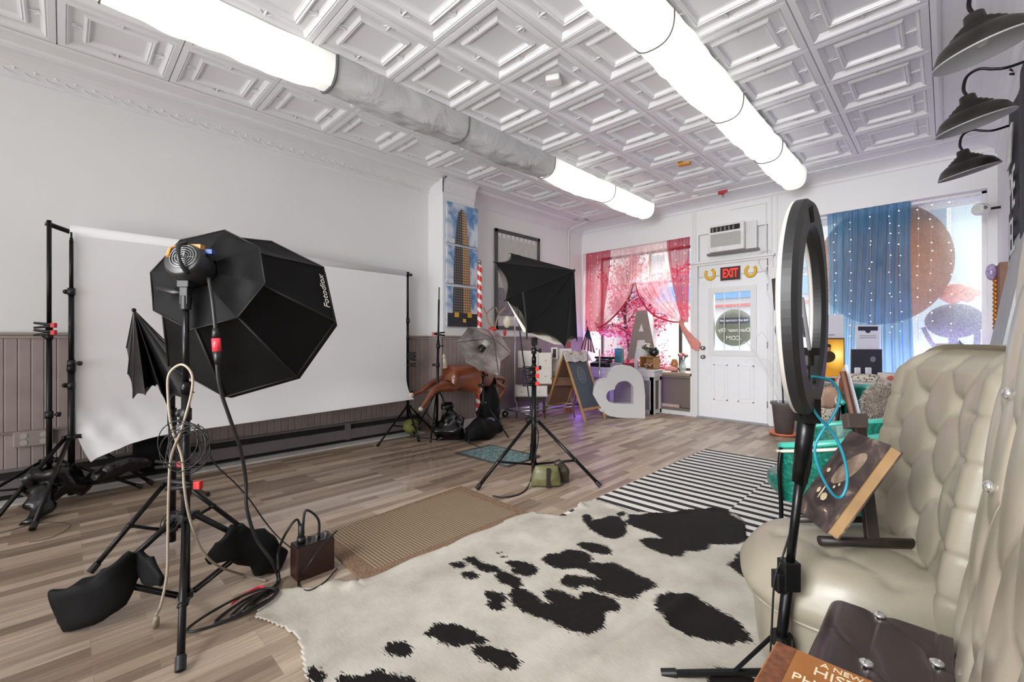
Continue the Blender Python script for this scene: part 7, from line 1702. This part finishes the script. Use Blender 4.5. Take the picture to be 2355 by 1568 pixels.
c = ramp(n, [(.18, rgb(54, 46, 40)), (.34, rgb(136, 116, 96)), (.42, rgb(190, 182, 170)), (1, rgb(196, 188, 176))]); l.new(vo.outputs['Distance'], c.inputs[0]); l.new(c.outputs[0], b.inputs['Base Color']); b.inputs['Roughness'].default_value = .6; M_leo = m
for x0, x1 in ((dx0+.06, -.48), (-.42, dx1-.06)): f = MB(); f.bb(x0, x1, dy0+.035, dy0+.045, .07, dz-.05); obj('leopard_panel', f, M_leo, t)
def upright(nm, label, cat_, a, b_, D_, m_, th_=.01, extra=None, lean=0):
    p0, p1 = pd(a[0], b_[1], D_), pd(b_[0], b_[1], D_*1.0); top_ = pd(a[0], a[1], D_)
    w_ = (b_[0]-a[0])/FPX*D_; h_ = top_.z-p0.z; cen = p0+RT*w_/2+Vector((0, 0, h_/2)); t = thing(nm, label, cat_, p0+RT*w_/2)
    f = MB(); f.box(cen, (w_, th_, h_), Rz(RA)); obj('board', f, m_, t, bevel=.002)
    return t, cen, w_, h_
M_paper = mat('white_card', rgb(214, 214, 220), .6, var=.02)
M_ink = mat('dark_navy_ink', rgb(40, 42, 62), .5); M_inkg = mat('grey_ink', rgb(120, 120, 128), .6)
t, cen, w_, h_ = upright('notice_board', 'blank grey white notice card standing behind the lit portrait', 'notice', (1884, 723), (1939, 866), 4.95, M_paper)
f = MB(); f.box(cen-FW*.007+Vector((0, 0, .12)), (.07, .001, .008), Rz(RA)); obj('printed_line', f, M_inkg, t)
t, cen, w_, h_ = upright('notice_board', 'notice card with dark ornamental header standing behind the black display board', 'notice', (1968, 747), (2022, 866), 4.95, M_paper)
f = MB(); f.box(cen-FW*.007+Vector((0, 0, h_*.43)), (w_*.84, .001, h_*.08), Rz(RA)); f.ball(cen-FW*.007+Vector((0, 0, h_*.38)), (.03, .001, .022), 12, 6, Rz(RA)); obj('ornamental_header', f, M_ink, t, bevel=.0)
f = MB()
for k in (.29, .25): f.box(cen-FW*.007+Vector((0, 0, h_*k)), (w_*.7, .001, .006), Rz(RA))
obj('printed_lines', f, M_inkg, t)
t, cen, w_, h_ = upright('lit_portrait', 'framed golden lit portrait of a person in a dark cap and jacket on the desk', 'picture', (1877, 777), (1941, 869), 4.80, mat('brown_frame', rgb(88, 70, 50), .5), .02)
f = MB(); f.box(cen-FW*.0105, (w_*.92, .002, h_*.93), Rz(RA))
m, n, l, b = nodes_of('golden_glow_print'); tc = n.new('ShaderNodeTexCoord'); gr = n.new('ShaderNodeTexGradient'); gr.gradient_type = 'SPHERICAL'; mp = n.new('ShaderNodeMapping'); mp.inputs['Scale'].default_value = (6, 6, 6); mp.inputs['Location'].default_value = (-.3, -.3, -1.4); l.new(tc.outputs['Object'], mp.inputs[0]); l.new(mp.outputs[0], gr.inputs[0])
c = ramp(n, [(0, rgb(176, 122, 34)), (.5, rgb(226, 178, 70)), (1, rgb(255, 232, 150))]); l.new(gr.outputs['Fac'], c.inputs[0]); l.new(c.outputs[0], b.inputs['Base Color']); l.new(c.outputs[0], b.inputs['Emission Color']); b.inputs['Emission Strength'].default_value = .45  # golden lighting put into the print as gradient and glow
obj('golden_glow_print', f, m, t)
f = MB(); o_ = cen-FW*.0122
f.ball(o_+RT*(-.035)+Vector((0, 0, .015)), (.085, .001, .065), 18, 10, Rz(RA)); f.ball(o_+RT*(-.03)+Vector((0, 0, .10)), (.030, .001, .042), 14, 8, Rz(RA)); f.ball(o_+RT*(-.034)+Vector((0, 0, .13)), (.038, .001, .024), 14, 8, Rz(RA)); obj('printed_person', f, mat('dark_print', rgb(62, 46, 26), .5, var=.3), t)
f = MB(); f.ball(o_-FW*.001+RT*(-.024)+Vector((0, 0, .095)), (.018, .001, .024), 12, 8, Rz(RA)); obj('printed_face', f, mat('gold_skin_print', rgb(186, 130, 60), .5), t)
t, cen, w_, h_ = upright('display_board', 'black display board with pale round badge standing on the desk', 'display board', (1958, 803), (2027, 868), 4.70, mat('charcoal_board', rgb(44, 44, 50), .5), .02)
f = MB(); f.cyl(cen+RT*.06+Vector((0, 0, .045))-FW*.0105, cen+RT*.06+Vector((0, 0, .045))-FW*.012, .03, n=24); obj('badge', f, M_inkg, t)
for px_, lab in ((1972, 'left of two small white card stands before the black display board'), (1997, 'right of two small white card stands before the black display board')):
    p = pd(px_, 868, 4.5); p.z = dz; f = MB(); f.box(p+Vector((0, 0, .09)), (.055, .02, .09), Rz(RA)); t = thing('card_stand', lab, 'card holder', p, 'small card stands on the desk'); obj('card', f, M_paper, t, bevel=.006)
    f = MB(); f.box(p+Vector((0, 0, .022)), (.07, .05, .045), Rz(RA)); obj('base', f, M_blackplas, t, bevel=.004)
def bx(nm, lab, cat_, px_, D_, w, d, h, m_, z=None, rot=0, bev=.003):
    p = gd(px_, D_); z = dz if z is None else z; f = MB(); f.box((p.x, p.y, z+h/2), (w, d, h), Rz(RA+rot)); return tag(obj(nm, f, m_, bevel=bev), lab, cat_)
M_black2 = M_blackplas
bx('lens_stack', 'low pile of black straps and cases right of the card stands', 'case', 2020, 4.55, .12, .09, .05, M_bag, rot=.3)
ob = bx('lip_box', 'pale box printed with coral lips on the desk', 'box', 2058, 4.35, .23, .14, .09, mat('pale_print_box', rgb(216, 204, 196), .5, var=.05))
p = gd(2048, 4.27); f = MB(); f.ball((p.x, p.y-.0, dz+.045), (.038, .003, .022), 14, 8, Rz(RA)); ob2 = obj('printed_lips', f, mat('coral_ink', rgb(206, 110, 90), .5), ob); 
bx('white_paper_stack', 'white sheets lying flat near the leopard roll', 'paper', 2015, 4.15, .30, .20, .012, M_paper)
bx('white_paper_stack', 'white leaflets and cards under the lit portrait', 'paper', 1908, 4.55, .34, .20, .03, M_paper, rot=.1)
for k, (px_, c, lab) in enumerate(((1891, rgb(110, 112, 118), 'small grey card box at left of the leaflets'), (1908, rgb(60, 60, 66), 'small black card box in the middle of the leaflets'), (1930, rgb(196, 118, 70), 'small orange patterned box under the lit portrait'))): bx('card_box', lab, 'box', px_, 4.42, .07, .04, .035, mat('card_box_%d' % k, c, .5, var=.3, scale=60), z=dz+.03*0)
bx('tall_pale_box', 'tall pale lilac box with two dark holes beside the cream chair back', 'box', 2104, 4.1, .15, .10, .19, mat('lilac_white_box', rgb(196, 186, 200), .5))
p = gd(2112, 4.25); f = MB(); f.ball((p.x, p.y, dz+.20), .05); f.cyl((p.x, p.y, dz), (p.x, p.y, dz+.16), .02); tag(obj('black_ball_lamp', f, mat('glossy_black', (0, 0, 0)), smooth=True), 'glossy black ball shaped lamp behind the tall pale box', 'lamp')
p0, p1 = pd(1928, 876, 4.35), pd(2022, 872, 4.2); p0.z = p1.z = dz+.045
f = MB(); f.tube([p0, p0.lerp(p1, .15), p0.lerp(p1, .85), p1], [.03, .045, .045, .035], 14); tag(obj('leopard_roll', f, M_leo, smooth=True), 'rolled leopard print fabric along the front edge of the desk', 'fabric roll')
# low tray with plush, leaning canvas
p = gd(1905, 4.05); f = MB(); f.box((p.x, p.y, .20), (.36, .26, .40), Rz(RA)); tag(obj('grey_storage_bin', f, mat('grey_plastic_bin', rgb(150, 148, 150), .45), bevel=.01), 'grey storage bin in front of the leopard panels', 'bin')
g = MB(); loftd(g, [pd(1880, 925, 3.95), pd(1905, 915, 4.0), pd(1935, 922, 4.0)], [.05, .10, .06], [.04, .06, .04], Vector((0, 0, 1)), n=20, wr=.3); ob = tag(obj('tan_plush', g, mat('tan_plush', rgb(176, 144, 122), .95, bump=.4, bscale=150), smooth=True), 'tan plush lying on the grey storage bin', 'plush')
t = thing('canvas_on_easel', 'white canvas leaning on a brown wooden easel before the desk', 'canvas', pd(1975, 945, 3.5))
a, b2_ = pd(1946, 838, 3.62), pd(1976, 950, 3.45)
yd_ = (a-b2_).normalized(); xd_ = (FW*.9+RT*.42); xd_ = (xd_-yd_*xd_.dot(yd_)).normalized(); CM = Matrix((xd_, xd_.cross(yd_)*-1, yd_)).transposed()
f = MB(); f.box(a.lerp(b2_, .5)+xd_*.22, (.44, .022, (a-b2_).length), CM); obj('canvas', f, mat('primed_canvas', rgb(216, 212, 216), .7), t, bevel=.002)
f = MB(); f.tube([pd(1938, 855, 3.55), pd(1962, 960, 3.4)], .022, 6); f.tube([pd(1936, 870, 3.6), pd(1922, 1000, 3.75)], .016, 6); obj('easel_leg', f, mat('reddish_brown_wood', rgb(112, 66, 42), .4, var=.15), t)
# plant pot by the door
p = gd(1803, 5.35); t = thing('plant_pot', 'tall dark grey pot on an orange saucer right of the front door', 'pot', p)
f = MB(); f.lathe([(.095, .03), (.13, .36), (.145, .37), (.145, .40), (.13, .40), (.12, .35)], p, 26); obj('pot', f, mat('dark_grey_pot', rgb(92, 86, 84), .55), t, smooth=True)
f = MB(); f.lathe([(.10, 0), (.15, .01), (.17, .035), (.155, .035), (.10, .015)], p, 26); obj('saucer', f, mat('terracotta_orange', rgb(206, 116, 82), .6), t, smooth=True)
f = MB()
for k in range(7):
    q = p+Vector((rnd.uniform(-.05, .05), rnd.uniform(-.05, .05), .36)); e_ = q+Vector((rnd.uniform(-.35, .05), rnd.uniform(-.1, .1), rnd.uniform(.5, 1.0))); f.tube(bez([q, q.lerp(e_, .5)+Vector((0, 0, .1)), e_, e_+Vector((-.08, 0, -.04))], 5), .004, 5)
obj('white_twigs', f, M_trim, t)
f = MB(); a = pd(1788, 700, 5.0); f.box(pd(1788, 676, 5.0), (.05, .10, .36), Rz(RA) @ Matrix.Rotation(-.08, 3, 'Y')); f.tube(bez([pd(1789, 735, 5.0), pd(1784, 760, 5.0), pd(1793, 800, 5.0), pd(1800, 900, 5.2), gd(1803, 5.9)], 6), .010, 6)
tag(obj('floor_lamp', f, mat('charcoal_lamp', rgb(66, 64, 66), .45), bevel=.004), 'slim charcoal floor lamp with long flat shade between the door and the ring light', 'lamp')

# ================================================================ right window dressing
t = thing('blue_curtain', 'sheer blue curtain hanging in the right hand window', 'curtain', (-.65, YF+.03, .8))
M_blue = sheer('blue_chiffon', rgb(96, 172, 214), .34); M_blue2 = sheer('light_blue_chiffon', rgb(140, 188, 222), .42)
def ca(u, v):
    x = lerp(-1.06, -.27, u); z = lerp(ZW, .74, v); return (x+.02*math.sin(v*3+u*4), YF+.03+.020*math.sin(u*52)+.010*math.sin(u*121+v*2), z)
f = MB(); f.grid(ca, 150, 32); obj('cloth', f, M_blue, t, smooth=True)
fairy('string_lights', 'curtain of tiny warm lights over the right hand window', [[(x, ZW-.04), (x+rnd.uniform(-.02, .02), 1.15)] for x in (-.98, -.82, -.64, -.47, -.38, -.22, -.12, .02)], YF-.012, 'fairy light curtains in the windows', .007)
t = thing('orange_parasol', 'big brown orange paper parasol disc hanging behind the right hand window glass', 'parasol', (-.58, YF+.38, 1.34))
f = MB(); oc = Vector((-.58, YF+.38, 2.08))
f.grid(lambda u, v: oc+Vector((.65*v*math.cos(2*PI*u), -.10*(1-v), .74*v*math.sin(2*PI*u))), 64, 14, wrap=True)
m = sheer('orange_paper', rgb(104, 60, 30), .03); obj('paper_disc', f, m, t, smooth=True)
f = MB()
for k in range(24): a = 2*PI*k/24; f.tube([oc+Vector((0, -.09, 0)), oc+Vector((.65*math.cos(a), .01, .74*math.sin(a)))], .002, 4)
obj('ribs', f, mat('bamboo', rgb(150, 96, 56), .6), t)
t = thing('dark_round_bush', 'dark violet round topiary shape behind the right hand window glass', 'shrub', (.06, YF+.60, .60))
f = MB(); f.ball((.06, YF+.60, 1.37), (.25, .14, .20), 24, 14); obj('crown', f, mat('navy_foliage', rgb(16, 16, 40), .9, var=.4, scale=16), t, smooth=True)
f = MB(); f.tube(bez([(.06, YF+.6, .60), (.05, YF+.6, .9), (.06, YF+.6, 1.3)], 5), .04, 8); f.tube(bez([(.05, YF+.6, .8), (.20, YF+.6, .95), (.25, YF+.6, 1.2), (.2, YF+.6, 1.4)], 6), .028, 8); f.tube(bez([(.05, YF+.6, .85), (-.12, YF+.6, 1.1), (-.2, YF+.6, 1.3)], 6), .022, 8); obj('stems', f, _M['navy_foliage'], t, smooth=True)
g = MB()
for k in range(14): a = 2*PI*k/14; g.ball((.06+.18*math.cos(a)*rnd.random(), YF+.52, 1.68+.07*math.sin(a)), (.06, .03, .05), 8, 5)
tag(obj('coral_flowers', g, mat('coral_bloom', rgb(236, 150, 110), .8), smooth=True), 'cluster of coral flowers above the dark topiary behind the window', 'flowers')
# ================================================================ things on the right wall
f = MB(); p = pd(2256, 481, 4.30); t = thing('security_camera', 'white rounded security camera by the upper right corner of the frosted window', 'camera', p)
f.cyl(p-RT*.045, p+RT*.045, .058, n=24); obj('body', f, M_white, t, smooth=False, bevel=.016)
f = MB(); f.ball(p-RT*.02-FW*.055, (.018, .012, .018)); obj('lens', f, M_grey, t, smooth=True); f = MB(); f.cyl(p+RT*.05, Vector((XR, p.y+.03, p.z)), .012); obj('arm', f, M_dark, t)
# blackboard poster
t = thing('chalk_banner', 'tall black banner with white hand lettering on the right wall', 'banner', (XR-.015, 4.7, 1.60))
f = MB(); f.grid(lambda u, v: Vector((XR-.025-.010*math.sin(u*9), lerp(4.05, 5.05, u), lerp(1.62, 2.85, v))), 20, 6); obj('cloth', f, mat('black_banner_cloth', rgb(44, 44, 46), .7), t, smooth=True, solid=.004)
f = MB()
for tx, z, s_ in (('PE', 2.18, .40), ('EL', 1.86, .36)): text_mb(f, tx, s_, frameM((XR-.045, 4.66, z), (0, -1, 0), (0, 0, 1)), depth=.001)
for k in range(7): f.tube([(XR-.045, 5.0-.04*k, 2.42), (XR-.045, 4.92-.05*k, 2.66)], .007, 4)
obj('white_lettering', f, mat('white_chalk_paint', rgb(214, 214, 214), .7), t)
t = thing('grey_painting', 'large unframed pale grey painting leaning on the right wall behind the cream chair', 'painting', (.28, 4.2, .5))
f = MB(); ya2, yb2 = 3.75, 4.75
f.add([(.12, ya2, .45), (.12, yb2, .45), (.345, yb2, 1.86), (.345, ya2, 1.86), (.145, ya2, .45), (.145, yb2, .45), (.365, yb2, 1.86), (.365, ya2, 1.86)], [(0, 1, 2, 3), (4, 5, 6, 7), (0, 1, 5, 4), (1, 2, 6, 5), (2, 3, 7, 6), (3, 0, 4, 7)])
obj('canvas', f, mat('grey_white_paint', rgb(178, 180, 182), .55, var=.14, scale=3, stretch=(1, 4, 1)), t)
t = thing('gilt_frame', 'brown and gold scalloped frame standing at the front right corner', 'frame', (.32, 5.6, .9))
a = pX(2292, 610, .32); yq = a.y
f = MB(); f.bb(.30, .345, 5.20, 5.50, 1.25, pY(2300, 606, 5.3).z); obj('board', f, mat('mid_brown_board', rgb(122, 78, 50), .5, var=.15), t)
f = MB(); zt2 = pY(2300, 606, 5.3).z; z = 1.25
while z < zt2: f.ball((.295, 5.50, z), (.02, .022, .022), 8, 5); z += .036
obj('gold_beading', f, mat('gold_beads', rgb(196, 130, 50), .3, metal=.6, var=.3), t, smooth=True)
f = MB(); f.ball((.27, 5.48, 1.72), (.035, .035, .07)); obj('glass_ornament', f, mat('violet_crystal', rgb(168, 150, 190), .1, var=.4, scale=60), t, smooth=True)
clamp(pd(2345, 168, 3.2), RA+PI+.2, 'black clamp with red tip high on the right wall below the nearest barn lamp', ln=.09)
t = thing('small_pale_canvas', 'small blank canvas with a blue feather propped on the sill behind the cream chair', 'canvas', pd(2185, 800, 3.9))
f = MB(); f.box(pd(2183, 800, 3.9)-Vector((0, 0, .03)), (.24, .02, .14), Rz(RA)); obj('canvas', f, mat('primed_canvas', (0, 0, 0)), t)
f = MB(); q_ = gd(2183, 3.9); f.box((q_.x, q_.y, .50), (.16, .10, 1.0), Rz(RA)); obj('stand', f, M_trim, t)
f = MB(); f.add([pd(2198, 800, 3.86), pd(2206, 781, 3.87), pd(2222, 800, 3.88), pd(2210, 802, 3.84)], [(0, 1, 2), (0, 2, 3), (0, 1, 3), (1, 2, 3)]); obj('feather', f, mat('blue_grey_feather', rgb(130, 160, 180), .5), t)
